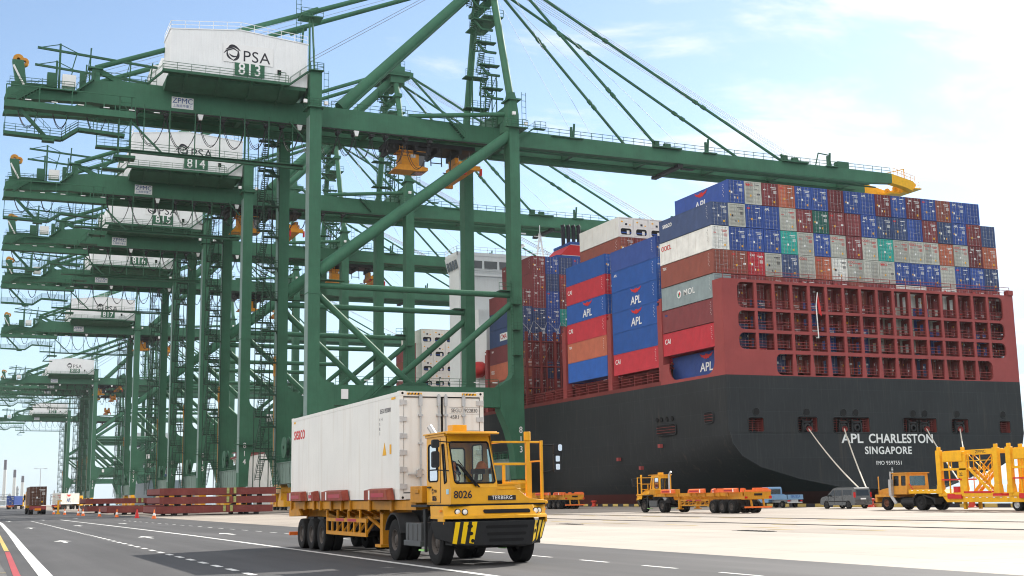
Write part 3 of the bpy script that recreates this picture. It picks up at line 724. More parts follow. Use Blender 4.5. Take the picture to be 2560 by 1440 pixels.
def container(x, y, z, colour, label, group, doors=True, side=None, mark=0, door_txt=None, rz=0, scale=None):
    """x: left face, y: door end, z: bottom"""
    m = cmat(colour)
    if 'c_body' not in CACHE:
        b = MB(); c_body(b); CACHE['c_body'] = b.mesh('container_body', [m], 20)
    o = put(NAME, CACHE['c_body'], None, (x + CW / 2, y, z), (0, 0, rz), label, 'shipping container', group, scale=scale); setmat(o, m)
    if doors:
        for sgn in (1, -1):
            d = part('door', c_door, [m], o, key='c_door'); setmat(d, m)
            if sgn < 0: d.scale = (-1, 1, 1)
            part('lock_rod', c_rods, [RODM], d, key='c_rods')
        if mark is not None:
            if mark % 4 == 3: part('marking', c_marks3, [WHITE if colour not in ('grey', 'white') else BLACK, YELB, CRED], o, key='c_marks3' + ('g' if colour in ('grey', 'white') else ''))
            elif mark % 4 == 2: pass
            elif mark % 2: part('marking', c_marks2, [WHITE if colour not in ('grey', 'white') else CRED, YELB, WHITE], o, key='c_marks2' + ('g' if colour in ('grey', 'white') else ''))
            else: part('marking', c_marks, [WHITE if colour not in ('grey', 'white') else BLACK, YELB, BLACK if colour in ('grey', 'white') else WHITE], o, key='c_marks' + ('g' if colour in ('grey', 'white') else ''))
        if door_txt:
            t, c = door_txt; text('lettering', t, .42, c, o, (-.55, -.0, 2.42), ext=.006, bold=.012)
    if side:
        sx = -CW / 2 - .008
        for kind, yy, zz in side:
            if kind == 'APL':
                text('lettering', 'APL', 1.5, WHITE, o, (sx, yy, .92), face='-x', bold=.05, shear=.1, ext=.01, sx=1.12)
                e = eagle_pts(1.5); part('emblem', lambda b: b.prism([(-p[0], p[1]) for p in e], 'x', -.01, .01), [CRED], o, loc=(sx, yy - .1, 2.2), key='eagle')
            elif kind == 'CMA':
                part('logo_panel', lambda b: b.box(-.008, .004, -3.2, 3.2, -.62, .62), [SIGNW], o, loc=(sx, yy, zz), key='cmapanel')
                text('lettering', 'CMA', 1.1, CRED, o, (sx - .012, yy + 1.65, zz), face='-x', bold=.015, ext=.006, sx=1.1); text('lettering', 'CGM', 1.1, NAVY, o, (sx - .012, yy - 1.6, zz), face='-x', bold=.015, ext=.006, sx=1.1)
            elif kind == 'MOL':
                text('lettering', 'MOL', 1.05, WHITE, o, (sx, yy - 1.0, zz), face='-x', bold=.015, ext=.01, sx=1.15, gap=1.1)
                part('emblem', lambda b: (b.lathe([(.55, -.006), (.55, .006)], (0, 0, 0), 'x', 18), b.prism(disc_pts(0, 0, .5), 'x', -.012, .0), b.mat(1).prism([(.3, .3), (.05, .1), (-.1, -.35), (.25, -.3)], 'x', -.018, -.012), b.mat(2).prism([(-.05, .35), (-.35, .1), (-.2, -.3), (0, 0)], 'x', -.018, -.012)), [SIGNW, M('emblem_green', (.05, .25, .15), .5), CRED], o, loc=(sx, yy + 1.35, zz), key='molemb')
            else:
                t, size, c, bd = kind
                text('lettering', t, size, c, o, (sx, yy, zz), face='-x', bold=bd, ext=.01)
    part_marks = side is not None
    if part_marks: part('marking', lambda b: [b.box(-CW / 2 - .012, -CW / 2 - .006, .82 + (i % 2) * .16, .9 + (i % 2) * .16, .9 + i * .24, 1.0 + i * .24) for i in range(7)], [WHITE if colour not in ('white', 'grey') else BLACK], o, key='c_smark' + ('g' if colour in ('white', 'grey') else ''))
    return o
PX, X0C = 2.48, 80.02
YA = 122.85
ZR = [36.03, 33.12, 30.2, 27.29, 24.37, 21.46, 18.54, 15.6]
R1 = 'blue,grey,maroon,orange,blue,blue,dark maroon,blue,blue,dark maroon,blue,dark maroon,blue,brown,blue,blue'.split(',')
R2 = 'slate blue,grey,blue,blue,grey,maroon,dark green,maroon,maroon,blue,navy,navy,blue,maroon,navy,blue,maroon,navy'.split(',')
R3 = 'white,blue,blue,blue,teal,grey,blue,grey,maroon,grey,teal,grey,grey,grey,orange,grey,dark maroon,orange'.split(',')
R4 = 'brown,brown,red,grey,slate blue,grey,orange,white,grey,grey,grey,blue,blue,blue,grey,blue,blue,navy'.split(',')
R5 = 'slate grey,maroon,maroon,brown,maroon,dark maroon,maroon,maroon,brown,maroon,maroon,white,white,maroon,white,maroon,maroon,maroon'.split(',')
R6 = 'maroon,maroon,navy,maroon,brown,blue,maroon,brown,maroon,maroon,grey,grey,blue,grey,maroon,maroon,maroon,maroon'.split(',')
R7 = 'red,navy,navy,maroon,maroon,maroon,blue,maroon,blue,grey,brown,grey,brown,blue,maroon,maroon,blue,maroon'.split(',')
R8 = 'blue,navy,red,navy,brown,brown,navy,brown,navy,maroon,brown,maroon,navy,brown,brown,brown,maroon,maroon'.split(',')
ROWN = ['top row of the stern stack', 'second row of the stern stack', 'third row of the stern stack', 'fourth row, just above the stern grid']
sides = {(1, 0): [(('seaco', 1.0, WHITE, .012), 10.2, 2.0)], (2, 0): [(('OOCL', .85, CRED, .012), 10.6, 2.0)], (3, 0): [(('TEX', .5, WHITE, .01), 11.2, 2.3)], (4, 0): [('MOL', 6.6, 1.5)], (5, 0): [(('tex', .5, NAVY, .02), 11.2, 2.2)], (6, 0): [(('CAI', .9, WHITE, .006), 11.0, 1.75)], (7, 0): [('APL', 4.4, 0)], (0, 0): [('APL', 6.0, 0)]}
GS = 'containers stacked on the ship stern'
for r, row in enumerate((R1, R2, R3, R4, R5, R6, R7, R8)):
    for i, c in enumerate(row):
        ci = i + (1 if r == 0 else 0)
        x = X0C + ci * PX + random.uniform(-.012, .012); y = YA + random.uniform(-.03, .03)
        if r < 4: lab = '%s container, %s from the left in the %s' % (c, ORD[i], ROWN[r])
        elif r == 4: lab = '%s container, %s from left, rising just above the stern grid top edge' % (c, ORD[i])
        else: lab = '%s container seen through the stern grid, column %s from left, tier %s down' % (c, ORD[i], ORD[r - 5])
        dt = None
        if c in ('grey',): dt = ('OOCL', CRED)
        elif c == 'red': dt = ('CAI', WHITE)
        elif c == 'dark maroon': dt = ('tex', WHITE)
        elif c == 'blue' and (i + r) % 2 == 0: dt = ('APL', WHITE)
        sd = sides.get((r, i))
        if r == 7 and i == 0: x += 1.4; y += .2
        container(x, y, ZR[r], c, lab, GS, True, sd, mark=(i * 7 + r * 5 + i * r) % 9, door_txt=dt if (i * 5 + r) % 3 else None)
# bays further forward: port-side stacks
def stack(y, z0, cols, bay, texts, doors=True, tz=CH + .005, x=X0C):
    n = len(cols)
    for k, c in enumerate(cols):  # listed from the top
        lab = '%s container, %s from the top of the %s' % (c, ORD[k], bay)
        container(x + random.uniform(-.01, .01), y, z0 + (n - 1 - k) * tz, c, lab, 'containers in the port side stacks', doors, texts.get(k), mark=k)
stack(136.15, 17.35, ['blue', 'bright blue', 'bright blue', 'bright blue', 'bright blue', 'red'], 'stack just forward of the stern stack',
      {1: [(('APL', .5, WHITE, .02), 11.0, 2.2)], 2: [('APL', 5.6, 0)], 3: [('APL', 5.6, 0)], 5: [(('CAI', .9, WHITE, .006), 11.0, 1.75)], 0: []})
stack(150.2, 17.6, ['bright blue', 'red', 'bright blue', 'red', 'orange', 'bright blue'], 'third stack from the stern',
      {1: [(('CAI', .9, WHITE, .006), 11.0, 1.75)], 2: [('APL', 5.6, 0)], 3: [(('CAI', .9, WHITE, .006), 11.0, 1.75)], 4: [(('TEX', .5, WHITE, .01), 11.2, 2.2)]})
stack(179.9, 17.5, ['maroon', 'navy', 'navy', 'maroon', 'orange', 'brown'], 'low stack behind the near crane leg',
      {2: [('CMA', 4.6, 1.4)], 3: [(('tex', .6, WHITE, .01), 11, 2.2)], 4: [(('TEX', .8, WHITE, .01), 11, 1.5)]})
stack(230.2, 17.4, ['maroon', 'brown', 'maroon', 'brown', 'orange'], 'stack forward of the white superstructure', {})
# doors seen above the lashing bridge
E5 = [['maroon', 'blue', 'navy', 'blue', 'maroon'], ['maroon', 'navy', 'maroon', 'blue', 'blue'], ['maroon', 'blue', 'maroon', 'navy', 'maroon'], ['navy', 'blue', 'teal', 'blue', 'navy'], ['navy', 'blue', 'maroon', 'maroon', 'blue'], ['maroon', 'dark maroon', 'maroon', 'dark maroon', 'maroon'], ['maroon', 'navy', 'maroon', 'dark maroon', 'navy'], ['dark maroon', 'maroon', 'dark maroon', 'maroon', 'maroon']]
for r, row in enumerate(E5):
    for i, c in enumerate(row):
        container(X0C + (i + 1) * PX, 179.9 + random.uniform(-.03, .03), 37.2 - r * (CH + .01), c, '%s container behind the lashing bridge, column %s, tier %s down' % (c, ORD[i], ORD[r]), 'containers behind the lashing bridge', True, [(('tex', .5, WHITE, .01), 11.2, 2.2)] if (r, i) == (0, 0) else None, mark=i + r, door_txt=('tex', WHITE) if i == 0 else None)
# refrigerated containers
def r_body(b):
    w = CW / 2
    b.box(-w, w, .12, CL, 0, CH)
    for sx in (-1, 1):
        b.box(sx * (w + .006), sx * (w - .14), 0, .14, 0, CH); b.box(sx * (w + .006), sx * (w - .14), CL - .14, CL + .004, 0, CH)
        b.box(sx * (w + .004), sx * (w - .1), .14, CL - .14, .0, .22)
    b.box(-w + .14, w - .14, 0, .12, CH - .14, CH); b.box(-w + .14, w - .14, 0, .12, 0, .14)
def r_unit(b):
    b.box(-1.05, 1.05, .04, .1, .2, CH - .2); b.box(-1.0, -.35, 0, .04, 1.55, 2.5); b.box(-.25, 1.0, 0, .04, 1.55, 2.5)
    b.mat(1).prism(rrect(-.85, .85, .35, 1.25, .3), 'y', .02, .05); b.mat(2).box(-.15, .2, -.01, .03, 1.7, 2.0); b.mat(3).box(-.8, .8, -.02, .02, .55, .72); b.mat(0).box(.1, .5, -.03, .02, .4, .95)
    b.mat(4).box(-.8, -.5, -.01, .02, 2.1, 2.3); b.box(.5, .75, -.01, .02, 1.7, 1.85)
REEF = M('reefer_white', (.72, .71, .67), .5, var=.07, scale=.7, streak=.25, streakcol=(.5, .36, .22))
def reefer(x, y, z, label, group):
    o = part('reefer_container', r_body, [REEF], None, (x + CW / 2, y, z), key='r_body'); o['label'] = label; o['category'] = 'shipping container'; o['group'] = group
    part('cooling_unit', r_unit, [REEF, DARK, BLACK, NAVY, YELB], o, key='r_unit'); return o
for i in range(4):
    reefer(X0C + (i + 1) * PX, 150.3, 37.3, 'white refrigerated container on top of the third stack, %s from the left' % ORD[i], 'refrigerated containers on top')
    container(X0C + (i + 1) * PX, 150.25, 34.4, 'maroon' if i else 'brown', '%s container directly under the white refrigerated one, %s from left' % ('maroon' if i else 'brown', ORD[i]), 'containers below the refrigerated row', True, [] if i == 0 else None)
for r in range(5):
    for i in range(5):
        reefer(X0C + i * PX + .05, 226.6 if r else 226.9, 31.2 - r * (CH + .02), 'white refrigerated container beyond the superstructure, %s across, %s tier down' % (ORD[i], ORD[r]), 'refrigerated containers beyond the superstructure')
# ------------------------------------------------------------------ quay cranes (local: x 0 landside leg .. 31 waterside, y 0 near .. 19.5 far)
GY = 19.5
def arc(cx, cz, r, a0, a1, n=6): return [(cx + r * math.cos(rad(a0 + (a1 - a0) * i / n)), cz + r * math.sin(rad(a0 + (a1 - a0) * i / n))) for i in range(n + 1)]
def leg_land(b):
    p = [(-1.3, 4.0), (.35, 4.0), (.55, 8.5), (1.2, 11.5), (2.6, 14.2)] + [(2.6, 17.9)] + arc(2.0, 19.6, 1.6, 255, 180, 5) + [(.45, 63.9), (-1.3, 63.9)]
    b.prism(p, 'y', -1, 1)
    b.box(-1.75, .75, -1.6, 1.6, 58.2, 58.35); b.box(-1.4, .55, -1.06, 1.06, 30.6, 30.8)
def leg_water(b):
    p = [(32.1, 4.0), (32.1, 60.7), (31.75, 63.0), (30.6, 63.0), (30.2, 60.7), (30.45, 58.5), (30.45, 20.2)] + arc(28.85, 20.2, 1.6, 0, -80, 5) + [(28.2, 17.9), (28.2, 14.3), (29.4, 11.5), (30.3, 8.5), (30.6, 4.0)]
    b.prism(p[::-1], 'y', -1.1, 1.1)
    b.box(30.2, 32.4, -1.5, 1.5, 63.0, 63.25); b.prism([(30.5, 63.25), (31.9, 63.25), (31.6, 64.4), (30.8, 64.4)], 'y', -.8, .8)
def portal(b):
    b.box(2.61, 28.19, -.9, .9, 14.7, 17.65)
    b.prism([(12.2, 17.65), (17.5, 17.65), (16.2, 18.2), (13.6, 18.2)], 'y', -.5, .5)
def tube_h(b): b.tube((.4, 0, 32), (30.5, 0, 32), .45, n=14); b.box(.4, 4.2, -.75, .75, 32.75, 32.85); b.box(28.6, 30.45, -.8, .8, 32.55, 32.65)
def tube_d(b): b.tube((.3, 0, 34.0), (31.0, 0, 57.6), .84, n=18)
def tube_v1(b): b.tube((.3, 0, 30.7), (14.4, 0, 17.9), .5, n=12)
def tube_v2(b): b.tube((30.6, 0, 30.6), (15.4, 0, 17.9), .5, n=12)
def sill(b):
    b.box(-.95, .95, 1.05, GY - 1.05, 3.95, 7.0)
    b.box(-1.1, 1.1, 1.05, GY - 1.05, 7.0, 7.12)
    for i in range(8): b.box(-1.0, -.95, 2 + i * 2.2, 2.1 + i * 2.2, 4.05, 6.95)
    b.box(-1.02, -.95, 12.6, 13.5, 5.1, 6.3); b.box(-1.02, -.95, 8.6, 9.2, 5.3, 6.3)
def sill_rail(b):
    b.rail((-1.05, 1.4, 7.1), (-1.05, GY - 1.4, 7.1), 1.1, 1.6, .06, 3)
    for y in (4, 5, 8.5, 9.4, 13): b.box(-.6, .2, y, y + .5, 7.1, 8.0)
    b.rail((-1.3, GY, 3.4), (-1.3, GY - 5, 3.4), 1.1, 1.6, .06, 2); b.box(-2.4, -1.0, GY - 6, GY - 1, 3.2, 3.35)
    b.stair((-1.6, GY - 5.5, 3.4), (-1.6, GY - 2.5, 6.8), .8, n=9)
def bogie(b):
    b.prism([(-3.8, 2.6), (3.8, 2.6), (2.2, 3.9), (-2.2, 3.9)], 'x', -.55, .55)
    for c in (-2.5, 2.5):
        b.prism([(c - 1.9, 1.2), (c + 1.9, 1.2), (c + 1.0, 2.5), (c - 1.0, 2.5)], 'x', -.48, .48)
        b.mat(1)
        for d in (-1.1, 1.1): b.lathe([(.01, -.2), (.42, -.2), (.42, .2), (.01, .2)], (0, c + d, .46), 'x', 14)
        b.mat(0).box(-.5, .5, c - 1.9, c + 1.9, .55, 1.2)
    b.box(-.75, .75, -3.6, -2.9, 1.5, 3.4); b.box(-.7, -.5, 1.5, 3.0, .9, 2.2)
def bogie_ladder(b):
    for s in (-.35, .35): b.beam((-1.2, s, .5), (-.9, s, 3.9), .06)
    for i in range(8): b.beam((-1.16 + i * .035, -.35, .8 + i * .4), (-1.16 + i * .035, .35, .8 + i * .4), .05)
def topbeam(b):
    b.box(-1.2, .35, 1.0, GY - 1, 60.9, 63.4)
def topbeam_w(b): b.box(30.7, 31.9, 1.1, GY - 1.1, 60.35, 62.6); b.prism([(30.5, 58.4), (32, 58.4), (31.8, 60.3), (30.7, 60.3)], 'y', 1.1, 3.2)
GT = [(-42.6, 56.7), (-42.2, 58.3), (-37.5, 59.0), (-33.4, 58.5), (-31.2, 60.35), (-27, 60.9), (-10, 60.7), (8, 60.35), (32.6, 60.0)]
def girder(b): b.prism(GT + [(32.6, 57.4), (-31, 57.3)], 'y', 0, 1.35); b.box(-31, 32.6, -.12, 1.47, 57.2, 57.32)
def boom(b):
    b.prism([(32.9, 57.4), (34, 60.0), (60, 59.75), (104, 59.65), (110.7, 59.6), (110.7, 57.8), (106, 57.5), (60, 57.45)], 'y', 0, 1.35); b.box(33, 106, -.1, 1.45, 57.28, 57.4)
def boom_tip(b):
    b.prism([(110.7, 59.6), (115.6, 58.6), (116.4, 57.9), (115.5, 56.7), (114, 57.2), (110.7, 57.8)], 'y', 0, 1.35)
def tip_cross(b):
    b.box(114.2, 115.8, 1.3, 7.6, 56.6, 57.7); b.box(112, 114.2, 2.0, 6.8, 56.4, 56.7)
    for y in (2.2, 4.4, 6.6): b.lathe([(.1, -.15), (.6, -.15), (.6, .15), (.1, .15)], (113.2, y, 57.4), 'y', 12)
    b.rail((111, -.1, 59.6), (116, -.1, 58.4), 1.1, 1, .06); b.rail((116.6, -.5, 57.2), (116.6, 9.2, 57.2), 1.1, 1.5, .06); b.box(115.6, 117.2, -.5, 9.2, 57.0, 57.2)
    b.beam((109.5, .2, 59.6), (113.8, .2, 60.8), .14); b.beam((113.8, .2, 58.9), (113.8, .2, 60.8), .14)
def rails_girder(b):
    # near face handrails, along whole girder and boom, plus far ones
    for yy in (4.85,):
        b.rail((-30.8, yy, 60.9), (-22.4, yy, 60.85), 1.1, 2, .07); b.rail((3.5, yy, 60.4), (32, yy, 60.0), 1.1, 2, .07)
def boom_fittings(b):
    yy = 4.85; b.rail((34, yy, 60.0), (60, yy, 59.75), 1.1, 2, .07); b.rail((60, yy, 59.75), (110.5, yy, 59.6), 1.1, 2, .07)
    for x in (44, 70, 96):
        b.box(x, x + .35, 4.6, 4.9, 59.9, 61.6); b.beam((x + .55, 4.75, 59.8), (x + .75, 4.75, 62.2), .28); b.box(x - .4, x + 2.2, 4.2, 6.2, 59.55, 59.75)
    for x in (60.5, 87):
        b.box(x - 1, x + 4.5, 4.0, 6.3, 59.6, 59.85); b.box(x - .4, x + .6, 5, 5.8, 59.85, 61.0); b.box(x + 1.4, x + 2.6, 4.6, 5.2, 59.9, 60.6); b.beam((x + .3, 5.4, 59.8), (x - .6, 5.4, 61.2), .35)
    b.box(98.5, 101, 4.8, 6, 59.7, 60.9); b.beam((93.5, 4.8, 59.7), (94.2, 4.8, 62.0), .16); b.beam((94.2, 4.8, 62), (96.6, 4.8, 61.8), .16); b.beam((96.6, 4.8, 61.8), (97, 4.8, 59.7), .16)
    b.stair((33.5, 4.4, 57.8), (37.3, 4.4, 60.6), .8, (0, 1, 0), 10); b.box(31.9, 33.6, 3.8, 5, 57.6, 57.75); b.box(37.2, 39.2, 4, 5, 60.5, 60.6); b.rail((37.2, 4.0, 60.6), (39.2, 4.0, 60.6), 1.1, 1, .06)
    b.box(40.5, 46, 4.3, 4.75, 59.6, 59.72)
def rails_far(b):
    yy = 14.6
    b.rail((34, yy, 60.0), (60, yy, 59.75), 1.1, 2, .07); b.rail((60, yy, 59.75), (110.5, yy, 59.6), 1.1, 2, .07)
def ties(b):
    for x in (-29, -20, -10, 0, 10, 22, 33, 46, 60, 74, 88, 104): b.box(x, x + .7, 6.1, 12.6, 57.9, 59.3)
    b.mat(1)
    for x in (64.5,): b.box(x, x + 1.0, 4.8, 14, 56.7, 57.2); b.box(x + 2, x + 4.4, 6.2, 7.4, 57.0, 57.2)
    b.mat(0)
    for yy in (6.25, 12.45): b.box(-30, 108, yy - .12, yy + .12, 57.0, 57.22)
    for yy in (6.55, 12.1): b.box(-30, 108, yy - .2, yy + .2, 58.0, 58.1)
    for i in range(33): b.box(-26 + i * 4.1, -25.85 + i * 4.1, 5.95, 6.5, 57.3, 58.1)
# machinery house
MX0, MX1, MY0, MY1 = -21.3, -1.5, .05, 6.0
def mhouse(b):
    mid = (MX0 + MX1) / 2
    b.prism([(MX0, 61.45), (MX1, 61.45), (MX1, 68.1), (mid, 68.95), (MX0, 67.85)], 'y', MY0, MY1)
    b.prism([(MX0 - .12, 67.83), (mid, 68.93), (MX1 + .12, 68.06), (MX1 + .12, 68.2), (mid, 69.07), (MX0 - .12, 67.97)], 'y', MY0 - .12, MY1 + .12)
    n = 56
    for i in range(n):
        x = MX0 + .15 + i * (MX1 - MX0 - .3) / n; zt = 67.8 + (1 - abs((x - mid) / (mid - MX0))) * 1.05
        b.box(x, x + .16, MY0 - .05, MY0, 61.5, zt)
    for i in range(16):
        y = MY0 + .1 + i * .36; b.box(MX0 - .05, MX0, y, y + .16, 61.5, 67.7)
    b.box(MX0 - 1.3, MX0 - .06, 8.5, 14, 60.8, 65.2); b.box(MX0 - .06, -5, 8.5, 14, 60.8, 66.4)
def mrail(b):
    mid = (MX0 + MX1) / 2
    b.rail((MX0, MY0, 67.95), (mid, MY0, 69.05), 1.15, 1.9, .06); b.rail((mid, MY0, 69.05), (MX1, MY0, 68.2), 1.15, 1.9, .06); b.rail((MX0, MY0, 67.95), (MX0, MY1, 67.95), 1.15, 1.9, .06)
def mplat(b):
    b.box(MX0 - 1.1, -4.3, -1.15, MY0 - .06, 61.2, 61.4); b.box(MX0 - 1.1, -4.3, -1.2, -1.15, 61.1, 61.5)
    b.box(MX0 - .1, -1.7, .1, 5.5, 60.9, 61.4)
    b.prism([(.1, 60.9), (4.6, 60.9), (4.6, 60.75), (3.4, 59.75), (2.0, 59.75)], 'x', -21.6, -2.6)
    for x in (-19.2, -14.6, -10, -5.6): b.prism([(-1.0, 61.2), (1.9, 59.7), (3.4, 59.7), (3.4, 59.55), (1.8, 59.55), (-1.1, 61.0)], 'x', x, x + .35)
    b.rail((MX0 - 1.1, -1.15, 61.4), (-4.6, -1.15, 61.4), 1.15, 2, .06, 3)
    b.stair((-4.3, -.7, 61.4), (-1.3, -.7, 63.9), .8, (0, 1, 0), 9); b.stair((MX0 - 3.0, -.4, 59.2), (MX0 - .9, -.4, 61.3), .8, (0, 1, 0), 8)
    b.box(-1.6, .6, -1.6, -.95, 63.75, 63.9); b.rail((-1.4, -1.5, 63.9), (.6, -1.5, 63.9), 1.1, 1, .06); b.rail((-6.0, -1.2, 61.4), (-5.0, -1.2, 61.4), 1.5, 1, .08)
def logo(b):
    def stroke(p0, p1, p2, w, n=14):
        L = []; R = []
        for i in range(n + 1):
            t = i / n; x = (1 - t) ** 2 * p0[0] + 2 * t * (1 - t) * p1[0] + t * t * p2[0]; z = (1 - t) ** 2 * p0[1] + 2 * t * (1 - t) * p1[1] + t * t * p2[1]
            dx = 2 * (1 - t) * (p1[0] - p0[0]) + 2 * t * (p2[0] - p1[0]); dz = 2 * (1 - t) * (p1[1] - p0[1]) + 2 * t * (p2[1] - p1[1]); l = math.hypot(dx, dz) or 1
            q = w * math.sin(math.pi * min(1, .06 + .9 * t)) ** .8; L.append((x - dz / l * q, z + dx / l * q)); R.append((x + dz / l * q, z - dx / l * q))
        for i in range(n): b.add([(L[i][0], 0, L[i][1]), (L[i + 1][0], 0, L[i + 1][1]), (R[i + 1][0], 0, R[i + 1][1]), (R[i][0], 0, R[i][1])], [(0, 1, 2, 3)])
    stroke((-.62, .62), (-.1, 1.5), (1.12, .32), .2); stroke((-1.0, .3), (-.2, 1.05), (.75, .2), .14); stroke((-1.25, -.25), (-.75, .5), (.1, .35), .11)
    stroke((-.75, .15), (-.95, -.8), (.15, -1.15), .15); stroke((.05, -1.2), (1.1, -.9), (.75, .45), .2); stroke((-.5, -.25), (.1, -.85), (.65, -.45), .13)
def numboard(b): b.box(-12.2, -7.9, -.16, -.12, 62.05, 63.98)
def mdoor(b): b.box(-6.15, -5.3, -.1, -.04, 62.65, 63.75); b.mat(1).box(-6.0, -5.45, -.13, -.09, 62.8, 63.6)
def zsign(b): b.box(-1.55, 1.55, -.05, 0, -.85, .85)
# top works
AX, AZ = 31.0, 88.0
def mast_near(b): b.tube((31.25, 0, 63.4), (30.9, 7.0, 87.2), .62, .56, n=16)
def mast_far(b): b.tube((31.25, GY, 63.4), (30.9, 12.5, 87.2), .62, .56, n=16)
def bigstay(y0, y1): return lambda b: (b.tube((4.9, y0, 60.7), (30.4, y1, 86.6), .92, .85, n=18), b.tube((6.6, y0 - 1.0, 61.3), (29, y1 - 1.0, 84.2), .06, n=5))
def apex(b):
    b.box(29.6, 32.4, 5.8, 13.7, 85.6, 88.6); b.box(28.6, 33.6, 5.2, 14.3, 87.0, 87.2); b.box(29.5, 33, 7, 12.5, 88.6, 89.6)
    b.prism([(32.4, 86), (34.6, 87.4), (34.6, 88.2), (32.4, 88.4)], 'y', 6.2, 7.6); b.prism([(32.4, 86), (34.6, 87.4), (34.6, 88.2), (32.4, 88.4)], 'y', 11.9, 13.3)
    b.box(30.2, 31.6, 4.5, 15, 82.2, 82.9); b.box(29.2, 32.6, 5.4, 14, 79.2, 79.4)
    for y in (8, 9.5, 11): b.lathe([(.1, -.3), (.85, -.3), (.85, .3), (.1, .3)], (31.6, y, 90), 'y', 14)
    b.rail((28.6, 5.2, 87.2), (33.6, 5.2, 87.2), 1.1, 1.2, .07, 3); b.rail((28.6, 5.2, 87.2), (28.6, 14.3, 87.2), 1.1, 1.2, .07, 3); b.rail((29.4, 7, 89.6), (33, 7, 89.6), 1.1, 1, .07); b.rail((29.2, 5.4, 79.4), (32.6, 5.4, 79.4), 1.1, 1, .07)
def backstay(y): return lambda b: (b.tube((-30.8, y, 62.6), (30.2, y + (8.5 - y) * .25, 88.0), .38, n=12), b.tube((-1, y + .35, 74.9), (1.5, y + .3, 76.1), .5, n=10))
def stay_post(y): return lambda b: (b.box(-31.3, -30.2, y - .45, y + .45, 60.0, 62.6), b.beam((-30.3, y, 62.2), (-25.4, y, 59.9), .5, .7), b.box(-31.8, -29.8, y - .7, y + .7, 62.3, 62.55))
def stay_mast(b):
    b.tube((-.9, 1.2, 63.8), (-.1, 4.6, 74.9), .16, n=8); b.tube((-.1, 1.2, 63.8), (.3, 4.6, 74.9), .16, n=8); b.tube((0, 12.5, 63.4), (.9, 12.3, 76), .16, n=8)
    b.box(-1.6, 1.8, 3.6, 6.2, 74.1, 74.3); b.rail((-1.6, 3.6, 74.3), (1.8, 3.6, 74.3), 1.1, 1, .06)
    for s in (0, .7):
        b.beam((-2.2 + s, 4.4, 68), (-2.2 + s, 4.4, 77.2), .07)
    for i in range(12): b.beam((-2.3, 4.2, 68.5 + i * .75), (-1.4, 4.2, 68.5 + i * .75), .06)
    b.box(-3.2, 0, 11.5, 13.3, 69.4, 69.6); b.rail((-3.2, 11.5, 69.6), (0, 11.5, 69.6), 1.1, 1, .06)
def fstay(x1, z1, y0, y1):
    def f(b):
        a = Vector((34.2, y0, 87.6)); c = Vector((x1, y1, z1)); b.tube(a, c, .25, n=8)
        L = (c - a).length
        for k in (.3, .335, .66, .69): p = a.lerp(c, k); b.tube(p - (c - a).normalized() * .45, p + (c - a).normalized() * .45, .36, n=8)
    return f
def ropes(b):
    for dy, x1 in ((7.9, 95), (8.5, 95.5), (9.1, 96), (9.7, 96), (10.3, 96.5), (11.0, 96.5), (11.6, 97)): b.tube((33.5, dy, 88.6), (x1, dy, 60.2), .045, n=4, caps=False)
    for dy in (7.2, 12.4): b.tube((33.5, dy, 88), (68, dy, 60), .04, n=4, caps=False); b.tube((33, dy, 88), (50, dy, 60), .035, n=4, caps=False)
    for dy in (8, 10.5): b.tube((29.6, dy, 88.6), (-2, dy, 67), .045, n=4, caps=False); b.tube((29.6, dy, 88.2), (-37, dy, 60), .03, n=4, caps=False)
def tail(b):
    for z, x0 in ((60.9, -38.8), (64.3, -39)):
        pass
    for y, z in ((5.2, 64.2), (12.6, 64.2)):
        b.beam((-38.6, y, z + .4), (-22.3, y, z - .6), .3); b.beam((-35.6, y, 58.8), (-35.6, y, z + 1.3), .28); b.beam((-35.6, y, z + 1.2), (-38.4, y, z + .4), .1); b.beam((-35.6, y, z + 1.2), (-33.0, y, z + .1), .1)
        b.beam((-31.6, y, 60), (-31.5, y, z + 1.2), .18); b.beam((-32, y, 61), (-31.4, y, z + 1.2), .1); b.beam((-26.2, y, 60), (-26, y, z + .4), .18); b.beam((-26.8, y, 60.8), (-26.0, y, z + .4), .1); b.beam((-23.4, y, 60), (-23, y, z), .18)
        b.beam((-33.4, y - .4, z + .0), (-34, y - .4, z - 2.6), .14)
    b.box(-37.2, -35.9, 4.4, 6.0, 58.8, 60.9); b.box(-32.9, -32.2, 4.6, 5.4, 58.8, 61.6); b.beam((-42.4, 4.6, 59), (-34, 4.6, 59.9), .08); b.box(-41.8, -37, 5.2, 9, 58.3, 59.3)
    b.rail((-42, 4.0, 58.5), (-33.6, 4.0, 58.6), 1.1, 1.3, .06, 3)
    b.stair((-33.3, 4.1, 58.5), (-31.0, 4.1, 60.5), .8, (0, 1, 0), 7); b.box(-38, -33.2, 3.6, 4.7, 58.3, 58.45); b.stair((-42.3, 3.9, 55.3), (-37.8, 3.9, 58.6), .8, (0, 1, 0), 12)
def sheave(b):
    b.prism([(-41.2, 59), (-39.8, 59), (-40.3, 62.5), (-41.8, 62.5)], 'y', 5.2, 6.6); b.mat(1)
    b.lathe([(.2, -.5), (.72, -.5), (.64, 0), (.72, .5), (.2, .5)], (-41.0, 6.0, 62.7), 'y', 16); b.lathe([(.2, -.4), (.6, -.4), (.5, 0), (.6, .4), (.2, .4)], (-40.2, 6.6, 62.6), 'y', 16); b.mat(2).tube((-41.6, 5, 61.6), (-40.2, 5, 58.9), .14, n=8)
def cabinet(b): b.box(-35.2, -33.4, 4.5, 5.9, 59.2, 60.9)
def floodlight(b):
    b.box(-.3, .3, -.2, .2, -.35, .1); b.beam((0, 0, 0), (0, .3, .6), .1)
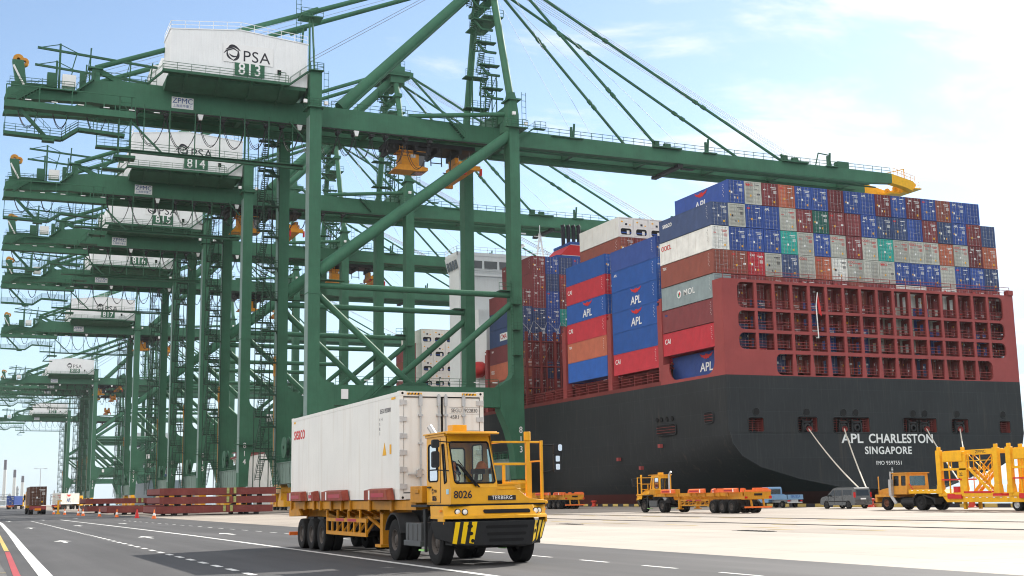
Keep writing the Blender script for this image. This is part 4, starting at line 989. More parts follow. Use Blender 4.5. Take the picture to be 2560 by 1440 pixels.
def walk(b):
    y0, y1 = 2.3, 3.9
    b.box(-42.6, -25.4, y0, y1, 54.8, 55.0); b.box(-42.6, -25.4, y0 - .06, y0, 54.8, 55.75)
    b.rail((-42.4, y0, 55.0), (-25.5, y0, 55.0), 2.9, 4.2, .14, 1)
    for x in (-40, -36, -32, -28): b.beam((x, y1, 54.9), (x, 4.8, 57.4), .15)
    b.mat(1)
    pts = [(-42.5, 51.2), (-35.1, 51.0), (-33.0, 52.6), (-26.8, 52.3)]
    for (xa, za), (xb, zb) in zip(pts, pts[1:]):
        b.beam((xa, 3.1, za), (xb, 3.1, zb), 1.2, .4); b.rail((xa, 2.5, za + .2), (xb, 2.5, zb + .2), 1.1, 1.5, .05, 3); b.rail((xa, 3.7, za + .2), (xb, 3.7, zb + .2), 1.1, 1.5, .05, 3)
    for x, z in ((-42.4, 51.2), (-38.6, 51), (-34.6, 51.3), (-31, 52.5), (-29.0, 52.4)): b.beam((x, 3.1, z), (x + .05, 3.1, 55), .1)
    b.beam((-40.7, 3.0, 54.9), (-37.2, 3.0, 51.2), .45); b.rail((-40.2, 2.6, 55), (-36.6, 2.6, 51.4), 1.0, 1.4, .05); b.box(-37.6, -36, 2.5, 3.7, 50.5, 50.8)
    b.box(-30.6, -26.2, 2.5, 3.8, 50.3, 50.6); b.rail((-30.5, 2.5, 50.6), (-26.2, 2.5, 50.6), 1.2, 1.1, .05, 3); b.beam((-30.5, 3, 50.4), (-30.5, 3, 55), .12)
    for x in (-27.6, -26.0): b.beam((x, 2.6, 48.6), (x, 2.6, 58.0), .16); b.beam((x, 3.6, 48.6), (x, 3.6, 55), .16)
    for i in range(8): b.beam((-27.6, 2.6, 49.4 + i * 1.1), (-26, 2.6, 49.4 + i * 1.1), .09)
    b.beam((-27.6, 2.6, 52), (-26, 2.6, 54.4), .08); b.beam((-26, 2.6, 55.2), (-27.6, 2.6, 57.6), .08)
    b.box(-28.2, -25.3, 2.2, 4.2, 49.0, 49.4); b.box(-29.6, -26.6, 2.4, 4, 47.3, 47.5); b.stair((-29.4, 3, 47.5), (-27.6, 3, 49.3), .8, (0, 1, 0), 6)
    # long tube walkway to the landside legs
    b.beam((-27.2, 3.0, 50.2), (-1.3, 3.0, 49.9), .5, .32); b.box(-27, -1.3, 2.4, 3.6, 50.28, 50.36)
    b.rail((-26.5, 2.4, 50.3), (-1.4, 2.4, 50.0), 1.15, 2, .05, 3)
    for i in range(7): x = -24.2 + i * 3.55; b.beam((x, 3.0, 50.2), (x, 3.0, 57.3), .14)
    b.beam((-26.3, 3.0, 54.9), (-21.6, 3.0, 50.3), .25); b.beam((-3.4, 3, 57), (-1.2, 3, 54.6), .2)
FX = [-25.2, -21.0, -16.3, -12.9, -9.5, -6.5, -4.2, -1.5, 1.3, 4.4, 6.9, 9.7, 12, 15.2, 19.2]
def festoon(b):
    for y in (4.3, 5.0):
        xs = [-41, -38, -36.5, -34, -32, -29] + FX
        for i, (xa, xb) in enumerate(zip(xs, xs[1:])):
            if i < 6 and i % 2: continue
            sag = 1.6 + .7 * (xb - xa); n = 10; za = 56.4
            b.path([(xa + (xb - xa) * k / n, y, za - sag * (1 - (2 * k / n - 1) ** 2) ** .8) for k in range(n + 1)], .05, 4)
    b.mat(1)
    for x in FX: b.box(x - .25, x + .25, 4.1, 5.2, 56.2, 56.7); b.beam((x - .3, 4.4, 56.3), (x - .6, 4.4, 56.9), .1); b.beam((x + .3, 4.4, 56.3), (x + .6, 4.4, 56.9), .1)
    b.box(-26, 30, 4.45, 4.6, 56.95, 57.1)
def flood_big(b): b.prism([(-.4, .4), (.4, .4), (.22, -.4), (-.22, -.4)], 'y', -.2, .2)
def flood_small(b): b.box(-.25, .25, -.2, .2, 0, .5)
def tube_light(b): b.box(0, .8, 0, .1, 0, .12)
FLOODS = [(flood_big, (-16.2, 4.1, 56.5)), (flood_big, (-1.6, 4.1, 56.5)), (flood_big, (7.2, 4.1, 56.5)), (flood_small, (-2.2, -1.7, 58.6)), (flood_small, (.9, -1.7, 58.6)), (flood_small, (31, -1.7, 60.4)), (flood_small, (33, -1.7, 58.9))] + [(tube_light, (x, -1.0, 18.3)) for x in (7, 12, 20, 24, 27)] + [(tube_light, (-40 + i * 3.4, 2.15, 55.9)) for i in range(6)]
def switch_box(b): b.box(3.6, 4.6, -1.15, -.93, 15.6, 17.0)
def portal_rail(b): b.rail((2.8, -.9, 17.65), (28, -.9, 17.65), 1.2, 1.6, .06, 3)
def portal_stair(b):
    b.stair((3.0, -1.3, 11.6), (6.2, -1.3, 14.6), .8, (0, 1, 0), 10); b.stair((6.6, -1.3, 14.7), (9.7, -1.3, 17.6), .8, (0, 1, 0), 10); b.box(5.9, 7.2, -1.7, -.92, 14.5, 14.7); b.box(9.6, 11, -1.7, -.92, 17.5, 17.65)
    b.box(-2.3, 3.4, -1.8, -1.02, 11.4, 11.55); b.rail((-2.3, -1.8, 11.55), (3.2, -1.8, 11.55), 1.1, 1.4, .06, 2)
def leg_ladder(b):
    for z in (22.5, 26.4, 30.3): b.box(30.2, 31.5, -2.1, -1.1, z, z + .12); b.rail((30.2, -2.1, z + .12), (31.4, -2.1, z + .12), 1.0, .7, .05)
    for x in (30.0, 30.45): b.beam((x, -1.5, 18), (x, -1.5, 34), .06)
    for i in range(30): b.beam((30.0, -1.5, 18.4 + i * .52), (30.45, -1.5, 18.4 + i * .52), .05)
    b.rail((28.4, -.8, 32.65), (30.4, -.8, 32.65), 1.1, .8, .06)
def gallery_land(b): b.rail((-1.75, -1.6, 58.35), (.75, -1.6, 58.35), 1.1, .9, .06, 3); b.rail((-1.75, -1.6, 58.35), (-1.75, 1.6, 58.35), 1.1, .9, .06, 3)
def gallery_water(b): b.box(29.6, 33.3, -1.9, -1.1, 58.4, 58.55); b.rail((29.6, -1.9, 58.55), (33.3, -1.9, 58.55), 1.1, .9, .06, 3); b.box(32.15, 33.3, -1.1, 1.6, 58.4, 58.55)
def top_ladder(x0, z0):
    def f(b):
        for q in range(5): b.beam((x0, -1.2, z0 + q), (x0 + .7, -1.2, z0 + q), .06)
        b.beam((x0, -1.2, z0 - 1), (x0, -1.2, z0 + 4.4), .06); b.beam((x0 + .7, -1.2, z0 - 1), (x0 + .7, -1.2, z0 + 4.4), .06)
    return f
def top_rail(b): b.rail((-2.4, 1.5, 63.9), (.6, -1.2, 63.9), 1.1, 1, .06)
def low_fill(b):
    # lockers, cable reel and pipes on the sill level
    b.box(-1.0, .2, 2.0, 3.4, 7.1, 8.9)
    b.lathe([(.3, -.4), (1.6, -.4), (1.6, -.3), (.5, -.3), (.5, .3), (1.6, .3), (1.6, .4), (.3, .4)], (-1.6, 10, 9.2), 'x', 20)
def uptube(b): b.tube((16, 5.4, 60.6), (30.6, .3, 61.0), .37, n=12); b.box(15, 18, 4.8, 6, 60.1, 60.35)
def leg_duct_skylit(b):
    b.box(-1.38, -1.301, -.97, .9, 6.5, 57); b.box(-1.42, -1.3, GY - .95, GY - .2, 5, 56); b.beam((-1.5, GY - 1.3, 5), (-1.5, GY - 1.3, 56), .2)  # near leg: added cover painting its sky-lit face; far leg: duct and pipe
def leg_elevator(b): b.box(-1.85, -1.55, GY - 1.5, GY - 1.2, 20.5, 23.6); b.beam((-1.7, GY - 1.35, 5), (-1.7, GY - 1.35, 20.5), .08)
def stairs(b):
    z = 4.6; xA, xB = -3.9, -2.6; yb, yt = GY - .6, GY - 3.6
    while z < 58:
        b.stair((xA, yb, z), (xA, yt, z + 3.1), .85, n=12); b.box(xA - .5, xB + .55, yt - 1.0, yt, z + 2.9, z + 3.1); b.rail((xA - .5, yt - 1, z + 3.1), (xB + .55, yt - 1, z + 3.1), 1.1, 1.2, .06, 3)
        b.stair((xB, yt, z + 3.1), (xB, yb, z + 4.9), .85, n=8); b.box(xA - .5, xB + .55, yb, yb + 1.0, z + 4.7, z + 4.9); b.rail((xA - .5, yb + 1, z + 4.9), (xB + .55, yb + 1, z + 4.9), 1.1, 1.2, .06, 3)
        b.rail((xA - .5, yt - 1, z + 3.1), (xA - .5, yt, z + 3.1), 1.1, 1, .06, 3); b.rail((xA - .5, yb, z + 4.9), (xA - .5, yb + 1, z + 4.9), 1.1, 1, .06, 3)
        b.beam((xB + .5, yt - .5, z + 3.0), (-1.3, yt + 2.6, z + 3.0), .12); b.beam((xB, yb + .5, z + 4.8), (-1.3, yb + .5, z + 4.8), .12)
        z += 4.9
    for x, y in ((xA - .5, yt - 1), (xB + .55, yt - 1), (xA - .5, yb + 1), (xB + .55, yb + 1)): b.beam((x, y, 3.5), (x, y, 58), .13)
def mast_stair(b):
    # switchback stairs hung inside the near mast leg
    for k in range(6):
        z0 = 61.4 + k * 4.3; y = 2.6 + k * 1.26
        a = Vector((28.9, y + 2.6, z0)); c = Vector((28.9, y, z0 + 4.1))
        b.stair(a, c, .8, (1, 0, 0), 14)
        b.box(27.2, 30.6, c.y - 1.2, c.y, c.z - .1, c.z + .1); b.rail((27.2, c.y - 1.2, c.z + .1), (29.6, c.y - 1.2, c.z + .1), 1.1, .9, .05, 3); b.rail((27.2, c.y - 1.2, c.z + .1), (27.2, c.y, c.z + .1), 1.1, .6, .05, 3)
        b.beam((27.4, c.y - .6, c.z), (28.8, c.y - .6, c.z - 1.5), .3); b.beam((28.8, c.y - .6, c.z - 1.5), (30.8, c.y - .6, c.z - 1.5), .35); b.beam((28.9, y + 2.6, z0 - .1), (30.6, y + 1.5, z0 - .1), .2)
    for x, y in ((27.0, 5.6), (28.4, 5.6), (29.8, 4.2), (30.6, 4.2), (29.8, 7), (27, 7)): b.beam((x, y, 60), (x, y, 68.6), .16)
    for zz in (63.2, 68.4): b.box(25.8, 29.8, 5.4, 7.2, zz, zz + .15); b.rail((25.8, 5.4, zz + .15), (29.8, 5.4, zz + .15), 1.1, 1, .05, 3)
    for k in range(4): b.beam((29.8, 4.2, 60.5 + k * 2), (30.6, 4.2, 62.5 + k * 2), .08)
    b.stair((25, 4.3, 57.6), (22.6, 4.3, 60.1), .8, (0, 1, 0), 9)
def trolley(b):
    b.box(0, 14.5, 6.6, 12.0, 56.3, 57.0)
    for x in (.5, 4.2, 8, 11.6):
        b.box(x, x + .5, 6.3, 12.3, 55.5, 56.3)
    b.box(4.4, 7.2, 7.2, 11.6, 55.2, 56.3); b.beam((7.2, 7.5, 56.4), (7.3, 7.5, 53.5), .14); b.beam((9, 7.5, 56.4), (9.1, 7.5, 53.5), .14); b.beam((7.2, 7.5, 54), (9.1, 7.5, 54), .14); b.beam((10.8, 7.8, 56.3), (10.6, 7.8, 52.5), .16); b.beam((9.4, 7.8, 52.6), (10.6, 7.8, 52.5), .14)
    b.rail((0, 6.4, 55.5), (4, 6.4, 55.5), -1.0, 1, .06)
def cab(b):
    b.box(.4, 3.3, 7.6, 10.0, 53.2, 55.5); b.box(-.1, 4.3, 7.2, 10.3, 55.5, 55.65); b.prism([(-1.0, 52.35), (3.4, 52.35), (4.6, 52.5), (4.6, 53.0), (3.2, 53.2), (-.2, 53.2)], 'y', 7.0, 10.2)
    b.rail((-.6, 7.1, 53.1), (3, 7.1, 53.1), .6, 1, .05); b.rail((0, 7.3, 55.6), (1.0, 7.3, 55.6), 1.9, .5, .07, 4)
    b.mat(1).box(3.3, 4.3, 7.7, 9.9, 53.3, 55.45); b.mat(2).box(1.9, 2.7, 7.5, 7.6, 54.6, 55.1); b.mat(1).box(2.6, 4.2, 7.6, 9.6, 52.3, 52.36)
def spreader(b):
    b.box(-1.2, 1.2, 6.4, 12.6, 1.6, 2.4); b.box(-.9, .9, 4.8, 14.8, .6, 1.2); b.box(-1.22, 1.22, 3.4, 4.0, .3, 1.0); b.box(-1.22, 1.22, 15.6, 16.2, .3, 1.0)
    b.box(-.45, .45, 3.4, 16.2, .5, .95); b.box(-1.3, -.7, 8, 11, 2.4, 3.4); b.box(.6, 1.3, 8, 11, 2.4, 3.4); b.mat(1)
    for s in (-1, 1):
        b.box(s * 1.2, s * 1.45, 3.3, 3.9, -.5, .6); b.box(s * .9, s * 1.3, 7.0, 7.6, 1.2, 1.7)
    b.mat(2)
    for s in (-.8, .8): b.lathe([(.1, -.15), (.5, -.15), (.5, .15), (.1, .15)], (s, 9.5, 2.9), 'y', 12)
def hoist(b):
    for sx in (-.9, .9):
        for y in (7.4, 11.4): b.tube((sx, y, 0), (sx, y, 1), .035, n=4, caps=False)
def make_crane(num, X, Y, tx, hz, label, sc=None):
    g = 'green quay cranes in a row along the berth'
    c = empty('quay_crane', (X, Y, 0), 0, label, 'crane', g, sc)
    for y in (0, GY):
        l1 = part('leg', leg_land, GREEN, c, (0, y, 0), key='leg_land'); l2 = part('leg', leg_water, GREEN, c, (0, y, 0), key='leg_water')
        part('portal_beam', portal, GREEN, c, (0, y, 0)); part('horizontal_brace', tube_h, GREEN, c, (0, y, 0)); part('diagonal_brace', tube_d, GREEN, c, (0, y, 0))
        part('lower_brace', tube_v1, GREEN, c, (0, y, 0), key='tv1'); part('lower_brace', tube_v2, GREEN, c, (0, y, 0), key='tv2')
    for x in (-.45, 31.3):
        s = part('sill_beam', sill, SILL, c, (x, 0, 0)); part('sill_railing', sill_rail, [GREEN_D], s)
        for y in (1.0, GY - 1):
            bo = part('bogie', bogie, [YEL, CHASS], c, (x, y, 0)); part('bogie_ladder', bogie_ladder, STEEL, bo)
    part('top_beam', topbeam, GREEN, c); part('top_beam', topbeam_w, GREEN, c, key='topbeam_w')
    for y in (4.7, 12.45):
        part('girder', girder, GREEN, c, (0, y, 0)); bo = part('boom', boom, GREEN, c, (0, y, 0)); part('boom_tip', boom_tip, YELB, bo)
    part('boom_end_frame', tip_cross, YELB, c, (0, 4.7, 0)); part('girder_railing', rails_girder, GREEN_D, c); part('boom_railing', boom_fittings, GREEN_D, c); part('boom_railing', rails_far, GREEN_D, c, key='rails_far'); part('girder_tie', ties, [GREEN_D, CHASS], c)
    mh = part('machinery_house', mhouse, HOUSEW, c); part('roof_railing', mrail, WHITE, mh)
    part('house_platform', mplat, GREEN_D, c)
    part('house_door', mdoor, [WHITE, DARK], mh)
    pl = part('logo_panel', lambda b: b.box(-13.9, -6.6, -.09, -.055, 63.98, 66.75), SIGNW, mh)
    part('emblem', logo, BLACK, mh, (-12.55, -.1, 65.45)); text('lettering', 'PSA', 2.35, BLACK, mh, (-9.1, -.1, 65.0), ext=.01, gap=1.08)
    nb = part('number_board', numboard, GREEN, mh); text('number', num, 2.45, SIGNW, mh, (-10.05, -.17, 63.02), ext=.012, bold=.03, gap=1.1, sx=.85)
    zs = part('maker_sign', zsign, SIGNW, c, (-18.7, 4.7, 58.55)); text('lettering', 'ZPMC', 1.12, NAVY, zs, (0, -.06, .28), ext=.005, bold=0); text('lettering', '上海振华重工', .47, NAVY, zs, (0, -.06, -.48), ext=.005)
    part('mast_leg', mast_near, GREEN, c, key='mastn'); part('mast_leg', mast_far, GREEN, c, key='mastf')
    part('main_backstay', bigstay(5.4, 8.0), GREEN, c, key='bs1'); part('main_backstay', bigstay(14, 11.5), GREEN, c, key='bs2')
    part('mast_head', apex, GREEN, c)
    for y in (5.3, 13.2):
        part('upper_backstay', backstay(y), GREEN, c, key='ubs%g' % y); part('backstay_post', stay_post(y), GREEN, c, key='usp%g' % y)
    part('backstay_prop', stay_mast, GREEN_D, c)
    for k, (x1, z1, y0, y1) in enumerate(((87.2, 59.6, 6.9, 5.4), (87.2, 59.6, 12.6, 13.1), (61.2, 59.8, 6.9, 5.4), (61.2, 59.8, 12.6, 13.1))): part('forestay', fstay(x1, z1, y0, y1), GREEN, c, key='fs%d' % k)
    part('hoist_rope', ropes, ROPEM, c, key='ropes'); part('tail_frame', tail, GREEN_D, c); part('tail_sheave', sheave, [GREEN, YELO, WHITE], c); part('control_cabinet', cabinet, WHITE, c)
    part('hanging_walkway', walk, [GREEN, GREEN_D], c); part('festoon_cable', festoon, [CABLE, CHASS], c); part('switch_box', switch_box, SIGNW, c); [part('floodlight', f_, SIGNW, c, p_, key=f_.__name__) for f_, p_ in FLOODS]
    part('portal_railing', portal_rail, GREEN_D, c); part('access_stair', portal_stair, GREEN_D, c); part('leg_ladder', leg_ladder, GREEN_D, c); part('gallery', gallery_land, GREEN_D, c, key='gall1'); part('gallery', gallery_water, GREEN_D, c, key='gall2'); part('top_ladder', top_ladder(32.6, 60), GREEN_D, c, key='tl1'); part('top_ladder', top_ladder(.7, 59.6), GREEN_D, c, key='tl2'); part('top_railing', top_rail, GREEN_D, c); part('cable_reel', low_fill, GREEN_D, c); part('top_strut', uptube, GREEN, c); part('duct_skylit_cover', leg_duct_skylit, DUCT_SKYLIT, c); part('lift_mast', leg_elevator, YELO, c); part('stair_tower', stairs, STAIRM, c); part('mast_stair', mast_stair, GREEN_D, c)
    tr = part('trolley', trolley, CHASS, c, (tx, 0, 0)); cb = part('operator_cab', cab, [CABO, GLASSD, STEEL], tr, (2.0, 0, 0), key='opcab')
    sp = part('spreader', spreader, [CABO, CRED, CHASS], tr, (12.9, 0, hz - 1.6))
    if hz < 55: h = part('hoist_rope', hoist, ROPEM, tr, (12.9, 0, hz + .5), key='hoistrope'); h.scale = (1, 1, 57 - hz - .5)
    for x, dy in ((-.35, -1.02), (31.45, -1.12)):
        for k, d in enumerate(num): text('leg_number', d, 1.35, SIGNW, c, (x, dy, 11.3 - k * 1.45), ext=.01, bold=.015, sx=.85)
    return c
STAIRM = M('stair_dark_green', (.022, .06, .038), .65, var=.2, scale=.6)
CR = [('813', 44.8, 172.5, 13.2, 53.6, 'nearest green quay crane, numbered 813, with white machinery house'), ('814', 46.14, 226.6, -3, 53.5, 'second green quay crane from the front, numbered 814'), ('815', 47.2, 276.1, 28, 53.6, 'third green quay crane in the row, numbered 815'),
      ('816', 48.25, 326.9, 16, 53, 'fourth green quay crane in the row, numbered 816'), ('817', 50.55, 426.2, -2, 53, 'green quay crane numbered 817, half way down the row'), ('818', 54.6, 615, -2.3, 56, 'distant green quay crane numbered 818 with a clear white house'),
      ('819', 54.9, 646, -1.8, 53.5, 'distant green quay crane just behind the one numbered 818'), ('820', 55.2, 678, -1.5, 49, 'distant green quay crane, third of the close far group of three')]
for a in CR: make_crane(*a)
make_crane('821', 56.5, 805, 8, 54, 'farthest and lowest green quay crane, numbered 821, at far left', (1, 1, .9))
# ------------------------------------------------------------------ hatch covers
def hatch(b):
    L, W = 13.4, 11
    b.box(0, L, .25, W - .25, .5, .78); b.box(0, L, 0, .25, 0, .8); b.box(0, L, W - .25, W, 0, .8)
    for i in range(8): b.box(.02, .25, .25 + i * 1.5, .33 + i * 1.5, 0, .5)
    for i in range(6): b.box(.0 + i * 2.6, .14 + i * 2.6, .25, W - .25, .12, .5)
    for i in range(5): b.box(.8 + i * 2.7, 1.3 + i * 2.7, -.12, 0, 0, .3)
    b.mat(1)
    for x in (7.6, 8.4): b.box(x, x + .3, -.05, 0, .12, .8)
    b.mat(2).box(8.05, 8.22, -.06, -.01, .2, .8); b.mat(3)
    for x in (3, 6, 9.5): b.box(x, x + .9, .5, 1.5, .0, .12)
def blocks(b):
    for x in (2.0, 3.2, 10.2, 11.4):
        for y in (.4, 9.6): b.box(x, x + .45, y, y + .8, 0, 1)
HG = 'hatch covers laid on the apron'
HY = M('stopper_yellow_green', (.32, .34, .12), .6, var=.3, scale=4)
def hatch_at(x, y, z, lab, rz=0):
    o = part('hatch_cover', hatch, [HATCH, HY, SHOE, YEL], None, (x, y, z), (0, 0, rz)); o['label'] = lab; o['category'] = 'hatch cover'; o['group'] = HG; return o
def dunnage(x, y, z, h, lab):
    o = put('timber_block', None, None, (x, y, z)); bpy.data.objects.remove(o)
    o = part('dunnage_block', blocks, CHASS, None, (x, y, z)); o.scale = (1, 1, h); o['label'] = lab; o['category'] = 'dunnage'
hatch_at(20.0, 147.6, .28, 'maroon steel hatch cover at the bottom of the near three-high pile'); hatch_at(20.4, 147.7, 1.32, 'maroon steel hatch cover in the middle of the near pile'); hatch_at(20.4, 147.7, 2.32, 'maroon steel hatch cover on top of the near three-high pile')
dunnage(20.0, 147.6, 0, .28, 'dark blocks carrying the near pile of hatch covers on the ground'); dunnage(20.4, 147.8, 1.1, .24, 'dark blocks between the lowest and middle hatch cover'); dunnage(20.4, 147.8, 2.12, .22, 'dark blocks between the middle and top hatch cover')
hatch_at(17.0, 171, .3, 'low maroon hatch cover behind the traffic cones, left of the near pile'); hatch_at(17.6, 206, .3, 'lower maroon hatch cover of the far two-high pile'); hatch_at(17.3, 206.3, 1.45, 'upper maroon hatch cover of the far two-high pile by the road')
dunnage(17.0, 171, 0, .3, 'dark blocks under the low hatch cover behind the cones'); dunnage(17.6, 206, 0, .3, 'dark blocks under the far pile of hatch covers'); dunnage(17.3, 206.3, 1.1, .36, 'dark blocks between the two far hatch covers')
# traffic cones
def cone(b):
    b.box(-.22, .22, -.22, .22, 0, .05); b.lathe([(.2, .05), (.15, .3)], (0, 0, 0), 'z', 12); b.lathe([(.09, .55), (.03, .9), (.001, .9)], (0, 0, 0), 'z', 12); b.mat(1).lathe([(.15, .3), (.09, .55)], (0, 0, 0), 'z', 12)
def cone_red(b): b.box(-.24, .24, -.24, .24, 0, .06); b.lathe([(.2, .06), (.16, .4), (.1, .6), (.12, .62), (.05, .9), (.001, .9)], (0, 0, 0), 'z', 12)
CONES = [(17.0, 126.5, 0, 'traffic cone nearest the pile of hatch covers'), (16.3, 134, 1, 'plain red traffic marker second from the hatch pile'), (15.6, 146, 0, 'traffic cone in front of the low hatch cover end'), (14.9, 158, 0, 'traffic cone in front of the low hatch cover left end'), (14.0, 170, 0, 'left traffic cone of the close pair by the far hatch pile'), (13.9, 176, 0, 'right traffic cone of the close pair by the far hatch pile'), (13.3, 192, 0, 'small traffic cone in front of the far hatch pile corner'), (12.6, 205, 0, 'small traffic cone beside the yellow post'), (12.2, 222, 0, 'farthest small traffic cone near the white container truck')]
for x, y, k, lab in CONES:
    o = part('traffic_cone', cone_red if k else cone, [CRED] if k else [ORNG, WHITE], None, (x, y, .01), key='cone%d' % k, smooth=50); o['label'] = lab; o['category'] = 'traffic cone'; o['group'] = 'traffic cones along the road edge'
o = part('gate_post', lambda b: (b.box(-.3, .3, -.2, .2, 0, .2), b.box(-.14, .14, -.14, .14, .2, 1.9), b.box(-.14, .5, -.14, .14, 1.9, 2.1)), YEL, None, (13.1, 203, 0)); o['label'] = 'short yellow steel post beside the far hatch covers'; o['category'] = 'post'

# ------------------------------------------------------------------ wheels and trucks (local: front faces -y, x 0 centre)
def wheel(r, w, rimr):
    def f(b):
        b.lathe([(rimr, -w * .42), (r * .9, -w * .5), (r * .985, -w * .42), (r, -w * .2), (r, w * .2), (r * .985, w * .42), (r * .9, w * .5), (rimr, w * .42)], (0, 0, 0), 'x', 28)
        b.lathe([(r * 1.004, -w * .04), (r * 1.004, w * .04)], (0, 0, 0), 'x', 28)
    return f
def rim(r, w):
    def f(b):
        b.lathe([(r, -w * .42), (r * .9, -w * .36), (r * .82, -w * .2), (r * .55, -w * .16), (r * .42, -w * .3), (r * .2, -w * .34), (.001, -w * .34)], (0, 0, 0), 'x', 24)
        for i in range(10):
            a = 2 * math.pi * i / 10; b.tube((-w * .16, r * .66 * math.cos(a), r * .66 * math.sin(a)), (-w * .28, r * .66 * math.cos(a), r * .66 * math.sin(a)), r * .06, n=6)
        b.lathe([(r * .82, w * .2), (.001, w * .2)], (0, 0, 0), 'x', 20)
    return f
def add_wheel(par, x, y, r=.55, w=.33, rr=.3, dual=False, rimmat=None):
    sgn = 1 if x < 0 else -1
    for k in range(2 if dual else 1):
        wo = part('wheel', wheel(r, w, rr), RUBBER, par, (x + sgn * k * (w + .04), y, r), (0, 0, 0 if x < 0 else math.pi), key='whl%g%g%g' % (r, w, rr), smooth=40)
        part('rim', rim(rr, w), rimmat or RIM, wo, key='rim%g%g%s' % (rr, w, (rimmat or RIM).name), smooth=40)
def ray_poly(c, a, poly):
    best = None; d = (math.cos(a), math.sin(a))
    for p, q in zip(poly, poly[1:] + poly[:1]):
        e = (q[0] - p[0], q[1] - p[1]); den = d[0] * e[1] - d[1] * e[0]
        if abs(den) < 1e-9: continue
        t = ((p[0] - c[0]) * e[1] - (p[1] - c[1]) * e[0]) / den; s = ((p[0] - c[0]) * d[1] - (p[1] - c[1]) * d[0]) / den
        if t > 0 and -1e-6 <= s <= 1 + 1e-6 and (best is None or t < best): best = t
    return (c[0] + d[0] * best, c[1] + d[1] * best)
def ring(b, outer, inner, P):
    c = (sum(p[0] for p in inner) / len(inner), sum(p[1] for p in inner) / len(inner))
    an = sorted({round(math.atan2(p[1] - c[1], p[0] - c[0]), 5) for p in outer + inner})
    o = [ray_poly(c, a, outer) for a in an]; i = [ray_poly(c, a, inner) for a in an]; n = len(an)
    b.add([P(p) for p in o] + [P(p) for p in i], [(k, (k + 1) % n, n + (k + 1) % n, n + k) for k in range(n)])
# cab planes
def PF(p): # front: (x,z) leaning back
    z = p[1]; return (p[0], .36 + max(0, z - 1.85) * .2, z)
def PL(x): return lambda p: (x, p[0], p[1])
WIN_F = rrect(-.92, .2, 1.96, 2.94, .1, corners=(1, 1, 1, 1))
def cab_shell(b):
    ring(b, [(-1.08, 1.85), (.34, 1.85), (.24, 3.12), (-1.02, 3.12)], [(-.93, 2.0), (-.88, 1.96), (.22, 1.96), (.27, 2.0), (.2, 2.9), (.16, 2.95), (-.93, 2.95), (-.97, 2.9)], PF)
    for x in (-1.06, .3):
        ring(b, [(.36, 1.46), (1.55, 1.46), (1.55, 3.12), (.92, 3.12), (.92, 1.46)][:0] or [(.88, 1.46), (1.55, 1.46), (1.55, 3.12), (.88, 3.12)], rrect(.98, 1.45, 2.02, 2.92, .07), PL(x))
        ring(b, [(.36, 1.85), (.88, 1.46), (.88, 3.12), (.61, 3.12)], [(.56, 2.0), (.66, 1.96), (.78, 2.9), (.68, 2.9)], PL(x))
        b.quad((x, .36, 1.85), (x, .36, 1.46), (x, .88, 1.46))
    ring(b, [(-1.06, 1.46), (.3, 1.46), (.3, 3.12), (-1.06, 3.12)], rrect(-.9, .12, 1.95, 2.85, .08), lambda p: (p[0], 1.55, p[1]))
    b.quad((-1.06, .6, 3.12), (.28, .6, 3.12), (.3, 1.55, 3.12), (-1.06, 1.55, 3.12)); b.quad((-1.06, .4, 1.47), (.3, .4, 1.47), (.3, 1.55, 1.47), (-1.06, 1.55, 1.47))
def cab_roof(b):
    b.box(-1.14, .38, .42, 1.62, 3.16, 3.2); b.box(-1.16, .4, .36, .44, 3.13, 3.17); b.box(-1.1, .3, .6, 1.58, 3.1, 3.162)
    b.box(-.75, -.32, .75, 1.0, 3.2, 3.38)
def hood(b):
    b.prism([(-1.14, 1.46), (1.4, 1.46), (1.38, 1.52), (.88, 1.58), (.52, 1.86), (.52, 1.9), (.06, 1.9), (.06, 1.85), (-1.14, 1.85)], 'y', .36, .42)
    b.prism([(.05, 1.46), (1.36, 1.46), (1.36, 1.5), (.86, 1.56), (.5, 1.86), (.05, 1.86)], 'y', .42, 1.6)
    b.box(.06, .6, .33, .55, 1.9, 1.925); b.box(.06, .66, .34, .5, 1.8, 1.82)
def hood_grille(b):
    for i in range(9): b.box(.42 + i * .05, .44 + i * .05, 1.61, 1.63, 1.5, 1.85 - i * .03)
def front_band(b):
    pl = [(-1.34, 1.25), (-1.34, .35), (-1.18, .2), (-.55, .02), (.95, .02), (1.2, .2), (1.36, .35), (1.36, 1.25)]
    n = len(pl)
    ins = lambda k, d, lift: (pl[k][0] * (1 - d * .03), pl[k][1] + d)
    l0 = [(x, y, 1.12) for x, y in pl]; l1 = [(x, y, 1.18) for x, y in pl]; l2 = [(x * .985, y + .1 if y < .3 else y + .04, 1.2) for x, y in pl]; l3 = [(x * .985, y + .24 if y < .3 else y + .08, 1.42) for x, y in pl]
    b.add(l0 + l1 + l2 + l3, [(k + q * n, k + 1 + q * n, k + 1 + (q + 1) * n, k + (q + 1) * n) for q in range(3) for k in range(n - 1)] + [tuple(range(3 * n, 4 * n))])
    # wheel arch skirt on each side
    for s in (-1.34, 1.36): b.box(s, s * .97, .35, .75, 1.0, 1.14)
def band_slot(b):
    pts = rrect(-.4, .82, 1.24, 1.33, .045, 5)
    b.add([(x, .105 + (z - 1.2) * .62, z) for x, z in pts] + [(x, .09 + (z - 1.2) * .62, z) for x, z in pts], [tuple(range(len(pts), 2 * len(pts)))] + [(i, (i + 1) % len(pts), len(pts) + (i + 1) % len(pts), len(pts) + i) for i in range(len(pts))])
def band_gap(b): b.box(-1.2, 1.3, .3, 1.5, 1.42, 1.46)
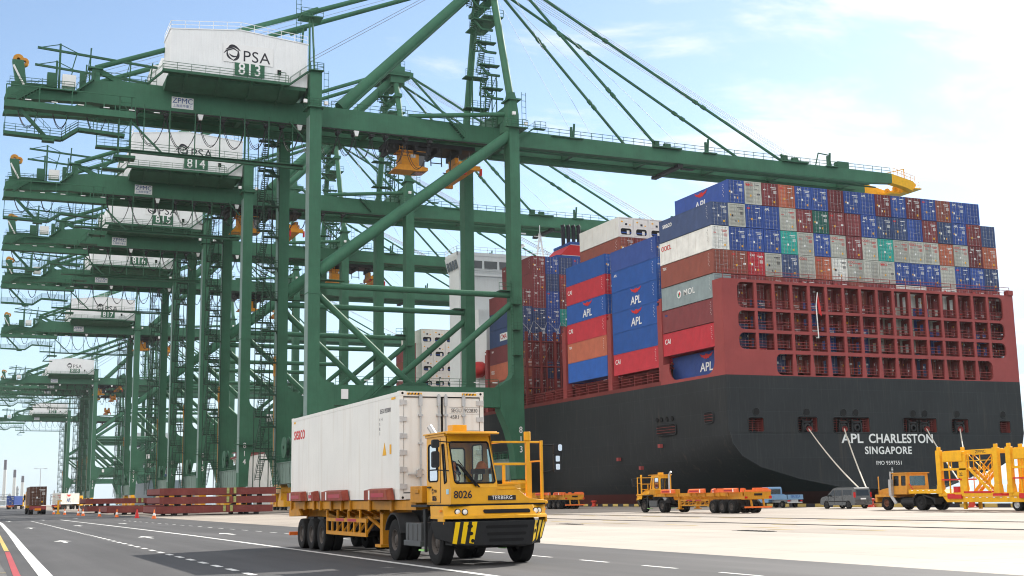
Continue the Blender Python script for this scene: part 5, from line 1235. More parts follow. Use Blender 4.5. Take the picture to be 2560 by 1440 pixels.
BT = [(-1.44, 1.0), (-1.42, .6), (-1.24, .03), (-1.0, 0), (.88, 0), (1.42, .5), (1.46, .95)]
BB = [(-1.34, .95), (-1.3, .5), (-1.16, .12), (-.95, .08), (.82, .08), (1.3, .55), (1.34, .9)]
BZ = [.66, .62, .56, .5, .48, .6, .66]
def bumper(b):
    n = 7
    v = [(x, y, 1.06) for x, y in BT] + [(x, y, z) for (x, y), z in zip(BB, BZ)] + [(x * .95, y + .1, 1.06) for x, y in BT] + [(x * .8, y + .35, .42 if 2 <= i <= 4 else .6) for i, (x, y) in enumerate(BB)]
    b.add(v, [(k, k + 1, n + k + 1, n + k) for k in range(n - 1)] + [(2 * n + k, 2 * n + k + 1, k + 1, k) for k in range(n - 1)] + [(n + k, n + k + 1, 3 * n + k + 1, 3 * n + k) for k in range(n - 1)])
    b.box(-1.15, 1.15, .3, .9, .5, .98)
def FB(x, z, off=-.008): # point on the flat front face of the bumper
    t = (1.06 - z) / .57; return (x, off + .08 * t, z)
def FR(u, z, off=.008): # point on the right chamfer
    t = (1.06 - z) / (1.06 - (.48 * (1 - u) + .6 * u)); a = [(.88, 0), (1.42, .5)]; c = [(.82, .08), (1.3, .55)]
    x = (a[0][0] * (1 - u) + a[1][0] * u) * (1 - t) + (c[0][0] * (1 - u) + c[1][0] * u) * t; y = (a[0][1] * (1 - u) + a[1][1] * u) * (1 - t) + (c[0][1] * (1 - u) + c[1][1] * u) * t
    return (x + off * .68, y - off * .73, z)
def bumper_holes(b):
    for z, x0, x1 in ((.92, -.4, .7), (.755, -.36, .66), (.61, -.3, .6)):
        pts = rrect(x0, x1, z - .035, z + .035, .034, 4); b.add([FB(*p) for p in pts], [tuple(range(len(pts)))])
def bumper_stripes(b):
    for x0, x1 in ((-1.17, -1.05), (-.96, -.84), (-.75, -.62)):
        b.add([FB(x0, 1.052), FB(x1, 1.052), FB(x1 - .07, .54), FB(x0 - .06, .56)], [(0, 1, 2, 3)])
    for u0, u1 in ((.0, .22), (.36, .56), (.68, .88)): b.add([FR(u0, 1.05), FR(u1, 1.05), FR(u1, .6 + .05 * u1), FR(u0, .54 + .05 * u0)], [(0, 1, 2, 3)])
def bumper_bolts(b):
    for x, z, sx in ((-.8, .95, .07), (-.78, .78, .065), (-.72, .61, .045)):
        c = FB(x, z, -.014); b.add([(c[0] + sx * math.cos(a), c[1], c[2] + .045 * math.sin(a)) for a in [2 * math.pi * i / 14 for i in range(14)]], [tuple(range(14))])
    for u, z, s in ((.22, .95, .05), (.1, .8, .05), (-.06, .64, .04)):
        if u > 0: b.add([FR(u + s * 1.6 * math.cos(a), z + s * math.sin(a), .014) for a in [2 * math.pi * i / 14 for i in range(14)]], [tuple(range(14))])
def guard(b):
    b.box(.93, 1.03, .55, .65, 1.5, 2.98); b.prism(disc_pts(.98, .6, .085, 12), 'z', 2.98, 3.2) if False else b.tube((.98, .6, 2.98), (.98, .6, 3.2), .085, n=12)
    b.box(1.3, 1.36, .5, .58, 1.44, 2.98); b.box(.02, 1.36, .56, .62, 2.92, 2.97); b.box(.04, .95, .57, .63, 2.38, 2.44); b.box(.3, .37, .57, .63, 1.9, 2.4); b.box(.36, .95, .58, .62, 1.93, 1.98)
    b.box(.9, 1.4, .35, 1.3, 1.44, 1.5); b.beam((.3, .6, 2.95), (.28, 1.4, 2.95), .05)
    b.box(1.3, 1.36, 1.2, 1.26, 1.5, 2.5); b.box(1.31, 1.35, .55, 1.23, 2.46, 2.5)
def seals(b):
    for pts, P in (([(-.93, 2.0), (-.88, 1.96), (.22, 1.96), (.27, 2.0), (.2, 2.9), (.16, 2.95), (-.93, 2.95), (-.97, 2.9)], PF), (rrect(.98, 1.45, 2.02, 2.92, .07), PL(-1.06)), ([(.56, 2.0), (.66, 1.96), (.78, 2.9), (.68, 2.9)], PL(-1.06)), (rrect(.98, 1.45, 2.02, 2.92, .07), PL(.3)), (rrect(-.9, .12, 1.95, 2.85, .08), lambda p: (p[0], 1.55, p[1]))):
        q = [P(p) for p in pts]; b.path(q + q[:1], .022, 6)
    b.beam((-1.075, .98, 2.3), (-1.075, 1.45, 2.3), .03)
def panes(b):
    b.add([PF(p) for p in [(-.93, 2.0), (-.88, 1.96), (.22, 1.96), (.27, 2.0), (.2, 2.9), (.16, 2.95), (-.93, 2.95), (-.97, 2.9)]], [tuple(range(8))])
    for x in (-1.055, .295):
        r = rrect(.98, 1.45, 2.02, 2.92, .07); b.add([(x, p[0], p[1]) for p in r], [tuple(range(len(r)))]); b.add([(x, p[0], p[1]) for p in [(.56, 2.0), (.66, 1.96), (.78, 2.9), (.68, 2.9)]], [(0, 1, 2, 3)])
    r = rrect(-.9, .12, 1.95, 2.85, .08); b.add([(p[0], 1.545, p[1]) for p in r], [tuple(range(len(r)))])
def interior(b):
    b.box(-.98, -.5, 1.0, 1.45, 1.5, 1.95); b.prism([(1.3, 1.9), (1.48, 1.9), (1.5, 2.62), (1.4, 2.62)], 'x', -.98, -.55); b.box(-.9, -.62, 1.36, 1.46, 2.62, 2.82)
    b.prism([(.42, 1.48), (.85, 1.48), (.8, 1.85), (.55, 1.98), (.44, 1.95)], 'x', -1.0, .26); b.box(-.2, .2, 1.0, 1.5, 1.48, 1.9); b.tube((-.05, .85, 1.8), (0, .8, 2.2), .05, n=8); b.box(-.15, .2, .72, .85, 2.18, 2.3)
    c = Vector((-.72, .82, 2.12)); n = 18
    b.path([(c.x + .2 * math.cos(2 * math.pi * i / n), c.y + .1 * math.sin(2 * math.pi * i / n), c.z + .16 * math.sin(2 * math.pi * i / n)) for i in range(n + 1)], .018, 5); b.tube((-.72, .8, 2.1), (-.72, .62, 1.85), .025, n=6)
def helmet(b): b.lathe([(.2, 0), (.14, .03), (.13, .1), (.08, .17), (.001, .2)], (.08, .7, 2.3), 'z', 16)
def mirror_left(b):
    for z0, z1 in ((2.8, 3.0), (2.33, 2.72)): b.prism(rrect(-1.58, -1.4, z0, z1, .05), 'y', .42, .52)
    b.path([(-1.06, .5, 2.93), (-1.42, .5, 2.96), (-1.45, .5, 2.9), (-1.45, .5, 2.28), (-1.06, .5, 2.25)], .016, 6)
def mirror_right(b):
    b.path([(1.36, .5, 2.86), (1.7, .5, 2.88), (1.74, .5, 2.8), (1.74, .5, 2.28)], .02, 5); b.path([(1.36, .5, 2.2), (1.74, .5, 2.28)], .018, 5)
    b.prism(rrect(1.62, 1.84, 2.64, 2.9, .04), 'y', .42, .5); b.prism(rrect(1.62, 1.84, 2.2, 2.64, .04), 'y', .44, .5)
    b.mat(1).prism(rrect(1.675, 1.785, 2.26, 2.4, .02), 'y', .43, .438); b.prism(rrect(1.675, 1.785, 2.46, 2.6, .02), 'y', .43, .438); b.prism(rrect(1.72, 1.83, 2.72, 2.88, .04), 'y', .38, .42)
def chassis(b):
    for s in (-.45, .45): b.box(s - .06, s + .06, .8, 5.3, .72, 1.05)
    b.box(-.9, .9, .5, 1.6, .85, 1.12); b.box(-.5, .5, 1.6, 3.6, .9, 1.35); b.tube((-1.0, 1.3, .55), (1.0, 1.3, .55), .1, n=8); b.tube((-1.0, 4.4, .55), (1.0, 4.4, .55), .14, n=8)
    b.prism([(3.3, .9), (3.5, 1.18), (5.2, 1.18), (5.4, .95)], 'x', -.6, .6); b.box(-.55, .55, 3.7, 5.0, 1.18, 1.3)
def fenders(b, sd, front):
    for sx in sd:
        xa, xb = sx * 1.28, sx * .7
        if not front: pts = arc(4.4, .55, .66, 165, 20, 10); out = arc(4.4, .55, .7, 20, 165, 10); b.prism(pts + out, 'x', xa, xb)
        if not front: continue
        pts = arc(1.3, .55, .64, 175, 60, 8); out = arc(1.3, .55, .68, 60, 175, 8); b.prism(pts + out, 'x', sx * 1.26, sx * .8)
        b.prism([(1.9, 1.35), (2.1, 1.35), (1.98, .3), (1.92, .3)], 'x', sx * 1.24, sx * 1.18)
        b.beam((sx * 1.28, 1.5, 1.43), (sx * 1.28, 2.7, 1.43), .12, .06)
def tank(b):
    b.box(-1.2, -.65, 2.35, 3.55, .48, 1.0); b.box(-1.24, -.62, 2.3, 3.6, .42, .56)
    for y in (2.6, 2.95, 3.3): b.box(-1.22, -1.19, y, y + .05, .56, .98)
def battery_box(b): b.box(.65, 1.2, 2.2, 3.5, .48, 1.0)
def step(b): b.box(-1.26, -.9, 2.0, 2.36, .32, .36)
def exhaust(b):
    b.tube((-.82, 2.25, 1.3), (-.82, 2.25, 3.15), .085, n=10); b.tube((-.82, 2.25, 3.15), (-.92, 2.45, 3.42), .075, n=10)
def rear_gear(b): b.box(-.4, .4, 3.9, 4.8, 1.3, 1.36); b.box(-1.2, -.5, 3.62, 3.8, .95, 1.4) if False else None
def arms(b): b.beam((-.3, .33, 1.88), (-.75, .42, 2.42), .035); b.beam((-.72, .44, 2.5), (-.28, .34, 1.92), .02); b.beam((-.22, .33, 1.86), (-.7, .42, 2.4), .03)
def tractor(X, Y, rz, num, label, driver=True, sticker=True):
    t = empty('terminal_tractor', (X, Y, 0), rz, label, 'truck', 'yellow terminal tractors')
    part('chassis', chassis, CHASS, t, key='tr_ch'); XC = []; XC.append(part('cab', cab_shell, YEL, t, key='tr_cab', smooth=20)); XC.append(part('cab_roof', cab_roof, YEL, t, bevel=.008)); part('hood', hood, YEL, t, key='tr_hood', bevel=.012); part('hood_grille', hood_grille, DARK, t)
    fb = part('front_panel', front_band, YEL, t, smooth=20); part('grille_slot', band_slot, DARK, fb); part('panel_gap', band_gap, DARK, t)
    bu = part('bumper', bumper, TANKG if False else CHASS, t, key='tr_bump', smooth=20, bevel=.01); part('bumper_slot', bumper_holes, DARK, bu); part('warning_stripe', bumper_stripes, M('stripe_yellow', (.85, .55, .01), .4, var=.05), bu); part('bumper_hole', bumper_bolts, DARK, bu)
    XC += [part('window_glass', panes, GLASS, t, key='tr_glass'), part('window_seal', seals, RUBBER, t), part('seat', interior, CHASS, t, key='tr_int'), part('safety_helmet', helmet, ORNG, t)]
    for o_ in XC: o_.location = (-.22, -.155, 0); o_.scale = (.868, 1.43, 1)
    part('guard_frame', guard, YEL, t, bevel=.008); part('mirror', mirror_left, [CHASS], t, key='tr_mirl'); part('mirror', mirror_right, [CHASS, CHROME], t, key='tr_mirr'); [part('mudguard', lambda b: fenders(b, (sd_,), fr_), CHASS, t, key='tr_fend%d%d' % (sd_, fr_)) for sd_ in (-1, 1) for fr_ in (0, 1)]; part('fuel_tank', tank, TANKG, t, key='tr_tank', bevel=.02); part('step', step, LIGHTG, t); part('step', step, LIGHTG, t, (2.16, 0, 0)); part('battery_box', battery_box, TANKG, t, bevel=.02); part('exhaust_stack', exhaust, STEEL, t, key='tr_ex'); part('wiper', arms, RUBBER, t, (-.2, 0, 0), key='tr_wip')
    for x in (-1.0, -.86, .98, 1.12):
        yy = .185 if abs(x) < 1 else .3
        o = part('headlight', lambda b: (b.lathe([(.075, .03), (.075, -.015), (.062, -.02)], (0, 0, 0), 'y', 16), b.mat(1).lathe([(.062, -.012), (.03, -.03), (.001, -.032)], (0, 0, 0), 'y', 16)), [CHASS, LAMP], t, (x, yy, 1.28), key='headl', smooth=50)
    part('indicator', lambda b: (b.box(-1.37, -1.33, .5, .6, 1.28, 1.33), b.box(1.37, 1.4, .5, .6, 1.28, 1.33)), ORL, t, key='tr_ind')
    part('door_handle', lambda b: (b.box(-1.18, -1.14, 1.72, 1.95, 1.86, 1.9), b.box(-1.148, -1.13, 1.06, 1.08, 1.5, 3.05), b.box(-1.148, -1.13, 1.06, 2.02, 1.49, 1.505)), CHASS, t, key='tr_dh')
    for x in (-1.22, 1.22): add_wheel(t, x + (.17 if x < 0 else -.17), 1.3, .55, .34, .29)
    for x in (-1.24, 1.24): add_wheel(t, x + (.15 if x < 0 else -.15), 4.4, .54, .29, .28, True)
    if num:
        text('lettering', num, .25, BLACK, t, (-.84, .35, 1.68), ext=.004, bold=.005, sx=.95); text('lettering', num, .17, BLACK, t, (-1.148, 1.5, 1.6), face='-x', ext=.003, bold=.003, sx=.85)
        text('lettering', 'PSA', .1, BLACK, t, (-1.148, 1.42, 1.78), face='-x', ext=.003); e = part('emblem', logo, BLACK, t, (-1.152, 1.62, 1.78), (0, 0, -R90), key='smlogo'); e.scale = (.06, .06, .06)
        bd = part('maker_badge', lambda b: b.box(-.19, .53, .335, .358, 1.545, 1.655), CHASS, t, key='tr_badge'); text('lettering', 'TERBERG', .125, SIGNW, bd, (.17, .333, 1.6), ext=.004, bold=0, sx=1.0, gap=1.08)
    if sticker: part('sticker', lambda b: b.box(-1.151, -1.142, .5, .66, 1.7, 1.82), M('sticker_blue', (.35, .6, .75), .4), t, key='tr_stk')
    return t
def driver(b_parent, loc):
    import bmesh
    me = bpy.data.meshes.new('person_body'); bm = bmesh.new(); sk = bm.verts.layers.skin.verify()
    J = [(0, 0, 0, .14), (0, .05, .22, .15), (0, .06, .45, .14), (0, .04, .58, .055), (0, 0, .68, .085), (0, -.01, .78, .095), (0, -.01, .85, .07),
         (-.2, .04, .48, .065), (-.26, -.08, .26, .05), (-.2, -.32, .2, .038), (-.17, -.42, .24, .035), (.2, .04, .48, .065), (.26, -.08, .26, .05), (.2, -.32, .2, .038), (.17, -.42, .24, .035),
         (-.1, -.1, -.02, .085), (-.12, -.42, .0, .065), (-.12, -.46, -.36, .05), (.1, -.1, -.02, .085), (.12, -.42, .0, .065), (.12, -.46, -.36, .05)]
    E_ = [(0, 1), (1, 2), (2, 3), (3, 4), (4, 5), (5, 6), (2, 7), (7, 8), (8, 9), (9, 10), (2, 11), (11, 12), (12, 13), (13, 14), (0, 15), (15, 16), (16, 17), (0, 18), (18, 19), (19, 20)]
    vs = []
    for x, y, z, r in J:
        v = bm.verts.new((x, y, z)); v[sk].radius = (r, r); vs.append(v)
    vs[0][sk].use_root = True
    for a, c in E_: bm.edges.new((vs[a], vs[c]))
    bm.to_mesh(me); bm.free(); me.materials.append(CLOTH)
    o = put('person', me, None, loc, label='driver in dark work clothes and orange vest seated in the front tractor cab', cat='person')
    o.modifiers.new('skin', 'SKIN'); s = o.modifiers.new('sub', 'SUBSURF'); s.levels = s.render_levels = 1
    part('hi_vis_vest', lambda b: b.add([(-.17, -.12, .5), (.17, -.12, .5), (.2, -.13, .05), (-.2, -.13, .05), (-.19, .2, .5), (.19, .2, .5), (.2, .22, .05), (-.2, .22, .05)], [(0, 1, 2, 3), (4, 5, 6, 7), (0, 3, 7, 4), (1, 2, 6, 5)]), VEST, o, key='vest')
    part('head', lambda b: b.lathe([(.001, .58), (.06, .6), (.088, .68), (.09, .76), (.07, .83), (.001, .87)], (0, -.02, 0), 'z', 14), SKIN, o, key='phead', smooth=60)
    part('hair', lambda b: b.lathe([(.097, .74), (.1, .8), (.075, .86), (.001, .89)], (0, .0, 0), 'z', 14), BLACK, o, key='phair', smooth=60)
    return o
# semi-trailer: y 0 front .. 13.6 rear
def t_frame(b):
    for s in (-.45, .45): b.box(s - .07, s + .07, .3, 13.4, 1.3, 1.5); b.box(s - .1, s + .1, 2.2, 13.4, 1.02, 1.3)
    b.box(-1.2, 1.2, .0, .5, 1.32, 1.58)
    for y in (1.9, 3.9, 5.9, 6.8, 8.0, 9.3, 10.1, 11.3, 13.2): b.box(-1.22, 1.22, y, y + .1, 1.3, 1.58); b.box(-1.24, -1.18, y - .02, y + .12, 1.28, 1.58); b.box(1.18, 1.24, y - .02, y + .12, 1.28, 1.58)
    for s in (-1, 1): b.box(s * 1.1, s * 1.16, .5, 13.3, 1.32, 1.56)
    for i in range(7):
        y = 3.4 + i * .95
        b.beam((-1.12, y, 1.32), (-.4, y + .7, 1.05), .09); b.beam((1.12, y, 1.32), (.4, y + .7, 1.05), .09)
    b.prism([(11.9, 1.1), (13.6, 1.05), (13.6, 1.32), (12.3, 1.32)], 'x', -1.2, -1.12); b.prism([(11.9, 1.1), (13.6, 1.05), (13.6, 1.32), (12.3, 1.32)], 'x', 1.12, 1.2)
    b.box(-1.15, 1.15, 13.45, 13.6, 1.05, 1.75); b.mat(1).box(-1.17, 1.17, 13.6, 13.63, 1.6, 1.75); b.mat(0)
    for s in (-.55, .55): b.beam((s, 13.4, 1.1), (s, 13.55, .45), .12)
    b.mat(1).box(-1.2, 1.2, 13.5, 13.62, .4, .52)
    b.mat(2).box(-.35, .35, 13.6, 13.64, 1.32, 1.48)
def t_nose(b):
    b.box(-1.25, -.7, -.6, .3, 1.5, 1.92); b.box(-1.28, -1.0, -.4, -.1, 1.74, 1.84); b.box(.7, 1.25, -.6, .3, 1.5, 1.92); b.box(-.7, .7, -.5, .1, 1.42, 1.56)
def shoe(y0, y1):
    def f(b):
        for s in (-1, 1):
            v = [(s * 1.24, y0 + .0, 1.585), (s * 1.46, y0 + .0, 1.585), (s * 1.46, y1, 1.585), (s * 1.24, y1, 1.585), (s * 1.26, y0 + .12, 1.9), (s * 1.46, y0 + .12, 1.85), (s * 1.46, y1, 1.85), (s * 1.26, y1, 1.9)]
            b.mat(0).add(v, [(0, 1, 2, 3), (4, 5, 6, 7), (0, 1, 5, 4), (2, 3, 7, 6), (1, 2, 6, 5), (0, 3, 7, 4)])
            b.mat(1).box(s * 1.46, s * 1.467, y0 + .3, y0 + .3 + (y1 - y0) * .55, 1.66, 1.77); b.mat(2).box(s * 1.46, s * 1.466, y1 - (y1 - y0) * .2 - .12, y1 - (y1 - y0) * .2, 1.6, 1.85)
    return f
def t_gear(b):
    for s in (-.85, .85): b.box(s - .1, s + .1, 3.55, 3.8, .35, 1.3); b.box(s - .2, s + .2, 3.4, 3.95, .28, .36); b.beam((s, 3.7, .75), (s, 5.2, 1.1), .08)
    b.beam((-.85, 3.68, .8), (.85, 3.68, .8), .1)
def t_basket(b):
    for s in (-1.18, 1.18):
        for z in (.55, .95): b.box(s - .03, s + .03, 4.3, 8.6, z, z + .11)
        for i in range(8): y = 4.35 + i * .6; b.box(s - .025, s + .025, y, y + .07, .6, 1.3 if i % 2 else 1.0)
        for i in range(5): b.beam((s * .97, 4.5 + i * .8, .62), (s * .6, 5.0 + i * .8, .98), .06)
    b.mat(1)
    for y in (5.3, 6.6): b.box(-1.216, -1.209, y, y + .9, .965, 1.05); b.box(1.209, 1.216, y, y + .9, .965, 1.05)
def lamps(b):
    for s in (-1, 1): b.box(s * .98, s * 1.2, 13.6, 13.64, 1.12, 1.26)
def trailer(X, Y, rz, label, shoecol):
    t = empty('container_trailer', (X, Y, 0), rz, label, 'trailer', 'yellow container trailers')
    part('frame', t_frame, [YELT, ORNG, DARK], t, key='tl_fr'); part('corner_guide', t_nose, YELT, t, key='tl_ns', bevel=.015)
    for k, (a, c) in enumerate(((1.6, 3.7), (5.9, 8.3), (9.3, 9.85), (10.9, 12.9))): part('guide_shoe', shoe(a, c), [shoecol, REDP, SIGNW], t, key='shoe%d%s' % (k, shoecol.name))
    part('landing_leg', t_gear, YELT, t, key='tl_lg'); part('side_basket', t_basket, [YELT, REDP], t, key='tl_bk'); part('tail_lamp', lamps, ORED, t, key='tl_lmp')
    for y in (9.15, 10.45, 11.75):
        for x in (-1.24, 1.24): add_wheel(t, x + (.15 if x < 0 else -.15), y, .5, .29, .27, True)
        part('axle', lambda b: (b.tube((-1, 0, .5), (1, 0, .5), .1, n=8), b.box(-.9, -.4, -.4, .4, .6, 1.05), b.box(.4, .9, -.4, .4, .6, 1.05)), CHASS, t, (0, y, 0), key='axle')
    return t
TX, TY = 11.74, 27.62
tractor(TX, TY, 0, '8026', 'yellow terminal tractor numbered 8026 hauling the white container, nearest the camera')
driver(None, (TX - .84, TY + 1.4, 1.98))
trailer(TX, 30.35, 0, 'yellow trailer with rusty red guide shoes carrying the white container', SHOE)
# white refrigerated container on the near trailer
rc = empty('refrigerated_container', (TX, 31.62, 1.59), 0, 'long white refrigerated container with doors forward on the front trailer', 'shipping container')
HH, HL = 2.86, 12.05
RWHITE = M('reefer_clean_white', (.74, .73, .70), .45, var=.05, scale=.7, streak=.3, streakcol=(.5, .42, .33))
def rc_body(b):
    w = CW / 2
    b.box(-w, w, .1, HL, .18, HH - .02)
    for s in (-1, 1):
        b.box(s * (w + .012), s * (w - .1), 0, .17, 0, HH + .004); b.box(s * (w + .012), s * (w - .1), HL - .16, HL + .01, 0, HH + .004)
        b.box(s * (w + .01), s * (w - .06), .17, HL - .16, 0, .2); b.box(s * (w + .008), s * (w - .06), .17, HL - .16, HH - .11, HH)
        b.box(s * (w + .004), s * (w - .04), .17, HL - .16, .2, .3)
    b.box(-w + .1, w - .1, 0, .1, HH - .13, HH); b.box(-w + .1, w - .1, 0, .1, 0, .16)
    for s in (-1, 1):
        for y in (-.008, HL - .168):
            for z in (-.005, HH - .105): b.box(s * (w + .016), s * (w - .165), y, y + .18, z, z + .12)
    b.mat(1)
    for s in (-1, 1):
        for z in (.02, HH - .075): b.prism(disc_pts(s * (w - .075), z + .03, .035, 10), 'y', -.012, -.006)
    b.box(.25, .5, -.006, .02, .03, .13); b.box(-.6, -.35, -.006, .02, .03, .13)
def rc_door(b): b.prism(rrect(-1.1, -.012, .18, HH - .15, .03), 'y', .02, .1)
def rc_seal(b):
    for a, c in (((-1.115, .17), (-.004, .17)), ((-1.115, HH - .14), (-.004, HH - .14))): b.beam((a[0], .018, a[1]), (c[0], .018, c[1]), .035)
    for x in (-1.115, -.008): b.beam((x, .018, .17), (x, .018, HH - .14), .035)
def rc_hinge(b):
    for i in range(6): z = .28 + i * .445; b.box(-1.2, -1.0, -.02, .02, z, z + .12); b.box(-1.21, -1.13, -.03, .02, z - .015, z + .135)
def rc_rod(b):
    for x in (-.62, -.1):
        b.tube((x, -.03, .12), (x, -.03, HH - .06), .021, n=8); b.box(x - .045, x + .045, -.05, .02, HH - .38, HH - .1); b.box(x - .045, x + .045, -.05, .02, .12, .28)
        for z in (.75, 1.45, 2.2): b.box(x - .06, x + .06, -.055, .02, z, z + .05)
    b.box(-.98, -.55, -.06, -.03, .63, .67); b.box(-.75, -.62, -.07, -.02, .58, .76)
part('body', rc_body, [RWHITE, DARK], rc, key='rcb', bevel=.006)
for s in (1, -1):
    d = part('door', rc_door, RWHITE, rc, key='rcd'); d.scale = (s, 1, 1)
    part('door_seal', rc_seal, RUBBER, d, key='rcs'); part('hinge', rc_hinge, ZINC, d, key='rch'); part('lock_rod', rc_rod, STEEL, d, key='rcr')
GREYT = M('lettering_grey', (.13, .13, .14), .5)
for body, size, x, z in (('SEGU', .15, .42, 2.36), ('922830 4', .15, .9, 2.36), ('45R1', .15, .38, 2.18), ('MAX GROSS', .06, .3, 1.76), ('35000 kg 77160 lbs', .06, .82, 1.76), ('TARE', .06, .26, 1.66), ('4640 kg 10230 lbs', .06, .82, 1.66)):
    text('lettering', body, size, GREYT, rc, (x, .012, z), ext=.003, sx=.85)
part('lettering_rule', lambda b: (b.box(.22, .58, .012, .018, 2.45, 2.455), b.box(.68, 1.08, .012, .018, 2.45, 2.455), b.box(.22, .58, .012, .018, 2.27, 2.275), b.box(.68, 1.08, .012, .018, 2.27, 2.275), b.box(.22, 1.08, .012, .018, 1.82, 1.825)), GREYT, rc, key='rcl')
wx = -CW / 2 - .004
text('lettering', 'seaco', .66, CRED, rc, (wx, 10.95, 2.3), face='-x', ext=.004, bold=.004, sx=1.02)
text('lettering', 'SEGU 922830', .17, GREYT, rc, (wx, 1.25, 2.42), face='-x', ext=.003); text('lettering', '4', .13, GREYT, rc, (wx, 1.55, 2.2), face='-x', ext=.003)
for k, d in enumerate('45R1'): text('lettering', d, .13, GREYT, rc, (wx, 1.75, 2.2 - k * .13), face='-x', ext=.003)
part('hazard_strip', lambda b: [(b.mat(0), b.box(x0, x0 + .42, -.014, -.004, HH - .085, HH - .03), b.mat(1), [b.add([(x0 + .02 + i * .09, -.016, HH - .085), (x0 + .06 + i * .09, -.016, HH - .085), (x0 + .085 + i * .09, -.016, HH - .03), (x0 + .045 + i * .09, -.016, HH - .03)], [(0, 1, 2, 3)]) for i in range(4)]) for x0 in (-1.0, .58)], [YELB, BLACK], rc, key='rchz')
part('warning_label', lambda b: (b.prism([(1.5, 1.2), (1.15, 1.2), (1.32, 1.55)], 'x', wx - .004, wx), b.box(wx - .004, wx, .72, .86, 1.22, 1.48), b.box(wx - .004, wx, 11.5, 11.75, HH - .2, HH - .13), b.box(wx - .004, wx, .35, .7, HH - .18, HH - .12)), YELB, rc, key='rcwl')
# second tractor with empty trailer on the apron (faces away)
tractor(54.72, 95.9, math.pi, None, 'yellow terminal tractor seen from behind with an empty trailer on the apron', sticker=False)
trailer(54.72, 92.9, math.pi, 'empty yellow trailer with orange guide shoes on the apron', M('guide_shoe_orange', (.72, .14, .035), .55, var=.15, scale=4))
trailer(63.2, 141, math.pi, 'empty yellow trailer half hidden behind the front tractor', M('guide_shoe_orange', (.72, .14, .035), .55))
# ------------------------------------------------------------------ older tractor with cargo frames at right
def old_cab(b):
    ring(b, [(-1.1, 1.2), (1.1, 1.2), (1.0, 2.78), (-1.0, 2.78)], rrect(-.85, .85, 1.85, 2.6, .08), lambda p: (p[0], 1.75 + (p[1] - 1.2) * .1, p[1]))
    for x in (-1.1, 1.1):
        f = lambda p, x=x: (x * (1 - (p[1] - 1.2) * .045), p[0], p[1])
        ring(b, [(1.75, 1.2), (2.75, 1.2), (2.75, 2.78), (1.91, 2.78)], rrect(2.02, 2.6, 1.85, 2.62, .06), f); ring(b, [(2.75, 1.2), (3.5, 1.2), (3.5, 2.78), (2.75, 2.78)], rrect(2.88, 3.38, 1.85, 2.62, .06), f)
    ring(b, [(-1.1, 1.2), (1.1, 1.2), (1.02, 2.78), (-1.02, 2.78)], rrect(-.75, .75, 1.85, 2.6, .08), lambda p: (p[0], 3.5, p[1]))
    b.box(-1.12, 1.12, 1.75, 3.62, 2.78, 2.86)
def old_hood(b):
    b.prism([(.0, 1.15), (1.75, 1.15), (1.75, 1.78), (.5, 1.62), (.05, 1.5)], 'x', -.9, .9); b.prism([(-.1, 1.0), (2.2, 1.0), (1.9, 1.2), (-.1, 1.2)], 'x', -1.2, -.85); b.prism([(-.1, 1.0), (2.2, 1.0), (1.9, 1.2), (-.1, 1.2)], 'x', .85, 1.2); b.box(-1.15, 1.15, -.15, .1, .6, 1.15)
    b.box(1.08, 1.16, .3, .38, 1.2, 2.6); b.box(-1.16, -1.08, .3, .38, 1.2, 2.6)
def old_stack(b): b.box(1.12, 1.36, 1.75, 2.05, 1.1, 2.35); b.tube((1.24, 1.9, 2.35), (1.24, 1.9, 2.95), .06, n=8); b.beam((1.24, 1.9, 1.1), (1.05, 2.2, .5), .22)
def old_chassis(b):
    for s in (-.45, .45): b.box(s - .07, s + .07, .3, 6.6, .6, .95)
    b.tube((.95, 2.9, .6), (.95, 4.3, .6), .3, n=12); b.tube((-.95, 2.9, .6), (-.95, 4.3, .6), .3, n=12)
    for sx in (-1, 1):
        b.prism(arc(5.0, .55, .66, 170, -10, 10) + arc(5.0, .55, .72, -10, 170, 10), 'x', sx * 1.28, sx * .65); b.prism([(5.4, 1.2), (6.7, .9), (6.7, .45), (6.6, .45), (6.5, .8), (5.4, 1.12)], 'x', sx * 1.28, sx * .65)
    b.prism([(4.2, .95), (4.4, 1.2), (5.8, 1.2), (6.2, .95)], 'x', -.6, .6)
ot = empty('terminal_tractor', (67.2, 79.6, 0), math.pi, 'older orange yellow tractor with long hood facing left beside the hull', 'truck', 'yellow terminal tractors')
part('chassis', old_chassis, CHASS, ot, key='och'); part('cab', old_cab, YELO, ot, key='ocab', smooth=20); part('hood', old_hood, YELO, ot, key='ohood', bevel=.03); part('exhaust_stack', old_stack, [STEEL], ot, key='oex')
part('window_glass', lambda b: (b.box(-.85, .85, 1.82, 1.84, 1.86, 2.6), b.box(-1.03, -1.02, 2.02, 3.38, 1.86, 2.6), b.box(1.02, 1.03, 2.02, 3.38, 1.86, 2.6), b.box(-.75, .75, 3.48, 3.49, 1.86, 2.6)), GLASS, ot, key='ogl')
part('seat', lambda b: (b.box(.3, .8, 2.5, 3.0, 1.2, 1.75), b.box(.3, .8, 2.95, 3.1, 1.7, 2.35), b.box(.4, .7, 2.4, 2.6, 2.3, 2.45)), CHASS, ot, key='oseat')
part('air_hose', lambda b: b.path([(.8, 3.5, 2.0), (.8, 3.8, 1.6), (.7, 4.2, 1.4), (.5, 4.5, 1.5)], .035, 6), CRED, ot, key='ohose')
part('headlight', lambda b: (b.box(.7, .95, -.18, -.14, .85, 1.0), b.box(-.95, -.7, -.18, -.14, .85, 1.0)), LAMP, ot, key='ohl')
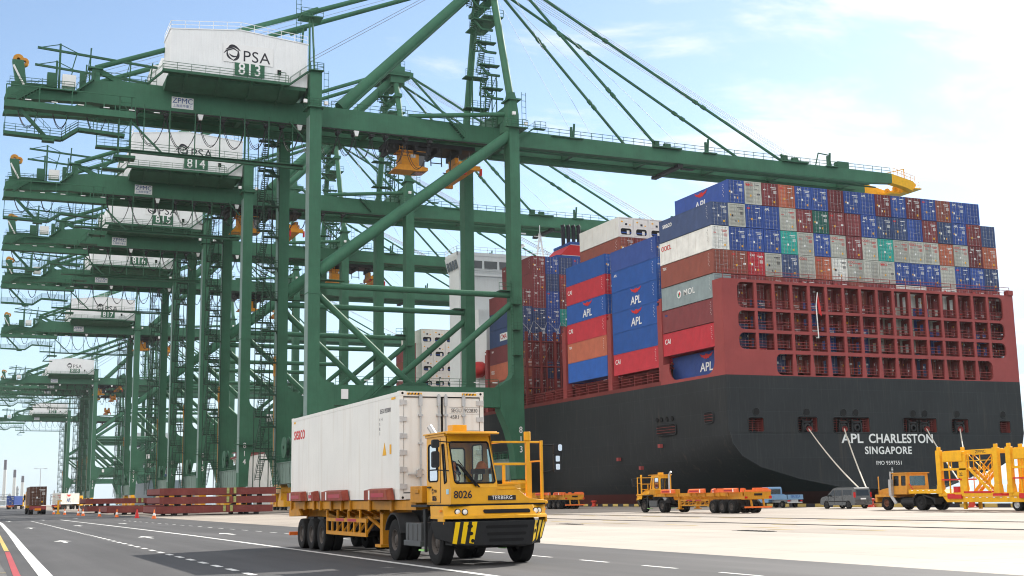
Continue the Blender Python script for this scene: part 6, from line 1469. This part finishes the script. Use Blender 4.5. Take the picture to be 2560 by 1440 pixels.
for x in (-1.2, 1.2):
    add_wheel(ot, x + (.17 if x < 0 else -.17), 1.2, .55, .34, .29, rimmat=M('rim_rust', (.14, .06, .035), .7, var=.3, scale=6)); add_wheel(ot, x + (.15 if x < 0 else -.15), 5.0, .54, .29, .28, True, rimmat=CHASS)
def low_bed(b):
    b.prism([(0, 1.25), (3.4, 1.25), (4.0, .6), (17.5, .6), (17.5, 1.0), (4.3, 1.0), (3.7, 1.55), (0, 1.55)], 'x', -1.2, 1.2)
    for i in range(20): b.mat(1).box(1.2, 1.21, 4.6 + i * .65, 4.8 + i * .65, .9, .95); b.box(-1.21, -1.2, 4.6 + i * .65, 4.8 + i * .65, .9, .95)
    for i in range(5): b.box(1.2, 1.21, .3 + i * .6, .5 + i * .6, 1.45, 1.5)
    b.mat(2)
    for y in (4.2, 11.0): b.box(-1.3, 1.3, y, y + .7, 1.0, 1.2); b.box(1.2, 1.32, y, y + 1.4, .85, 1.15)
    b.mat(0)
    for s in (-.7, .7): b.box(s - .1, s + .1, 5.2, 5.4, .1, .6)
lb = empty('low_bed_trailer', (67.0, 75.55, 0), math.pi, 'yellow low-bed trailer carrying tall yellow cargo frames by the hull', 'trailer')
part('bed', low_bed, [YELB, SIGNW, CRED], lb, key='lowbed')
for y in (10.6, 11.8, 16.0):
    for x in (-1.2, 1.2): add_wheel(lb, x + (.15 if x < 0 else -.15), y, .42, .28, .24, True, rimmat=STEEL)
def frame_posts(b):
    for x in (-1.15, 1.15):
        for y in (0, 5.6):
            b.box(x - .16, x + .16, y - .22, y + .22, .2, 3.35); b.box(x - .1, x + .1, y - .12, y + .12, 3.35, 3.6); b.prism([(y - .3, .2), (y + .3, .2), (y + .22, .8), (y - .22, .8)], 'x', x - .2, x + .2)
    for x in (-1.15, 1.15):
        b.box(x - .12, x + .12, -.2, 5.8, 0, .24)
    for y in (0, 5.6): b.box(-1.3, 1.3, y - .18, y + .18, 2.95, 3.25); b.box(-1.3, 1.3, y - .12, y + .12, .0, .2)
    b.box(-.7, -.45, 0, 5.6, 3.0, 3.3); b.box(.45, .7, 0, 5.6, 3.0, 3.3)
    b.box(1.0, 1.3, .5, 2.4, 2.5, 3.2); b.box(1.05, 1.3, 3.4, 5.4, 2.9, 3.28)
    b.box(1.05, 1.22, 2.0, 2.7, .2, 2.95); b.box(1.1, 1.22, .2, 2.8, 1.85, 2.0); b.box(1.0, 1.25, 1.8, 2.75, 1.3, 1.85); b.box(1.12, 1.2, .9, 1.0, .2, 2.95)
def frame_stairs(b):
    b.stair((1.0, 5.0, .3), (1.0, 3.0, 2.0), .5, (1, 0, 0), 8); b.stair((.2, 2.6, .3), (.2, 4.6, 2.0), .5, (1, 0, 0), 8)
    b.box(.7, 1.2, .4, 3.0, 1.95, 2.02); b.rail((1.2, .4, 2.0), (1.2, 3.0, 2.0), 1.0, .9, .06); b.rail((1.2, 3.0, 2.0), (1.2, 5.2, 2.0), 1.0, 1.1, .05)
def frame_red(b): b.box(-.2, 1.3, .3, 2.2, 1.15, 1.25); b.box(.6, 1.3, 2.4, 5, .22, .35); b.box(-1.35, 1.35, 5.2, 6.0, .0, .18); b.tube((.9, 1.4, .3), (.9, 1.4, .7), .3, n=10)
def cargo_frame(x, y, lab, num):
    f = empty('overheight_frame', (x, y, 1.02), math.pi, lab, 'cargo frame', 'yellow overheight frames on the trailer')
    part('post', frame_posts, YELB, f, key='fposts', bevel=.02); part('access_stair', frame_stairs, YELB, f, key='fstairs'); part('clamp', frame_red, CRED, f, key='fred')
    text('lettering', 'ZPMC', .3, BLACK, f, (1.31, 4.3, 3.1), face='+x', ext=.004, bold=0, sx=1.3); text('lettering', num, .34, BLACK, f, (1.26, 2.2, 1.55), face='+x', ext=.004, bold=.008)
cargo_frame(67.0, 72.1, 'tall yellow steel cargo frame with stairs, numbered 22, behind the orange tractor', '22')
cargo_frame(67.0, 65.3, 'second tall yellow cargo frame cut off by the right picture edge', '21')
# ------------------------------------------------------------------ van and pickup (front faces -y locally, rotated to face away)
def loft_body(b, prof, w, tum=.82, zb=.9):
    # side profile (y,z) closed; body narrows above the belt line
    n = len(prof)
    def X(z): return w * (1 - max(0, z - zb) / .9 * (1 - tum))
    v = [(-X(z), y, z) for y, z in prof] + [(X(z), y, z) for y, z in prof] + [(-X(z) * .9, y, z) for y, z in prof] + [(X(z) * .9, y, z) for y, z in prof]
    b.add(v[:n], [tuple(range(n))]); b.add(v[n:2 * n], [tuple(range(n - 1, -1, -1))])
    b.add(v[:2 * n], [(i, (i + 1) % n, n + (i + 1) % n, n + i) for i in range(n)])
def van_body(b): loft_body(b, [(.12, .35), (.02, .55), (.05, .8), (.25, .98), (.95, 1.12), (1.75, 1.72), (2.2, 1.82), (4.5, 1.82), (4.68, 1.7), (4.74, 1.0), (4.78, .6), (4.72, .32), (4.2, .3), (.5, .28)], .91, .86)
def van_glass(b):
    def side(s):
        def q(y0, y1, z0, z1, sk0=0, sk1=0):
            X = lambda z: s * (.91 * (1 - max(0, z - .9) / .9 * .14) + .006)
            b.add([(X(z0), y0, z0), (X(z0), y1, z0), (X(z1), y1 + sk1, z1), (X(z1), y0 + sk0, z1)], [(0, 1, 2, 3)])
        q(1.2, 1.95, 1.12, 1.6, .5, 0); q(2.05, 2.95, 1.12, 1.6); q(3.1, 4.3, 1.15, 1.6)
    side(-1); side(1)
    b.add([(-.68, 4.737, 1.1), (.68, 4.737, 1.1), (.62, 4.705, 1.6), (-.62, 4.705, 1.6)], [(0, 1, 2, 3)]); b.add([(-.72, .97, 1.16), (.72, .97, 1.16), (.66, 1.68, 1.68), (-.66, 1.68, 1.68)], [(0, 1, 2, 3)])
vn = empty('grey_van', (70.9, 91.9, 0), math.pi, 'dark grey passenger van parked under the ship stern', 'van')
part('body', van_body, VANG, vn, key='vanb', bevel=.06); part('window', van_glass, VGLASS, vn, key='vang')
part('bumper', lambda b: (b.box(-.9, .9, 4.7, 4.84, .34, .58), b.box(-.9, .9, -.06, .1, .34, .55)), VANG, vn, key='vanbm', bevel=.03)
part('tail_lamp', lambda b: (b.box(-.9, -.8, 4.6, 4.77, .95, 1.4), b.box(.8, .9, 4.6, 4.77, .95, 1.4)), ORED, vn, key='vantl'); part('number_plate', lambda b: b.box(-.28, .28, 4.76, 4.79, .78, .9), SIGNW, vn, key='vanpl')
part('door_seam', lambda b: [b.box(s * .915, s * .905, y, y + .02, .4, 1.1) for s in (-1, 1) for y in (1.1, 2.0, 3.05)], BLACK, vn, key='vands'); part('door_handle', lambda b: [b.box(s * .93, s * .9, y, y + .16, .98, 1.02) for s in (-1, 1) for y in (1.75, 2.2)], BLACK, vn, key='vandh')
part('side_moulding', lambda b: [b.box(s * .925, s * .9, 1.2, 3.6, .58, .66) for s in (-1, 1)], CHASS, vn, key='vansm'); part('mirror', lambda b: [b.box(s * .92, s * 1.1, 1.25, 1.35, 1.05, 1.22) for s in (-1, 1)], CHASS, vn, key='vanmi')
part('wheel_arch', lambda b: [b.prism(disc_pts(y, .34, .37, 18), 'x', s * .9, s * .914) for s in (-1, 1) for y in (.85, 3.85)], CHASS, vn, key='vanwa')
for x in (-.82, .82):
    for y in (.85, 3.85): add_wheel(vn, x, y, .33, .22, .23, rimmat=SIGNW)
pk = empty('pickup_truck', (73.4, 105.2, 0), math.pi, 'light blue flatbed pickup truck with low drop sides beside the kerb', 'pickup truck')
part('cab', lambda b: loft_body(b, [(.05, .5), (.0, .9), (.15, 1.15), (.55, 1.95), (.8, 2.02), (1.6, 2.02), (1.75, 1.9), (1.8, .75), (1.75, .5)], .86, .9, 1.1), PICKB, pk, key='pkc', bevel=.04)
part('window', lambda b: (b.box(-.6, .6, 1.75, 1.8, 1.3, 1.8), b.add([(-.868, .5, 1.2), (-.868, 1.5, 1.2), (-.82, 1.5, 1.75), (-.82, .7, 1.75)], [(0, 1, 2, 3)]), b.add([(.868, .5, 1.2), (.868, 1.5, 1.2), (.82, 1.5, 1.75), (.82, .7, 1.75)], [(0, 1, 2, 3)])), GLASSD, pk, key='pkw')
def pk_bed(b):
    b.box(-.95, .95, 1.9, 5.0, .78, .86); b.box(-.95, -.9, 1.9, 5.0, .86, 1.24); b.box(.9, .95, 1.9, 5.0, .86, 1.24); b.box(-.95, .95, 4.95, 5.0, .86, 1.24); b.box(-.95, .95, 1.9, 1.96, .86, 1.3)
    for y in (2.7, 3.5, 4.3): b.box(.95, .965, y, y + .05, .84, 1.24); b.box(-.965, -.95, y, y + .05, .84, 1.24)
part('cargo_bed', pk_bed, PICKB, pk, key='pkb'); part('chassis', lambda b: (b.box(-.4, .4, .4, 4.9, .5, .78), b.box(-.85, .85, 4.8, 4.95, .45, .55)), STEEL, pk, key='pkch'); part('tail_lamp', lambda b: (b.box(-.85, -.6, 4.9, 4.97, .6, .72), b.box(.6, .85, 4.9, 4.97, .6, .72)), ORED, pk, key='pktl')
text('lettering', 'ISUZU', .3, NAVY, pk, (0, 5.01, 1.06), face='+y', ext=.004, sx=1.3, bold=.008)
for x in (-.72, .72):
    for y in (.8, 3.9): add_wheel(pk, x, y, .33, .22, .19)
# bollards and mooring lines
def bollard(b): b.lathe([(.42, 0), (.42, .08), (.26, .14), (.24, .5), (.4, .62), (.4, .74), (.2, .8), (.001, .8)], (0, 0, 0), 'z', 18)
BOL = [((76.2, 92.6, 0), 'red mooring bollard with ropes beside the grey van'), ((76.2, 80, 0), 'red mooring bollard behind the yellow cargo frame'), ((76.2, 128, 0), 'red mooring bollard on the quay edge behind the yellow tractor'), ((76.2, 148, 0), 'red mooring bollard farther along the dark hull')]
for p, l in BOL:
    o = part('mooring_bollard', bollard, M('bollard_red', (.5, .05, .03), .5, var=.2, scale=5), None, p, key='bollard', smooth=40); o['label'] = l; o['category'] = 'bollard'; o['group'] = 'bollards along the quay edge'
def rope(a, c, lab, sag=.25):
    b = MB(); a = Vector(a); c = Vector(c); pts = []
    for i in range(13):
        t = i / 12; p = a.lerp(c, t); p.z -= sag * 4 * t * (1 - t); pts.append(p)
    b.path(pts, .075, 6); o = put('mooring_rope', b.mesh('mooring_rope', [MOOR], 60), label=lab, cat='rope', group='ropes mooring the ship'); return o
B1, B2 = (76.25, 92.6, .7), (76.25, 80, .7)
rope((91.0, SY + .1, 8.98), B1, 'pale mooring rope from the leftmost stern port to the bollard by the van', .5)
rope((96.3, SY + .1, 8.98), B1, 'pale mooring rope crossing the ship name to the bollard by the van', .35)
rope((108.9, SY + .1, 8.98), B2, 'pale mooring rope from right stern port going behind the yellow frames', .3)
rope((114.3, SY + .1, 8.98), B2, 'rightmost pale mooring rope going down behind the yellow frames', .3)
for k, (x, z) in enumerate(((91.0, 8.98), (96.3, 8.98), (108.9, 8.98), (114.3, 8.98))):
    d = (Vector(B1 if k < 2 else B2) - Vector((x, SY, z))).normalized(); p = Vector((x, SY, z)) + d * .9
    o = part('rat_guard', lambda b: b.lathe([(.05, -.3), (.34, .05), (.34, .0)], (0, 0, 0), 'z', 14), SHIPR, None, tuple(p), key='ratguard', smooth=60); o.rotation_euler = d.to_track_quat('Z', 'Y').to_euler(); o['label'] = 'red rat guard disc on the %s mooring rope' % ['leftmost', 'second', 'third', 'rightmost'][k]; o['category'] = 'rat guard'; o['group'] = 'rat guards'
# ------------------------------------------------------------------ distant traffic
def tail_truck(b):
    b.box(-.45, .45, .3, 13, .95, 1.35); b.mat(1).box(-1.2, 1.2, .1, .25, .75, 1.3); b.mat(0).box(-1.15, 1.15, .0, .12, .5, .62)
    b.mat(2).box(-.45, .45, -.02, .1, .62, .95)
def far_truck(x, y, colour, lab_t, lab_c, rz=0):
    t = empty('container_truck', (x, y, 0), rz, lab_t, 'truck', 'container trucks on the road')
    part('frame', tail_truck, [CHASS, SHIPR, ORL], t, key='ftf')
    part('cab', lambda b: (b.box(-1.2, 1.2, 13.2, 15.2, .9, 3.6), b.box(-1.5, -1.3, 13.5, 13.6, 2.4, 3.2), b.box(1.3, 1.5, 13.5, 13.6, 2.4, 3.2)), YEL, t, key='ftc', bevel=.1); part('mirror', lambda b: (b.box(-1.55, -1.25, 13.3, 13.4, 2.2, 3.0), b.box(1.25, 1.55, 13.3, 13.4, 2.2, 3.0)), CHASS, t, key='ftm')
    for yy in (1.2, 2.5, 3.8, 12.4, 14.6):
        for xx in (-1.22, 1.22): add_wheel(t, xx + (.15 if xx < 0 else -.15), yy, .5, .29, .27, yy < 13)
    v = Vector((-CW / 2, .4, 1.4)); v.rotate(Matrix.Rotation(rz, 3, 'Z')); c = Matrix.Rotation(rz, 3, 'Z') @ Vector((0, .4, 0))
    o = container(x + c.x - CW / 2, y + c.y, 1.4, colour, lab_c, 'containers on road trucks', True, None, mark=1, rz=rz)
    if colour == 'white':
        text('lettering', 'APL', 1.5, NAVY, o, (CW / 2 + .01, 5, .95), face='+x', ext=.01, sx=1.1, shear=.1); e = part('emblem', lambda b: b.prism([(-p[0], p[1]) for p in eagle_pts(1.5)], 'x', -.01, .01), [CRED], o, loc=(CW / 2 + .01, 5, 2.2), key='eagle')
far_truck(10.3, 205, 'dull brown', 'truck driving away under a brown container, nearer of the road trucks', 'brown container on the nearer truck driving away on the road')
far_truck(13.6, 440, 'blue', 'truck driving away under a blue container, farther up the road', 'blue container on the farther truck driving away on the road', rad(-14))
far_truck(22.0, 350, 'white', 'truck turning with a white container near the crane feet', 'white container with red and blue lettering on the turning truck', rad(-26))
# second ship, chimneys and plant on the far shore
s2 = empty('cargo_ship', (83, 640, 0), 0, 'grey hulled ship moored farther along beyond the cranes', 'container ship')
part('hull', lambda b: (b.prism([(0, -2), (0, 11), (26, 11), (26, -2)], 'y', 0, 120), b.box(0, 26, 0, .5, 11, 12)), M('far_hull_grey', (.24, .29, .34), .6, var=.08, scale=.1), s2, key='s2h')
part('superstructure', lambda b: (b.box(2, 24, 86, 98, 11, 40), [b.box(2, 24, 85.8, 86, 14 + i * 3.4, 15.6 + i * 3.4) for i in range(0)]), SHIPW, s2, key='s2s'); part('window', lambda b: [b.box(3, 23, 85.7, 86.02, 15 + i * 3.4, 16.4 + i * 3.4) for i in range(7)], GLASSD, s2, key='s2w')
cols2 = ['grey', 'white', 'bright blue', 'blue', 'white', 'navy', 'white', 'maroon', 'grey', 'brown', 'bright blue', 'white']
k2 = 0
for r in range(4):
    for i in range(5):
        c = cols2[(i * 5 + r * 3) % 12]
        container(83.6 + i * 2.5, 641, 12.2 + r * 2.9, c, '%s container on the grey ship beyond the cranes, %s across, %s tier' % (c, ORD[i], ORD[r]), 'containers on the far ship', False); k2 += 1
def yard_row():
    for i in range(16):
        for r in range(2 + (i * 7) % 3):
            c = ['maroon', 'red', 'white', 'blue', 'dark green', 'brown', 'teal', 'grey'][(i * 3 + r * 5) % 8]
            container(196 + i * 2.6, 770, r * 2.9 - 1.5, c, '%s container in the far yard across the water, stack %s, tier %s' % (c, ORD[i], ORD[r]), 'containers in the far yard', False, scale=(1, 1, 1))
yard_row()
put('far_quay', MB().box(180, 300, 768, 900, -2.6, -1.5).mesh('far_quay', [CONC]), kind='structure')
CHW = M('chimney_white', (.6, .58, .56), .7, var=.08, scale=.02); CHD = M('chimney_dark', (.12, .11, .13), .7, var=.1, scale=.05)
def chimney(h, r):
    def f(b): b.tube((0, 0, 0), (0, 0, h * .78), r, r * .72, n=20); b.mat(1).tube((0, 0, h * .78), (0, 0, h), r * .73, r * .66, n=20)
    return f
for k, (x, y, h, lab) in enumerate(((58, 2200, 73, 'tallest of three white chimneys with dark top, leftmost on the skyline'), (73, 2200, 57, 'middle white chimney with dark top on the skyline'), (85.5, 2200, 47, 'shortest white chimney with dark top, rightmost on the skyline'))):
    o = part('chimney', chimney(h, 3.2), [CHW, CHD], None, (x, y, 0), key='chim%d' % k); o['label'] = lab; o['category'] = 'chimney'; o['group'] = 'refinery chimneys'
PLANT = M('plant_grey', (.36, .37, .38), .7, var=.15, scale=.05)
def column(b):
    b.tube((0, 0, 0), (0, 0, 22), 1.8, n=12); b.tube((0, 0, 22), (0, 0, 24), 1.8, .6, n=12)
    for z in (5, 10, 15, 20): b.lathe([(1.8, 0), (2.9, 0), (2.9, .3), (1.8, .3)], (0, 0, z), 'z', 12)
def tankm(b): b.tube((0, 0, 0), (0, 0, 9), 9, n=24); b.tube((0, 0, 9), (0, 0, 10.5), 9, 1, n=24)
def rack(b):
    for x in range(5):
        for y in (0, 6): b.box(x * 7, x * 7 + .8, y, y + .8, 0, 13)
    for z in (5, 9, 12.5): b.box(0, 29, 0, 6.8, z, z + .7)
    b.tube((0, 3, 10), (29, 3, 10), .9, n=8); b.tube((5, 3, 13), (5, 3, 18), 1.2, n=8)
random.seed(11)
for k in range(16):
    x = -10 + k * 9 + random.uniform(-3, 3); f, nm, cat = ((column, 'distillation_column', 'refinery column'), (tankm, 'storage_tank', 'storage tank'), (rack, 'pipe_rack', 'pipe rack'))[(k * 2 + k // 3) % 3]
    o = part(nm, f, PLANT, None, (x, 2000 + random.uniform(-60, 60), 0), key=nm); o.scale = (1, 1, random.uniform(.7, 1.25)); o['label'] = 'grey refinery %s on the hazy skyline behind the road' % cat.split()[-1]; o['category'] = cat; o['group'] = 'grey refinery %ss on the skyline' % cat.split()[-1]
def lamp(b):
    b.tube((0, 0, 0), (0, 0, 14), .16, .09, n=8); b.beam((-1.6, 0, 14), (1.6, 0, 14), .1); b.box(-2.2, -1.2, -.2, .2, 13.9, 14.1); b.box(1.2, 2.2, -.2, .2, 13.9, 14.1)
o = part('street_lamp', lamp, STEEL, None, (24.5, 480, 0), key='slamp'); o['label'] = 'double armed street lamp beyond the white container truck'; o['category'] = 'street lamp'
FW = M('far_wall_lilac', (.36, .3, .36), .8, var=.1, scale=.1)
o = put('boundary_wall', MB().box(-80, 12, 560, 560.4, 0, 2.6).mesh('boundary_wall', [FW]), label='low lilac and red boundary wall behind the road trucks', cat='wall')

# ------------------------------------------------------------------ air
hzm = bpy.data.materials.new('haze_air'); hzm.use_nodes = True
hn = hzm.node_tree; hn.nodes.clear()
ho = hn.nodes.new('ShaderNodeOutputMaterial'); hv = hn.nodes.new('ShaderNodeVolumePrincipled')
hv.inputs['Color'].default_value = (.93, .96, 1, 1); hv.inputs['Density'].default_value = .00005; hv.inputs['Anisotropy'].default_value = .2
hn.links.new(hv.outputs[0], ho.inputs['Volume'])
put('haze', MB().box(-2550, 3650, -350, 3650, -7.5, 112).mesh('haze', [hzm], 180), kind='stuff')
